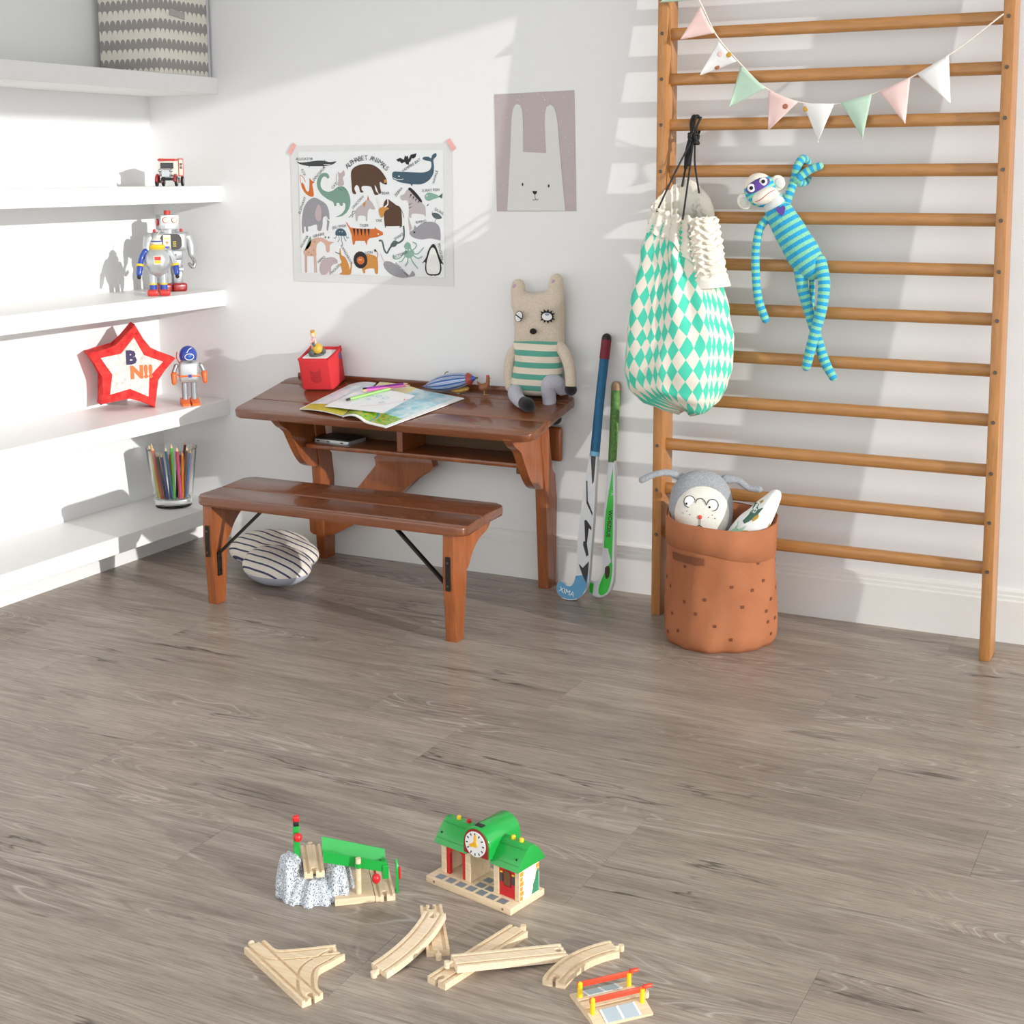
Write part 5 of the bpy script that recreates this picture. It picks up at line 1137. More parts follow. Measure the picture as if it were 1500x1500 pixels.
bm = B(); tube(bm, [(2.212, MY, 1.300), (2.222, MY+0.008, 1.335), (2.230, ky-0.036, 1.372), (2.238, ky-0.036, 1.412), (2.247, ky-0.006, 1.434), (2.253, ky+0.032, 1.410), (2.247, ky+0.026, 1.368), (2.232, ky-0.020, 1.366), (2.244, ky-0.046, 1.374), (2.262, ky-0.040, 1.392), (2.284, ky-0.034, 1.406), (2.303, ky-0.030, 1.412)], [0.0135, 0.0125, 0.0125, 0.0125, 0.0125, 0.0125, 0.0125, 0.0125, 0.0125, 0.0125, 0.0125, 0.0115], 14); obj('arm', bm, M_LIMB, MK, w=True, smooth='all')
HM = Matrix.Translation((2.136, MY-0.008, 1.343)) @ Matrix.Rotation(0.30, 4, 'Z') @ Matrix.Rotation(-0.50, 4, 'Y')
kh = N('monkey_head_sock'); z = kh.sep(kh.coord())   # placed below via uv: v = local height
bm = B(); ell(bm, (0, 0, 0), (0.046, 0.042, 0.052), nu=24, nv=18, m=HM)
uvl = bm.loops.layers.uv.verify(); HI = HM.inverted()
for f in bm.faces:
    for lp in f.loops: q = HI @ lp.vert.co; lp[uvl].uv = (0.5, q.z)
v = kh.sep(kh.coord('UV'))[1]; st = kh.math('LESS_THAN', kh.math('FRACT', kh.math('DIVIDE', kh.math('ADD', v, 1.0), 0.016)), 0.5)
kh.color(kh.mix(kh.math('GREATER_THAN', v, 0.026), kh.mix(st, BLU, GRN), rgb(238, 230, 216))); kh.set(0.95, 0, 0.15); kh.bump(kh.noise(kh.coord(), 300, 2), 0.2, 0.001)
hd = obj('head', bm, kh.m, MK, w=True, smooth='all')
bm = B(); ell(bm, (0, -0.020, 0.014), (0.0385, 0.0275, 0.0215), nu=22, nv=14, m=HM); obj('mask', bm, M_SPUR, hd, w=True, smooth='all')
bm = B(); ell(bm, (0.004, -0.031, -0.021), (0.0385, 0.030, 0.0235), rot=(0, 0.05, 0), nu=24, nv=16, m=HM); mz = obj('muzzle', bm, M_SCREAM, hd, w=True, smooth='all')
bm = B(); tube(bm, [HM @ Vector((0.004+0.0385*s, -0.031-0.0302*math.sqrt(max(0, 1-s*s-0.01)), -0.022+0.003*math.sin(s*3))) for s in (-0.82, -0.5, -0.2, 0.1, 0.4, 0.7, 0.85)], 0.0010, 6, 3); obj('mouth_stitch', bm, plain('red_thread', rgb(196, 60, 56), 0.8), mz, w=True, smooth='all')
for sx in (-1, 1):
    bm = B(); ell(bm, (sx*0.0195, -0.043, 0.018), (0.0122, 0.0045, 0.0122), nu=18, nv=10, m=HM); ey = obj('eye', bm, M_FELT, hd, w=True, smooth='all')
    bm = B(); ell(bm, (sx*0.0195, -0.0475, 0.018), (0.0058, 0.0018, 0.0058), nu=12, nv=8, m=HM); obj('pupil', bm, M_BFELT, hd, w=True, smooth='all')
    bm = B(); ell(bm, (sx*0.056, 0.002, -0.008), (0.021, 0.009, 0.025), nu=18, nv=12, m=HM)
    er = obj('ear', bm, M_SCREAM, hd, w=True, smooth='all')
    bm = B(); ell(bm, (sx*0.058, -0.0055, -0.009), (0.0125, 0.0035, 0.016), nu=14, nv=10, m=HM); obj('inner_ear', bm, knit('pale_ear', rgb(214, 212, 204), 300, 0.05), hd, w=True, smooth='all')

# ------------------------------------------------------------------ bunting
BT = thing('bunting', 'string of pastel triangular cloth flags draped along the wall bars', 'bunting', (2.2, -0.135, 1.6))
sp = [(1.79, 2.06), (1.86, 1.985), (1.921, 1.905), (1.977, 1.801), (2.056, 1.712), (2.134, 1.641), (2.236, 1.598), (2.344, 1.590), (2.451, 1.616), (2.56, 1.66), (2.68, 1.73), (2.80, 1.82)]
bm = B(); tube(bm, [(x, -0.137+(0.010 if i_ == 0 else 0.004 if i_ == 1 else 0), z) for i_, (x, z) in enumerate(sp)], 0.0022, 8); obj('string', bm, plain('cream_tape', rgb(236, 226, 212), 0.8), BT, w=True, smooth='all')
flags = [((1.921, 1.908), (1.868, 1.978), (1.800, 1.905), 'mint', []), ((1.927, 1.889), (1.972, 1.808), (1.868, 1.793), 'pink', []), ((1.984, 1.784), (2.043, 1.722), (1.932, 1.686), 'white', [(1.993, 1.745, 'pink'), (2.020, 1.742, 'ochre'), (1.982, 1.708, 'rust')]),
         ((2.056, 1.710), (2.134, 1.642), (2.024, 1.590), 'mint', []), ((2.143, 1.636), (2.233, 1.598), (2.144, 1.515), 'pink', [(2.196, 1.587, 'rust')]), ((2.247, 1.594), (2.341, 1.591), (2.298, 1.481), 'white', [(2.257, 1.578, 'ochre')]),
         ((2.359, 1.594), (2.449, 1.614), (2.429, 1.488), 'mint', []), ((2.470, 1.622), (2.556, 1.658), (2.548, 1.53), 'pink', []), ((2.575, 1.666), (2.66, 1.716), (2.67, 1.585), 'white', [])]
FC = {'mint': plain('mint_cotton', rgb(186, 212, 190), 0.9, var=0.04), 'pink': plain('pink_cotton', rgb(240, 206, 200), 0.9, var=0.03), 'white': plain('white_cotton', rgb(238, 236, 232), 0.9, var=0.02), 'ochre': plain('ochre_dot', rgb(206, 156, 60), 0.9), 'rust': plain('rust_dot', rgb(176, 112, 82), 0.9)}
def flag_y(u, v, ph): return -0.140-0.010*math.sin(PI*u)*(1-v)*0.6-0.008*math.sin(2.4*u+ph)*v-0.004*v
for fi, (a, b, c, col, dots) in enumerate(flags):
    bm = B(); n = 10; lay = []
    for off in (0.0, 0.0016):
        rw = []
        for j in range(n+1):
            v = j/n
            rw.append([bm.verts.new(((a[0]*(1-u)+b[0]*u)*(1-v)+c[0]*v, flag_y(u, v, fi)-off, (a[1]*(1-u)+b[1]*u)*(1-v)+c[1]*v)) for u in [i/n for i in range(n+1)]])
        lay.append(rw)
    for rw in lay:
        for j in range(n):
            for i in range(n): bm.faces.new((rw[j][i], rw[j][i+1], rw[j+1][i+1], rw[j+1][i]))
    for j in range(n):
        for i in (0, n): bm.faces.new((lay[0][j][i], lay[0][j+1][i], lay[1][j+1][i], lay[1][j][i]))
    for i in range(n): bm.faces.new((lay[0][0][i], lay[0][0][i+1], lay[1][0][i+1], lay[1][0][i]))
    bmesh.ops.remove_doubles(bm, verts=bm.verts, dist=1e-5)
    fo = obj('flag', bm, FC[col], BT, w=True, smooth='all')
    for (x, z, dc) in dots:
        best = min(((i/20, j/20) for i in range(21) for j in range(20)), key=lambda q: ((a[0]*(1-q[0])+b[0]*q[0])*(1-q[1])+c[0]*q[1]-x)**2+((a[1]*(1-q[0])+b[1]*q[0])*(1-q[1])+c[1]*q[1]-z)**2)
        bm = B(); ell(bm, (x, flag_y(best[0], best[1], fi)-0.0018, z), (0.0085, 0.0009, 0.0085), nu=14, nv=6); obj('dot', bm, FC[dc], fo, w=True, smooth='all')

# ------------------------------------------------------------------ hockey sticks leaning on the wall
def stick(name, label, y0, k, parts):
    t = thing(name, label, 'hockey stick', parts['base'], group='hockey sticks against the wall')
    Ms = Matrix.Translation((0, y0, 0)) @ Matrix.Rotation(-math.atan(k), 4, 'X') @ XZ
    return t, Ms
M_SWH = plain('scuffed_white_laminate', rgb(214, 216, 218), 0.35, var=0.05); M_SBK = plain('gloss_black', rgb(26, 26, 28), 0.3); M_SBL = plain('stick_blue', rgb(84, 150, 190), 0.35)
M_GRIP = plain('blue_grip_tape', rgb(22, 96, 136), 0.6, var=0.12, scale=50); M_SGR = plain('stick_green', rgb(28, 190, 44), 0.3, coat=0.3)
t, Ms = stick('hockey_stick', 'blue-gripped hockey stick with white, black and blue lower shaft', -0.185, 0.18, {'base': (1.53, -0.185, 0)})
out = [(p.x, p.y) for p in catmull([(x, z, 0) for x, z in ((1.553, 0.493), (1.546, 0.406), (1.537, 0.288), (1.534, 0.189), (1.538, 0.119), (1.535, 0.072), (1.525, 0.050), (1.508, 0.046), (1.487, 0.058), (1.474, 0.055), (1.468, 0.032), (1.480, 0.010), (1.507, 0.001), (1.537, 0.003), (1.564, 0.018), (1.582, 0.054), (1.584, 0.097), (1.584, 0.156), (1.585, 0.273), (1.583, 0.409), (1.581, 0.495))], 3)]
bm = B(); prism(bm, out, -0.010, 0.010, Ms, bev=0.007, seg=3); sh = obj('shaft', bm, M_SWH, t, w=True, smooth=True)
def decal(poly, mt, name, z=0.0102, sm=True, par=None):
    bm = B(); prism(bm, smooth2(poly, 3) if sm else poly, z-0.001, z+0.0004, Ms); return obj(name, bm, mt, par or sh, w=True)
hb = [(p[0]*0.94+1.527*0.06, p[1]*0.93+0.003) for p in out if p[1] < 0.10]
decal(hb, M_SBL, 'blue_head_print', sm=False)
decal([(1.558, 0.486), (1.577, 0.487), (1.576, 0.397), (1.571, 0.389)], M_SBK, 'black_wedge', sm=False); decal([(1.549, 0.398), (1.553, 0.399), (1.560, 0.333), (1.580, 0.296), (1.580, 0.286), (1.556, 0.325)], M_SBK, 'black_sweep', sm=False)
decal([(1.553, 0.268), (1.560, 0.270), (1.580, 0.248), (1.580, 0.238), (1.571, 0.244), (1.568, 0.193), (1.577, 0.156), (1.570, 0.150), (1.555, 0.187), (1.555, 0.199), (1.561, 0.200)], M_SBK, 'black_letter_shape', sm=False)
decal([(1.544, 0.124), (1.560, 0.112), (1.580, 0.136), (1.580, 0.097), (1.576, 0.064), (1.560, 0.090)], M_SBK, 'black_chevron', z=0.0108, sm=False)
bm = B(); text_bm(bm, 'XIMA', 0.024, Ms @ Matrix.Translation((1.509, 0.026, 0.0108)) @ Matrix.Rotation(-0.25, 4, 'Z')); obj('white_lettering', bm, M_WHITE, sh, w=True)
bm = B(); tube(bm, [Ms @ Vector((1.568, 0.490, 0)), Ms @ Vector((1.571, 0.65, 0)), Ms @ Vector((1.577, 0.812, 0))], [0.0158, 0.0150, 0.0152], 14, 8, False); obj('grip', bm, M_GRIP, t, w=True, smooth=True)
bm = B(); tube(bm, [Ms @ Vector((1.5765, 0.803, 0)), Ms @ Vector((1.579, 0.866, 0))], 0.0165, 14, 3, False); obj('maroon_band', bm, plain('maroon_tape', rgb(122, 36, 52), 0.7), t, w=True, smooth=True)
bm = B(); tube(bm, [Ms @ Vector((1.579, 0.858, 0)), Ms @ Vector((1.5792, 0.872, 0))], 0.0162, 14, 3, True); obj('end_cap', bm, M_BLACK, t, w=True, smooth='all')
bm = B(); tube(bm, [Ms @ Vector((1.567, 0.482, 0)), Ms @ Vector((1.568, 0.497, 0))], 0.0166, 14, 3, False); obj('pale_band', bm, plain('pale_blue_tape', rgb(120, 180, 210), 0.5), t, w=True, smooth=True)
t, Ms = stick('hockey_stick', 'shorter green and white hockey stick with olive-green grip', -0.128, 0.16, {'base': (1.6, -0.128, 0)})
out = [(p.x, p.y) for p in catmull([(x, z, 0) for x, z in ((1.600, 0.462), (1.601, 0.373), (1.598, 0.282), (1.602, 0.184), (1.606, 0.086), (1.599, 0.054), (1.582, 0.050), (1.563, 0.056), (1.559, 0.030), (1.570, 0.010), (1.594, 0.002), (1.621, 0.010), (1.643, 0.035), (1.649, 0.079), (1.644, 0.189), (1.635, 0.345), (1.626, 0.462))], 3)]
bm = B(); prism(bm, out, -0.010, 0.010, Ms, bev=0.007, seg=3); sh = obj('shaft', bm, M_SWH, t, w=True, smooth=True)
decal([(1.620, 0.44), (1.623, 0.40), (1.629, 0.34), (1.636, 0.22), (1.639, 0.12), (1.622, 0.17), (1.607, 0.17), (1.605, 0.27), (1.610, 0.34), (1.616, 0.40)], M_SGR, 'green_flash', sm=False); decal([(1.564, 0.052), (1.580, 0.048), (1.578, 0.012), (1.566, 0.020)], M_SGR, 'green_toe', sm=False); decal([(1.610, 0.075), (1.638, 0.130), (1.642, 0.080), (1.632, 0.030), (1.608, 0.012), (1.598, 0.030)], M_SGR, 'green_heel')
decal([(1.617, 0.105), (1.632, 0.112), (1.634, 0.08), (1.622, 0.07)], plain('brown_scuff', rgb(70, 56, 40), 0.8, var=0.4, scale=200), 'scuff', z=0.0110)
bm = B(); text_bm(bm, 'WOBZIIUS', 0.019, Ms @ Matrix.Translation((1.621, 0.252, 0.0112)) @ Matrix.Rotation(-PI/2-0.03, 4, 'Z'), bold=0.0004); obj('handwriting', bm, M_BLACK, sh, w=True)
bm = B(); text_bm(bm, 'TK', 0.016, Ms @ Matrix.Translation((1.626, 0.355, 0.0109)) @ Matrix.Rotation(-PI/2, 4, 'Z')); obj('pale_lettering', bm, M_SILVER, sh, w=True)
bm = B(); tube(bm, [Ms @ Vector((1.6125, 0.455, 0)), Ms @ Vector((1.611, 0.58, 0)), Ms @ Vector((1.6085, 0.700, 0))], [0.0138, 0.0150, 0.0158], 14, 8, False); obj('grip', bm, plain('olive_green_grip', rgb(86, 128, 62), 0.7, var=0.35, scale=120), t, w=True, smooth=True)
bm = B(); tube(bm, [Ms @ Vector((1.6085, 0.694, 0)), Ms @ Vector((1.608, 0.708, 0))], 0.0162, 14, 3, True); obj('end_cap', bm, plain('tan_cap', rgb(160, 130, 104), 0.7), t, w=True, smooth='all')

# ------------------------------------------------------------------ fabric basket with two soft toys
BX, BY, BRd = 2.092, -0.352, 0.164
BK = thing('fabric_basket', 'terracotta fabric storage basket with scattered brown squares and turned-down rim', 'basket', (BX, BY, 0))
kf = N('terracotta_canvas'); co = kf.coord(); nzz = kf.noise(co, 5, 3)
kf.color(kf.ramp(nzz, [(0.3, rgb(158, 98, 66)), (0.7, rgb(176, 113, 78))])); kf.set(0.85, 0, 0.2); kf.bump(kf.noise(co, 12, 4, 0.6), 0.35, 0.01)
M_TERRA = kf.m
def brad(th, z):
    w = 0.004*math.sin(3*th+1.2)+0.0035*math.sin(7*th+z*9)+0.003*math.sin(12*th-z*14)
    low = max(0, (0.05-z)/0.05); return BRd*(1-0.10*low*low)+w*(0.5+0.5*low)+0.004*math.sin(z*14+th*2)
def rim(th): return 0.383+0.012*math.cos(th-2.7)+0.004*math.sin(3*th)
bm = B(); nth, nz = 96, 26; R_ = []
for j in range(nz+1):
    R_.append([bm.verts.new((brad(th, rim(th)*j/nz)*math.cos(th), brad(th, rim(th)*j/nz)*math.sin(th), rim(th)*j/nz)) for th in [2*PI*k/nth for k in range(nth)]])
I_ = [[bm.verts.new(((brad(th, z_)-0.006)*math.cos(th), (brad(th, z_)-0.006)*math.sin(th), z_)) for th in [2*PI*k/nth for k in range(nth)] for z_ in [rim(th)*(1-jj/8*0.94)]] for jj in range(9)]
allr = R_+I_
for a, b in zip(allr, allr[1:]):
    for k in range(nth): bm.faces.new((a[k], a[(k+1) % nth], b[(k+1) % nth], b[k]))
bm.faces.new(R_[0][::-1]); bm.faces.new(I_[-1])
bs = obj('body', bm, M_TERRA, BK, smooth='all')
bm = B(); C_ = []
for off, zz in ((0.001, 'lo'), (0.0042, 'lo2'), (0.0045, 'mid'), (0.0042, 'hi'), (0.001, 'top')):
    row = []
    for th in [2*PI*k/nth for k in range(nth)]:
        zr = rim(th)+0.002; lo = zr-0.088-0.008*math.sin(th*2+2)
        z_ = {'lo': lo, 'lo2': lo+0.002, 'mid': (lo+zr)/2, 'hi': zr-0.002, 'top': zr}[zz]; r_ = brad(th, z_)+off
        row.append(bm.verts.new((r_*math.cos(th), r_*math.sin(th), z_)))
    C_.append(row)
for a, b in zip(C_, C_[1:]):
    for k in range(nth): bm.faces.new((a[k], a[(k+1) % nth], b[(k+1) % nth], b[k]))
obj('turned_rim', bm, M_TERRA, BK, smooth='all')
M_BSQ = plain('brown_square_print', rgb(112, 62, 38), 0.85)
def patch(th, z, w, h, off, name, mt, n=1):
    bm = B(); dth = w/BRd
    for i in range(n):
        a0 = th-dth/2+dth*i/n; a1 = a0+dth/n
        q = [(a0, z-h/2), (a1, z-h/2), (a1, z+h/2), (a0, z+h/2)]
        bm.faces.new([bm.verts.new(((brad(a, zz)+off)*math.cos(a), (brad(a, zz)+off)*math.sin(a), zz)) for a, zz in q])
    return obj(name, bm, mt, BK)
rs = random.Random(21); placed = []
while len(placed) < 34:
    th = rs.uniform(math.radians(-185), math.radians(30)); z = rs.uniform(0.03, 0.275)
    if any(abs(th-a)*BRd < 0.032 and abs(z-b) < 0.032 for a, b in placed): continue
    placed.append((th, z)); patch(th, z, 0.0095, 0.0095, 0.0016, 'printed_square', M_BSQ)
patch(math.radians(-108), 0.281, 0.115, 0.022, 0.0055, 'handle_strap', plain('brown_strap', rgb(116, 64, 36), 0.8), 14)

M_DGREY = knit('grey_melange_knit', rgb(158, 160, 164), 240, 0.16); M_DFACE = knit('oat_knit', rgb(226, 222, 210), 300, 0.06)
DG = thing('dog_plush', 'grey knitted plush with pale face and drawn spectacles peeking from the basket', 'soft toy', (2.035, -0.35, 0.25))
Mg = Matrix.Translation((2.026, -0.350, 0.404)) @ Matrix.Rotation(0.30, 4, 'Z') @ Matrix.Rotation(-0.12, 4, 'X')
def gl(p): return tuple(Mg @ Vector(p))
bm = B(); ell(bm, (0, 0, -0.01), (0.096, 0.062, 0.118), nu=32, nv=22, m=Mg, sq=0.86); hd = obj('head', bm, M_DGREY, DG, w=True, smooth='all')
bm = B(); ell(bm, (0.004, -0.031, -0.018), (0.082, 0.0495, 0.090), nu=32, nv=20, m=Mg, sq=0.95); fc = obj('face', bm, M_DFACE, DG, w=True, smooth='all')
def fy(x, z):   # surface of the face disc
    return -0.031-0.0495*math.sqrt(max(0.02, 1-(abs(x-0.004)/0.082)**2.1-(abs(z+0.018)/0.090)**2.1))-0.0016
for pts in ([(-0.06, 0.01, 0.085), (-0.10, 0.0, 0.098), (-0.14, -0.005, 0.092), (-0.178, -0.005, 0.074)], [(0.07, 0.02, 0.082), (0.11, 0.02, 0.078), (0.14, 0.015, 0.058), (0.172, 0.01, 0.055)]):
    bm = B(); tube(bm, [gl(p) for p in pts], [0.014, 0.0105, 0.010, 0.0105], 12, 6, True, 0.8); obj('ear', bm, M_DGREY, DG, w=True, smooth='all')
M_LINE = plain('black_thread', rgb(34, 33, 36), 0.8)
for sx, z0 in ((-0.031, 0.020), (0.037, 0.012)):
    bm = B(); ell(bm, (sx, fy(sx, z0)+0.001, z0), (0.0165, 0.003, 0.0172), nu=20, nv=8, m=Mg); ey = obj('eye', bm, M_FELT, fc, w=True, smooth='all')
    bm = B(); tube(bm, [gl((sx+0.0168*math.cos(a), fy(sx, z0)-0.0005, z0+0.0175*math.sin(a))) for a in [2*PI*i/20 for i in range(21)]], 0.0011, 6, 1, False); obj('spectacle_rim', bm, M_LINE, fc, w=True, smooth='all')
    bm = B(); ell(bm, (sx-0.009, fy(sx, z0)-0.002, z0-0.006), (0.0032, 0.0015, 0.0034), nu=10, nv=6, m=Mg); obj('pupil', bm, M_BFELT, fc, w=True, smooth='all')
bm = B(); tube(bm, [gl((x, fy(x, z)-0.001, z)) for x, z in ((-0.014, 0.018), (-0.008, 0.028), (0.002, 0.031), (0.012, 0.026), (0.020, 0.012))], 0.0011, 6, 4); obj('spectacle_bridge', bm, M_LINE, fc, w=True, smooth='all')
bm = B(); ell(bm, (0.001, fy(0.001, -0.024), -0.024), (0.0062, 0.0028, 0.0062), nu=12, nv=8, m=Mg); obj('nose', bm, plain('red_felt', rgb(226, 78, 62), 0.9), fc, w=True, smooth='all')
bm = B(); tube(bm, [gl((0.001, fy(0.001, z)-0.0005, z)) for z in (-0.029, -0.040, -0.050)], 0.0010, 6, 3); tube(bm, [gl((x, fy(x, z)-0.0005, z)) for x, z in ((-0.009, -0.053), (0.001, -0.049), (0.010, -0.056))], 0.0010, 6, 3); obj('mouth_stitch', bm, M_LINE, fc, w=True, smooth='all')
for x, z in ((-0.038, -0.008), (-0.029, -0.018), (-0.05, -0.015), (0.026, -0.024), (0.037, -0.017), (0.045, -0.027)):
    bm = B(); ell(bm, (x, fy(x, z)+0.0004, z), (0.0014, 0.0012, 0.0014), nu=8, nv=6, m=Mg); obj('freckle', bm, M_LINE, fc, w=True)

CR = thing('printed_cushion_toy', 'white pointed cushion toy printed with green and ochre shapes in the basket', 'soft toy', (2.2, -0.35, 0.25))
Mc = Matrix.Translation((2.204, -0.372, 0.398)) @ Matrix.Rotation(0.26, 4, 'Z') @ XZ
def cpt(X, Y): return ((X-1140)*0.0002395, -(Y-600)*0.00024)
outl = smooth2([cpt(*p) for p in ((1385, 265), (1432, 290), (1440, 370), (1400, 500), (1350, 640), (1290, 760), (1200, 900), (1120, 1000), (900, 1010), (745, 930), (790, 830), (860, 720), (950, 610), (1060, 520), (1150, 430), (1260, 340), (1330, 280))], 4)
cc = cpt(1090, 720)
bm = B(); pillow(bm, outl, 0.045, Mc, 8, p=2.3, c=cc); cu = obj('cushion', bm, knit('white_cotton_print', rgb(236, 236, 234), 300, 0.03), CR, w=True, smooth='all')
kk_ = len(outl)
def chgt(px, py):   # height of the cushion face above its plane
    a = math.atan2(py-cc[1], px-cc[0]); r = math.hypot(px-cc[0], py-cc[1]); best = None
    for (x0, y0), (x1, y1) in zip(outl, outl[1:]+outl[:1]):
        d0, d1 = (x0-cc[0], y0-cc[1]), (x1-cc[0], y1-cc[1])
        den = (d1[0]-d0[0])*math.sin(a)-(d1[1]-d0[1])*math.cos(a)
        if abs(den) < 1e-9: continue
        s = (d0[1]*math.cos(a)-d0[0]*math.sin(a))/den
        if 0 <= s <= 1:
            R = math.hypot(d0[0]+(d1[0]-d0[0])*s, d0[1]+(d1[1]-d0[1])*s)
            if (d0[0]+(d1[0]-d0[0])*s)*math.cos(a)+(d0[1]+(d1[1]-d0[1])*s)*math.sin(a) > 0: best = R
    s = min(1.0, r/best) if best else 0.0
    return 0.045*(1-s**2.3)**(1/2.3)
def cprint(poly, mt, name, lift=0.0008, sm=False):
    P = [cpt(*p) for p in poly]; P = smooth2(P, 3) if sm else P
    mx = (sum(p[0] for p in P)/len(P), sum(p[1] for p in P)/len(P)); bm = B(); rings = []
    for s in (1.0, 0.66, 0.33): rings.append([bm.verts.new(Mc @ Vector((mx[0]+(p[0]-mx[0])*s, mx[1]+(p[1]-mx[1])*s, chgt(mx[0]+(p[0]-mx[0])*s, mx[1]+(p[1]-mx[1])*s)+lift))) for p in P])
    ct = bm.verts.new(Mc @ Vector((mx[0], mx[1], chgt(*mx)+lift))); n_ = len(P)
    for a, b in zip(rings, rings[1:]):
        for i in range(n_): bm.faces.new((a[i], a[(i+1) % n_], b[(i+1) % n_], b[i]))
    for i in range(n_): bm.faces.new((rings[-1][i], rings[-1][(i+1) % n_], ct))
    obj(name, bm, mt, cu, w=True, smooth='all')
GD, GM, OC = plain('dark_green_print', rgb(70, 106, 90), 0.9), plain('mint_print', rgb(164, 208, 176), 0.9), plain('ochre_print', rgb(184, 146, 58), 0.9)
cprint([(1130, 430), (1180, 430), (1232, 465), (1150, 570), (1060, 640), (1010, 668), (985, 640), (1060, 560)], GD, 'green_band'); cprint([(1140, 470), (1166, 488), (1130, 535), (1104, 528)], M_FELT, 'printed_eye', 0.0014); cprint([(1138, 490), (1150, 497), (1130, 522), (1120, 515)], GD, 'printed_pupil', 0.002)
cprint([(940, 650), (1035, 690), (960, 790), (880, 880), (790, 960), (760, 880), (840, 760)], GM, 'mint_patch'); cprint([(1145, 560), (1180, 545), (1170, 590), (1110, 630), (1105, 600)], OC, 'ochre_fleck', sm=True)
cprint([(960, 770), (1030, 745), (1098, 770), (1060, 830), (1000, 870), (950, 830)], OC, 'ochre_leaf', sm=True); cprint([(990, 790), (1030, 775), (1065, 785), (1040, 825), (1000, 840), (980, 815)], GD, 'leaf_centre', 0.0014, sm=True)
cprint([(1180, 410), (1235, 375), (1225, 400), (1195, 425)], OC, 'ochre_tip'); cprint([(1290, 700), (1320, 650), (1325, 700), (1290, 740)], OC, 'ochre_spot'); cprint([(900, 880), (950, 850), (1010, 880), (960, 930), (890, 930)], GD, 'green_patch')

# ------------------------------------------------------------------ striped cushion on the floor under the bench
kc = N('striped_cushion_cotton'); xyz = kc.sep(kc.coord())
w_ = kc.math('ADD', kc.math('ADD', kc.math('MULTIPLY', xyz[1], 0.92), kc.math('MULTIPLY', xyz[0], 0.22)), kc.math('MULTIPLY', xyz[2], 0.95)); w_ = kc.math('ADD', w_, kc.math('MULTIPLY', kc.noise(kc.coord(), 7, 1), 0.03))
st = kc.math('LESS_THAN', kc.math('FRACT', kc.math('DIVIDE', kc.math('ADD', w_, 3.0), 0.034)), 0.24)
top = kc.math('GREATER_THAN', xyz[2], 0.052)
kc.color(kc.mix(top, rgb(176, 178, 190), kc.mix(st, rgb(232, 224, 212), rgb(72, 76, 104)))); kc.set(0.85, 0, 0.2); kc.bump(kc.noise(kc.coord(), 10, 3), 0.25, 0.01)
CU = thing('floor_cushion', 'plump heart-shaped cushion, striped navy on cream with grey underside, under bench', 'cushion', (0.47, -0.36, -0.0045))
bm = B(); ell(bm, (-0.085, 0.07, 0.075), (0.15, 0.125, 0.066), rot=(0, 0, 0.3), nu=28, nv=18); ell(bm, (0.055, -0.085, 0.068), (0.135, 0.105, 0.064), rot=(0.05, 0.05, -0.2), nu=28, nv=18); ell(bm, (-0.015, 0.04, 0.068), (0.14, 0.12, 0.060), nu=28, nv=18)
o = obj('body', bm, kc.m, CU); remesh_smooth(o, 0.007, 5); o.data.materials.clear(); o.data.materials.append(kc.m)
# ------------------------------------------------------------------ wooden train set on the floor
M_BEECH = wood('beech_toy_wood', rgb(228, 200, 162), rgb(246, 224, 192), 'X', 10, 0.5, contrast=(0.2, 0.85))
M_BEECH2 = wood('pale_beech_wood', rgb(234, 208, 174), rgb(248, 228, 200), 'X', 10, 0.5, contrast=(0.2, 0.85))
M_PLGRN = plain('glossy_green_plastic', rgb(24, 158, 62), 0.22, var=0.02, coat=0.3); M_PLRED = plain('red_plastic', rgb(204, 34, 40), 0.3, var=0.03); M_PLYEL = plain('yellow_plastic', rgb(246, 206, 40), 0.3, var=0.02)
TW, TH_ = 0.042, 0.0125
def side_pts(path, off):
    out = []
    for i, p in enumerate(path):
        t = (path[min(i+1, len(path)-1)]-path[max(i-1, 0)]).normalized(); out.append((p.x-t.y*off, p.y+t.x*off))
    return out
def groove_cut(bm, path, off, wd=0.0062, zt=0.0125, depth=0.0036, z0=None):
    lo = zt-depth; ext = [path[0]+(path[0]-path[1]).normalized()*0.01]+list(path)+[path[-1]+(path[-1]-path[-2]).normalized()*0.01]
    L_, R_ = side_pts(ext, off+wd/2), side_pts(ext, off-wd/2)
    prism(bm, L_+R_[::-1], lo, zt+0.006)
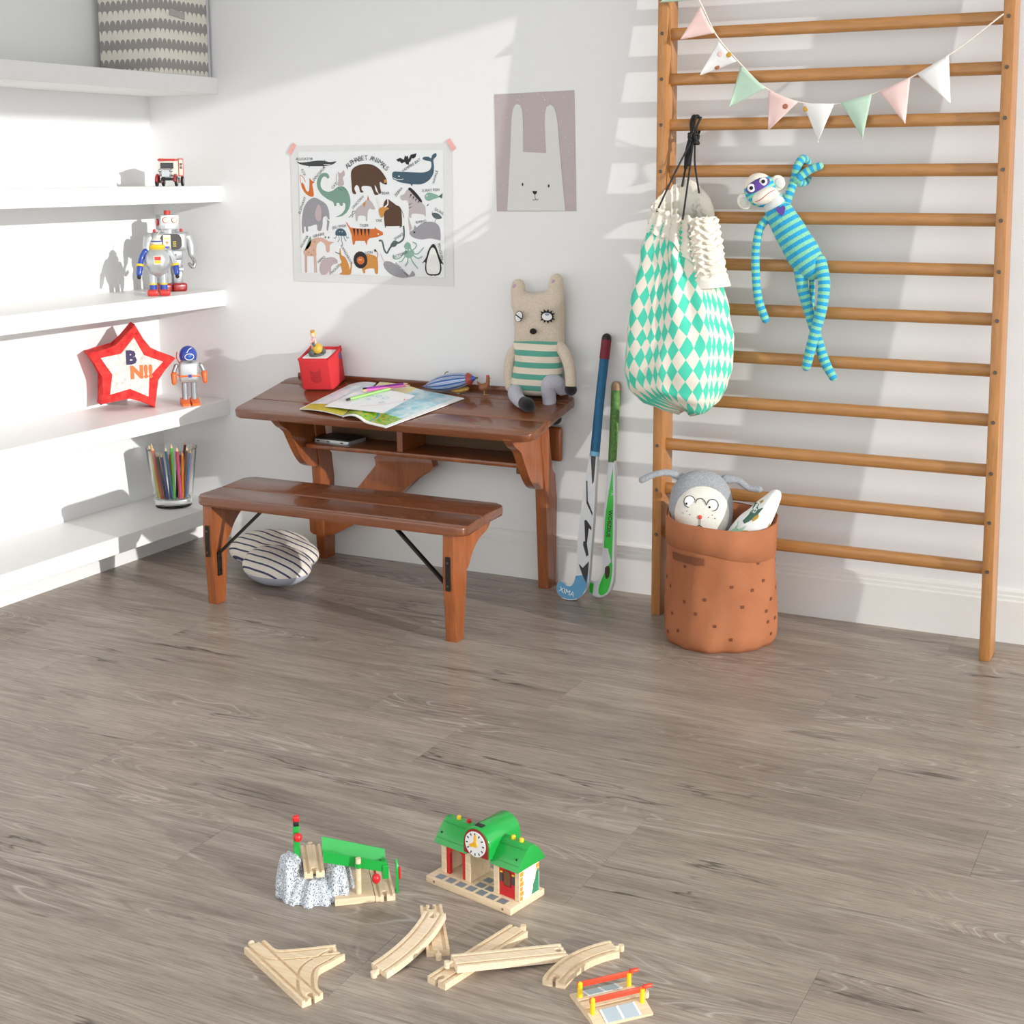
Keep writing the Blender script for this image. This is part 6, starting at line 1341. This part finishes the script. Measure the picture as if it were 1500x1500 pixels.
def swept_track(path, h, T, zb=0.0, goff=0.0125, gw=0.0062, gd=0.0036, hole=True, nw=0.0032, hr=0.0068):
    """grooved track block swept along path; the far end has the round connector hole"""
    bm = B(); seg = [0.0]
    for a, b in zip(path, path[1:]): seg.append(seg[-1]+(b-a).length)
    Lt = seg[-1]
    nrms = []
    for i in range(len(path)):
        t = (path[min(i+1, len(path)-1)]-path[max(i-1, 0)]).normalized(); nrms.append(Vector((-t.y, t.x, 0)))
    def at(s):
        j = max(1, next((q for q, l_ in enumerate(seg) if l_ >= s-1e-9), len(seg)-1)); f = (s-seg[j-1])/(seg[j]-seg[j-1])
        return path[j-1].lerp(path[j], f), nrms[j-1].lerp(nrms[j], f).normalized()
    g0, g1 = goff-gw/2, goff+gw/2
    main = [(-h, zb), (-h, T), (-g1, T), (-g1, T-gd), (-g0, T-gd), (-g0, T), (g0, T), (g0, T-gd), (g1, T-gd), (g1, T), (h, T), (h, zb)]
    def sweep(stations, secf):
        rings = []
        for s in stations:
            p, n = at(s); rings.append([bm.verts.new((p.x+n.x*o, p.y+n.y*o, z)) for o, z in secf(s)])
        k = len(rings[0])
        for a, b in zip(rings, rings[1:]):
            for i in range(k): bm.faces.new((a[i], a[(i+1) % k], b[(i+1) % k], b[i]))
        bm.faces.new(rings[0][::-1]); bm.faces.new(rings[-1])
    endl = 0.0118+hr if hole else 0.0
    sweep([(Lt-endl)*i/24 for i in range(25)], lambda s: main)
    if hole:
        def inner(s):
            d = Lt-s; c = 0.0118
            if abs(d-c) <= hr: return max(nw if d < c else 0.0, math.sqrt(max(0, hr*hr-(d-c)**2)))
            return nw
        def half(sg): return lambda s: [(sg*o, z) for o, z in ((inner(s), zb), (inner(s), T), (max(g0, inner(s)), T), (max(g0, inner(s)), T-gd), (g1, T-gd), (g1, T), (h, T), (h, zb))]
        st = [Lt-endl+endl*i/16 for i in range(17)]
        for sg in (1, -1): sweep(st, half(sg))
    return bm
def arc3(p0, p1, p2, n=28):
    """circular arc through three points"""
    (ax, ay), (bx, by), (cx, cy) = p0, p1, p2
    d = 2*(ax*(by-cy)+bx*(cy-ay)+cx*(ay-by)); ux = ((ax*ax+ay*ay)*(by-cy)+(bx*bx+by*by)*(cy-ay)+(cx*cx+cy*cy)*(ay-by))/d; uy = ((ax*ax+ay*ay)*(cx-bx)+(bx*bx+by*by)*(ax-cx)+(cx*cx+cy*cy)*(bx-ax))/d
    r = math.hypot(ax-ux, ay-uy); a0 = math.atan2(ay-uy, ax-ux); a2 = math.atan2(cy-uy, cx-ux); da = (a2-a0+PI) % (2*PI)-PI
    return [Vector((ux+r*math.cos(a0+da*i/n), uy+r*math.sin(a0+da*i/n), 0)) for i in range(n+1)]
def track(label, pts, peg_start=True, hole_end=True, z=0.0, tilt=None, group='loose wooden track pieces', mt=None, curved=True):
    path = arc3(*pts) if curved else [Vector((*pts[0], 0)), Vector((*pts[1], 0))]
    c = sum((p for p in path), Vector())/len(path); path = [p-c for p in path]
    if not curved: path = [path[0].lerp(path[1], i/8) for i in range(9)]
    t = thing('track_piece', label, 'toy track', (c.x, c.y, z), tilt or (0, 0, 0), group)
    obj('rail_block', swept_track(path, TW/2, TH_), mt or M_BEECH, t)
    if peg_start:
        d0 = (path[0]-path[1]).normalized(); p0 = path[0]
        bm = B(); m_ = p0+d0*0.005; ang = math.atan2(d0.y, d0.x)
        box(bm, (m_.x, m_.y, TH_*0.5), (0.014, 0.0048, TH_*0.86), rot=(0, 0, ang), bev=0.0008, seg=1); k = p0+d0*0.0125; cyl(bm, (k.x, k.y, 0.0008), (k.x, k.y, TH_-0.0008), 0.0056, n=16)
        obj('peg', bm, mt or M_BEECH, t, smooth=True)
    return t
track('curved wooden track piece lying underneath another curved piece', [(2.222, -2.300), (2.178, -2.236), (2.128, -2.163)], True, True)
track('pale curved wooden track piece resting across another curved piece', [(2.158, -2.398), (2.176, -2.310), (2.170, -2.218)], True, True, 0.0112, (0.122, 0, 0), mt=M_BEECH2)
track('straight wooden track piece lying underneath a paler straight piece', [(2.318, -2.165), (2.268, -2.387)], True, True, curved=False)
track('pale straight wooden track piece resting across another straight piece', [(2.279, -2.345), (2.4255, -2.1985)], True, True, 0.0092, (-0.057, 0.057, 0), curved=False, mt=M_BEECH2)
track('curved wooden track piece lying alone beside the level crossing', [(2.503, -2.146), (2.464, -2.206), (2.452, -2.298)], True, True)

# three-way switch
SWm = Vector((2.02, -2.45))
t = thing('track_switch', 'wide wooden track switch with crossing curved grooves lying apart from the other tracks', 'toy track', (SWm.x, SWm.y, 0))
def sw(x, y): return Vector((x-SWm.x, y-SWm.y, 0))
A0, E2, E3 = sw(1.911, -2.430), sw(2.106, -2.527), sw(2.058, -2.382)
pAB = [A0.lerp(E2, i/10) for i in range(11)]
dAB = (E2-A0).normalized()
pAC = [Vector(p) for p in catmull([A0, A0+dAB*0.05+Vector((0.004, 0.004, 0)), sw(2.005, -2.424), E3], 8)]
pBC = [Vector(p) for p in catmull([E2, E2-dAB*0.03+Vector((0.0, 0.004, 0)), sw(2.045, -2.455), sw(2.052, -2.41), E3], 8)]
h = TW/2
def nrm(p, i): tt = (p[min(i+1, len(p)-1)]-p[max(i-1, 0)]).normalized(); return Vector((-tt.y, tt.x, 0))
left = [p-nrm(pAB, i)*h for i, p in enumerate(pAB)]
up1 = [p+nrm(pAC, i)*h for i, p in enumerate(pAC)]
rt = [p+nrm(pBC, i)*h for i, p in enumerate(pBC)]      # side facing away from the straight
rt2 = [p-nrm(pBC, i)*h for i, p in enumerate(pBC)]
inner = max((rt, rt2), key=lambda L: sum(q.x for q in L))
def notch_at(E, d):
    n1 = Vector((-d.y, d.x, 0))
    def lc(a, b): q = E+d*a+n1*b; return (q.x, q.y)
    return [lc(0, 0.0032), lc(-0.006, 0.0032)]+[lc(-0.0118+0.0068*math.cos(a), 0.0068*math.sin(a)) for a in [math.radians(32+i*29.6) for i in range(11)]]+[lc(-0.006, -0.0032), lc(0, -0.0032)]
d2 = (pAB[-1]-pAB[-2]).normalized(); d3 = (pAC[-1]-pAC[-2]).normalized()
poly = [(p.x, p.y) for p in left]+notch_at(E2, d2)[::-1]+[(p.x, p.y) for p in inner[1:]]+notch_at(E3, d3)[::-1]+[(p.x, p.y) for p in up1[::-1]]
bm = B(); prism(bm, poly, 0, TH_); bo = obj('rail_block', bm, M_BEECH, t)
for pth in (pAB, pAC, pBC):
    cb = B()
    for off in (-0.0125, 0.0125): groove_cut(cb, pth, off, 0.0056)
    boolean(bo, cb)
bm = B(); k = A0-dAB*0.0125; m_ = A0-dAB*0.004
box(bm, (m_.x, m_.y, TH_*0.5), (0.014, 0.0048, TH_*0.86), rot=(0, 0, math.atan2(dAB.y, dAB.x))); ell(bm, (k.x, k.y, TH_*0.55), (0.0065, 0.0065, 0.0066), nu=14, nv=10); obj('peg', bm, M_BEECH2, t, smooth=True)

# level crossing
t = thing('level_crossing', 'wooden level crossing with two red barriers on yellow posts', 'toy track', (2.563, -2.306, 0), (0, 0, math.radians(48)))
bm = B(); prism(bm, [(-0.052, 0), (0.052, 0), (0.052, 0.004), (0.022, 0.0125), (-0.022, 0.0125), (-0.052, 0.004)], -0.054, 0.054, YZ); bo = obj('ramp_block', bm, M_BEECH, t)
cb = B()
for off in (-0.0125, 0.0125): groove_cut(cb, [Vector((-0.054, 0, 0)), Vector((0, 0, 0)), Vector((0.054, 0, 0))], off)
boolean(bo, cb)
bm = B(); cyl(bm, (0.066, 0, 0.001), (0.066, 0, 0.0115), 0.0056, n=14); box(bm, (0.058, 0, 0.006), (0.014, 0.0048, 0.010)); obj('peg', bm, M_BEECH2, t, smooth=True)
M_ROAD = plain('pale_road_print', rgb(176, 194, 200), 0.5, var=0.03)
for sy in (-1, 1):
    sl = math.atan2(0.0085, 0.030)*(-sy); q = Matrix.Translation((0, sy*0.037, 0.00865)) @ Matrix.Rotation(sl, 4, 'X')
    bm = B(); prism(bm, [(-0.033, -0.0145), (0.033, -0.0145), (0.033, 0.0145), (-0.033, 0.0145)], -0.0005, 0.0006, q); obj('road', bm, M_ROAD, bo)
    bm = B()
    prism(bm, [(-0.0022, -0.0145), (0.0022, -0.0145), (0.0022, 0.0145), (-0.0022, 0.0145)], 0.0004, 0.0009, q); obj('centre_line', bm, M_WHITE, bo)
    for ex in (-0.031, 0.031):
        bm = B(); prism(bm, [(ex-0.002, -0.0145), (ex+0.002, -0.0145), (ex+0.002, 0.0145), (ex-0.002, 0.0145)], 0.0004, 0.0009, q); obj('edge_line', bm, M_WHITE, bo)
    bm = B(); cyl(bm, (-0.046, sy*0.026, 0.008), (-0.046, sy*0.026, 0.036), 0.0045, n=14); ell(bm, (-0.046, sy*0.026, 0.036), (0.0045, 0.0045, 0.0035), nu=12, nv=8); obj('post', bm, M_PLYEL, t, smooth=True)
    bm = B(); cyl(bm, (0.046, sy*0.026, 0.008), (0.046, sy*0.026, 0.036), 0.0045, n=14); obj('post', bm, M_PLYEL, t, smooth=True)
    bm = B(); box(bm, (0.001, sy*0.026+0.001, 0.034), (0.104, 0.003, 0.010), bev=0.0005); box(bm, (0.056, sy*0.026, 0.0385), (0.018, 0.008, 0.006), bev=0.0025); obj('barrier', bm, plain('orange_red_plastic', rgb(232, 74, 46), 0.35), t, smooth=True)

# station
SA = math.radians(-12.2)
t = thing('toy_station', 'toy railway station with green roofs, clock and red doors on wooden base', 'toy building', (2.062, -2.069, 0), (0, 0, SA))
BZ = 0.0145
bm = B(); box(bm, (0.109, 0.053, BZ/2), (0.218, 0.106, BZ), bev=0.002); base = obj('base', bm, M_BEECH, t, smooth=True)
for x in (0.022, 0.198):
    bm = B(); cyl(bm, (x, 0.0005, BZ*0.55), (x, -0.0004, BZ*0.55), 0.0026, n=12); obj('dowel', bm, plain('dowel_brown', rgb(150, 110, 72), 0.6), base)
M_SLAB = plain('blue_grey_slab_print', rgb(130, 138, 146), 0.6, var=0.04)
for i in range(7):
    bm = B(); x = 0.028+i*0.0265; prism(bm, [(x-0.0095, 0.006), (x+0.0095, 0.006), (x+0.0095, 0.0235), (x-0.0095, 0.0235)], BZ-0.0002, BZ+0.0004); obj('paving_slab', bm, M_SLAB, base)
for x, y in ((0.113, 0.037), (0.138, 0.037), (0.113, 0.062), (0.138, 0.062)):
    bm = B(); prism(bm, [(x-0.0095, y-0.0085), (x+0.0095, y-0.0085), (x+0.0095, y+0.0085), (x-0.0095, y+0.0085)], BZ-0.0002, BZ+0.0004); obj('paving_slab', bm, M_SLAB, base)
EZ = 0.086; Y0, Y1 = 0.031, 0.093
def post(x0, x1, y0, y1, z1=EZ, nm='wall_block'):
    bm = B(); box(bm, ((x0+x1)/2, (y0+y1)/2, (BZ+z1)/2), (x1-x0, y1-y0, z1-BZ), bev=0.001, seg=1); return obj(nm, bm, M_BEECH, t)
post(0.014, 0.027, Y0, Y1); post(0.077, 0.091, Y0, Y1, 0.095)
post(0.150, 0.164, Y0, Y1, 0.095); ew = post(0.203, 0.215, Y0, Y1)
def arch_panel(x0, x1, y, mt, door):
    w = x1-x0; H = EZ-BZ
    bm = B()
    if door:   # open arch
        a0, a1, top = x0+w*0.16, x1-w*0.16, BZ+H*0.60; r = (a1-a0)/2; cx = (a0+a1)/2
        arc = [(cx-r*math.cos(a), top+r*0.75*math.sin(a)) for a in [PI*i/12 for i in range(13)]]
        prism(bm, [(x0, BZ), (a0, BZ)]+arc+[(a1, BZ), (x1, BZ), (x1, EZ), (x0, EZ)], -y-0.0035, -y+0.0035, XZ)
    else:
        box(bm, ((x0+x1)/2, y, (BZ+EZ)/2), (w, 0.007, H))
    return obj('door_panel', bm, mt, t)
arch_panel(0.027, 0.077, Y0+0.006, M_PLRED, True); arch_panel(0.027, 0.077, Y1-0.006, M_PLRED, True)
dp = arch_panel(0.164, 0.203, Y0+0.006, M_PLRED, False); arch_panel(0.164, 0.203, Y1-0.006, M_PLRED, False)
xm = 0.1835; arc = [(xm-0.0075*math.cos(a), 0.062+0.006*math.sin(a)) for a in [PI*i/10 for i in range(11)]]
bm = B(); prism(bm, [(xm-0.0095, 0.036), (xm+0.0095, 0.036), (xm+0.0095, 0.066)]+[(xm+0.0095*math.cos(a), 0.063+0.0085*math.sin(a)) for a in [PI*(1+i)/9 for i in range(8)]]+[(xm-0.0095, 0.066)], -(Y0+0.0026), -(Y0+0.0016), XZ); obj('window_frame', bm, plain('dark_red_plastic', rgb(150, 18, 26), 0.3), dp)
bm = B(); prism(bm, [(xm-0.0072, 0.039), (xm+0.0072, 0.039)]+arc[::-1], -(Y0+0.002), -(Y0+0.0012), XZ); obj('window_pane', bm, plain('brown_window', rgb(112, 84, 52), 0.35), dp)
for x in (0.1695, 0.1985):
    bm = B(); box(bm, (x, Y0+0.0015, 0.053), (0.0066, 0.002, 0.018)); nb = obj('notice_board', bm, plain('slate_board', rgb(70, 72, 76), 0.5), dp)
    bm = B(); box(bm, (x, Y0+0.0015, 0.0635), (0.0058, 0.002, 0.003)); obj('lamp', bm, M_PLYEL, nb)
# printed end wall
bm = B(); prism(bm, [(Y0+0.001, BZ), (Y1-0.001, BZ), (Y1-0.001, EZ), ((Y0+Y1)/2, EZ+0.018), (Y0+0.001, EZ)], 0.2145, 0.2155, YZ); ep = obj('end_print', bm, plain('cream_wall_print', rgb(250, 238, 208), 0.6, var=0.01), t)
for j in range(7):
    for yb, wd in ((Y0+0.0065, 0.010 if j % 2 else 0.0075), (Y1-0.0065, 0.010 if j % 2 else 0.0075)):
        if yb > 0.06 and j < 4: continue
        bm = B(); yy = (Y0+0.0015+wd/2) if yb < 0.06 else (Y1-0.0015-wd/2); box(bm, (0.2157, yy, BZ+0.006+j*0.0098), (0.0006, wd, 0.0084)); obj('printed_brick', bm, plain('ochre_brick_print', rgb(204, 148, 54), 0.6), ep)
bm = B(); prism(bm, [(Y1-0.003, BZ+0.002), (Y1-0.026, BZ+0.002), (Y1-0.021, BZ+0.012), (Y1-0.020, BZ+0.022), (Y1-0.014, BZ+0.030), (Y1-0.012, BZ+0.042), (Y1-0.006, BZ+0.048), (Y1-0.003, BZ+0.046)], 0.2155, 0.2161, YZ); obj('printed_ivy', bm, plain('ivy_print', rgb(52, 134, 96), 0.6, var=0.3, scale=400), ep)
# roofs
def wing_roof(x0, x1):
    prof = [(Y0-0.012, EZ-0.006), (Y0-0.010, EZ-0.001), (Y0+0.006, EZ+0.020), (0.055, EZ+0.036), (0.069, EZ+0.036), (Y1-0.006, EZ+0.020), (Y1+0.010, EZ-0.001), (Y1+0.012, EZ-0.006)]
    bm = B(); prism(bm, prof, x0, x1, YZ, bev=0.002); rf = obj('wing_roof', bm, M_PLGRN, t, smooth=True)
    bm = B()
    for yy, zz in ((Y0-0.0065, EZ+0.0045), (0.0465, EZ+0.0305)): cyl(bm, (x0+0.004, yy, zz), (x1-0.004, yy, zz), 0.0009, n=8)
    obj('roof_ridge', bm, M_PLGRN, rf); return rf
r1 = wing_roof(0.006, 0.092); r2 = wing_roof(0.150, 0.222)
bm = B(); cx = 0.1205; prism(bm, [(cx-0.034, 0.088), (cx-0.034, 0.112)]+[(cx-0.034*math.cos(a), 0.112+0.034*math.sin(a)) for a in [PI*i/14 for i in range(1, 14)]]+[(cx+0.034, 0.112), (cx+0.034, 0.088)], -(Y1+0.018), -(Y0-0.016), XZ, bev=0.002); mr = obj('clock_roof', bm, M_PLGRN, t, smooth=True)
bm = B(); prism(bm, [(cx-0.030, 0.088), (cx-0.030, 0.112)]+[(cx-0.030*math.cos(a), 0.112+0.030*math.sin(a)) for a in [PI*i/14 for i in range(1, 14)]]+[(cx+0.030, 0.112), (cx+0.030, 0.088)], -(Y0-0.014), -(Y0-0.0175), XZ); obj('gable', bm, plain('dark_red_gable', rgb(142, 34, 32), 0.4), mr)
bm = B(); cyl(bm, (cx, Y0-0.0172, 0.112), (cx, Y0-0.0195, 0.112), 0.0255, n=32); ck = obj('clock_face', bm, M_WHITE, mr, smooth=True)
for i in range(12):
    a = PI/6*i; bm = B(); box(bm, (cx+0.0205*math.sin(a), Y0-0.0198, 0.112+0.0205*math.cos(a)), (0.0022, 0.0006, 0.005), rot=(0, a, 0)); obj('hour_mark', bm, M_BLACK, ck)
for a, ln, wd in ((0.05, 0.020, 0.0062), (-1.95, 0.015, 0.0075)):
    bm = B(); prism(bm, [(cx-wd*0.5*math.cos(a), 0.112+wd*0.5*math.sin(a)), (cx+wd*0.5*math.cos(a), 0.112-wd*0.5*math.sin(a)), (cx+ln*math.sin(a)+wd*0.35*math.cos(a), 0.112+ln*math.cos(a)-wd*0.35*math.sin(a)), (cx+ln*math.sin(a)-wd*0.35*math.cos(a), 0.112+ln*math.cos(a)+wd*0.35*math.sin(a))], -(Y0-0.0198), -(Y0-0.0208), XZ); obj('clock_hand', bm, plain('clock_gold', rgb(240, 180, 40), 0.4), ck)
bm = B(); cyl(bm, (cx, Y0-0.0195, 0.112), (cx, Y0-0.0212, 0.112), 0.006, n=14); obj('clock_boss', bm, plain('clock_gold', rgb(240, 180, 40), 0.4), ck)
bm = B(); box(bm, (cx, Y0-0.004, 0.1462), (0.018, 0.012, 0.0012)); obj('label_sticker', bm, M_BLACK, mr)
for x, mt, par in ((0.036, M_PLYEL, r1), (0.062, M_PLRED, r1), (0.176, M_PLYEL, r2), (0.196, M_PLYEL, r2)):
    bm = B(); cyl(bm, (x, 0.062, EZ+0.034), (x, 0.062, EZ+0.041), 0.0046, n=14); ell(bm, (x, 0.062, EZ+0.041), (0.0046, 0.0046, 0.0025), nu=12, nv=8); obj('button', bm, mt, par, smooth=True)
for x in (0.016, 0.208):
    bm = B(); ell(bm, (x, Y0+0.0005, EZ+0.0135), (0.0022, 0.0015, 0.0028), nu=10, nv=8); obj('screw_hole', bm, M_BLACK, t, smooth='all')

# mountain with crane, ramp and plank
t = thing('toy_mountain', 'speckled grey toy mountain with green crane chute and wooden track plank', 'toy building', (1.875, -2.19, 0), (0, 0, math.radians(38.5)))
kr = N('speckled_grey_rock'); co = kr.coord(); n1 = kr.noise(co, 420, 2, 0.6); n2 = kr.noise(co, 300, 2, 0.6)
c1 = kr.mix(kr.ramp(n1, [(0.54, 0.0), (0.57, 1.0)]), rgb(190, 196, 204), rgb(62, 70, 80)); kr.color(kr.mix(kr.ramp(n2, [(0.57, 0.0), (0.60, 1.0)]), c1, rgb(238, 240, 242))); kr.set(0.4, 0, 0.5)
def rock(bm, cx, cy, rx, ry, H, n, seed, n2=56, nz=14):
    rows = []
    for j in range(nz):
        ph = PI/2*j/nz; row = []
        for k in range(n2):
            th = 2*PI*k/n2; lob = 0.5+0.5*math.cos(n*th+seed+0.6*math.sin(2*th)); lob2 = 0.5+0.5*math.cos((n-2)*th-seed*2)
            r = (0.80+0.20*lob**0.7)*math.cos(ph)**0.42*(1-0.30*math.sin(ph)); z = H*(0.86+0.14*lob2*math.cos(ph))*math.sin(ph)
            row.append(bm.verts.new((cx+rx*r*math.cos(th), cy+ry*r*math.sin(th), z)))
        rows.append(row)
    for a, b in zip(rows, rows[1:]):
        for k in range(n2): bm.faces.new((a[k], a[(k+1) % n2], b[(k+1) % n2], b[k]))
    bm.faces.new(rows[0][::-1]); bm.faces.new(rows[-1])
bm = B(); rock(bm, -0.044, -0.002, 0.034, 0.056, 0.088, 7, 0.6); rock(bm, 0.048, -0.022, 0.034, 0.054, 0.082, 7, 2.0); rock(bm, 0.0, -0.020, 0.066, 0.064, 0.050, 11, 1.1); rock(bm, -0.022, 0.03, 0.05, 0.03, 0.055, 7, 0.2)
rk = obj('rock', bm, kr.m, t); remesh_smooth(rk, 0.0022, 2); rk.data.materials.clear(); rk.data.materials.append(kr.m)
pth = [Vector((0.0, 0.064, 0)), Vector((0, 0.0, 0)), Vector((0.0, -0.052, 0))]
def mini_track(path, zt, zb, peg, nm='track'):
    o = obj(nm, swept_track(path, 0.0195, zt, zb, 0.0115, 0.0055, 0.0036, True, 0.003, 0.0062), wood('beech_track_y', rgb(228, 200, 162), rgb(246, 224, 192), 'Y', 10, 0.5, contrast=(0.2, 0.85)), t)
    bm = B(); k = path[0]+(path[0]-path[1]).normalized()*0.009; cyl(bm, (k.x, k.y, zb+0.001), (k.x, k.y, zt-0.0005), 0.0052, n=14); box(bm, (k.x, k.y-0.006, (zb+zt)/2), (0.0046, 0.012, (zt-zb)*0.8)); obj('peg', bm, M_BEECH, o, smooth=True)
    return o
mini_track(pth, 0.062, 0.048, True)
bm = B(); prism(bm, [(0.036, -0.082), (0.113, -0.082), (0.113, 0.034), (0.036, 0.034)], 0, 0.0135, bev=0.001, seg=1); obj('plank', bm, M_BEECH, t, smooth=True)
mini_track([Vector((0.1335, 0.036, 0)), Vector((0.1335, 0, 0)), Vector((0.1335, -0.082, 0))], 0.0135, 0.0, True, 'plank_track')
bm = B(); cyl(bm, (0.084, -0.064, 0.0135), (0.084, -0.064, 0.086), 0.0052, n=16); ps = obj('crane_post', bm, M_BEECH, t, smooth=True)
bm = B(); cyl(bm, (0.084, -0.064, 0.067), (0.084, -0.064, 0.076), 0.0068, n=16); obj('post_ring', bm, M_PLGRN, ps, smooth=True)
# chute: sloping trough
def chute_x(lx): return 0.107-(lx-0.012)*0.30
bm = B()
sec = [(-0.022, 0.0), (-0.022, 0.024), (-0.0195, 0.024), (-0.006, 0.003), (0.008, 0.003), (0.020, 0.034), (0.0225, 0.034), (0.010, 0.0)]
ra = [bm.verts.new((0.018, -0.030+y, 0.078+z)) for y, z in sec]; rb = [bm.verts.new((0.142, -0.030+y, 0.044+z*0.85)) for y, z in sec]
for i in range(len(sec)): bm.faces.new((ra[i], ra[(i+1) % len(sec)], rb[(i+1) % len(sec)], rb[i]))
bm.faces.new(ra[::-1]); bm.faces.new(rb)
ch = obj('chute', bm, M_PLGRN, t)
bm = B(); box(bm, (0.138, -0.040, 0.046), (0.012, 0.03, 0.028), bev=0.001); obj('chute_end', bm, M_PLGRN, ch)
bm = B(); ell(bm, (0.118, -0.064, 0.040), (0.0085, 0.0085, 0.0105), nu=16, nv=12); obj('crank_ball', bm, M_PLRED, t, smooth='all')
bm = B(); cyl(bm, (0.118, -0.064, 0.042), (0.118, -0.040, 0.046), 0.002, n=8); obj('crank_axle', bm, M_PLRED, t)
# signal mast on the left peak
bm = B(); box(bm, (-0.030, 0.006, 0.098), (0.0125, 0.008, 0.082), bev=0.001); ms = obj('mast', bm, M_PLGRN, t, smooth=True)
bm = B(); ell(bm, (-0.028, -0.004, 0.112), (0.0088, 0.0085, 0.0095), nu=16, nv=12); obj('signal_ball', bm, M_PLRED, ms, smooth='all')
bm = B(); box(bm, (-0.030, 0.004, 0.138), (0.011, 0.0085, 0.010), bev=0.001); obj('magnet', bm, M_BLACK, ms, smooth=True)
bm = B(); box(bm, (-0.030, 0.006, 0.147), (0.0135, 0.012, 0.014), bev=0.004, seg=3); obj('mast_cap', bm, M_PLRED, ms, smooth=True)
bm = B(); prism(bm, [(-0.055, 0.0), (-0.046, 0.0), (-0.043, 0.022), (-0.046, 0.044), (-0.041, 0.060), (-0.046, 0.068), (-0.053, 0.060), (-0.056, 0.040), (-0.052, 0.020)], 0.158, 0.163, YZ, bev=0.001); lv = obj('lever', bm, M_PLGRN, t, smooth=True)
bm = B(); box(bm, (0.166, -0.05, 0.04), (0.004, 0.006, 0.024), bev=0.001); obj('lever_grip', bm, M_PLRED, lv)
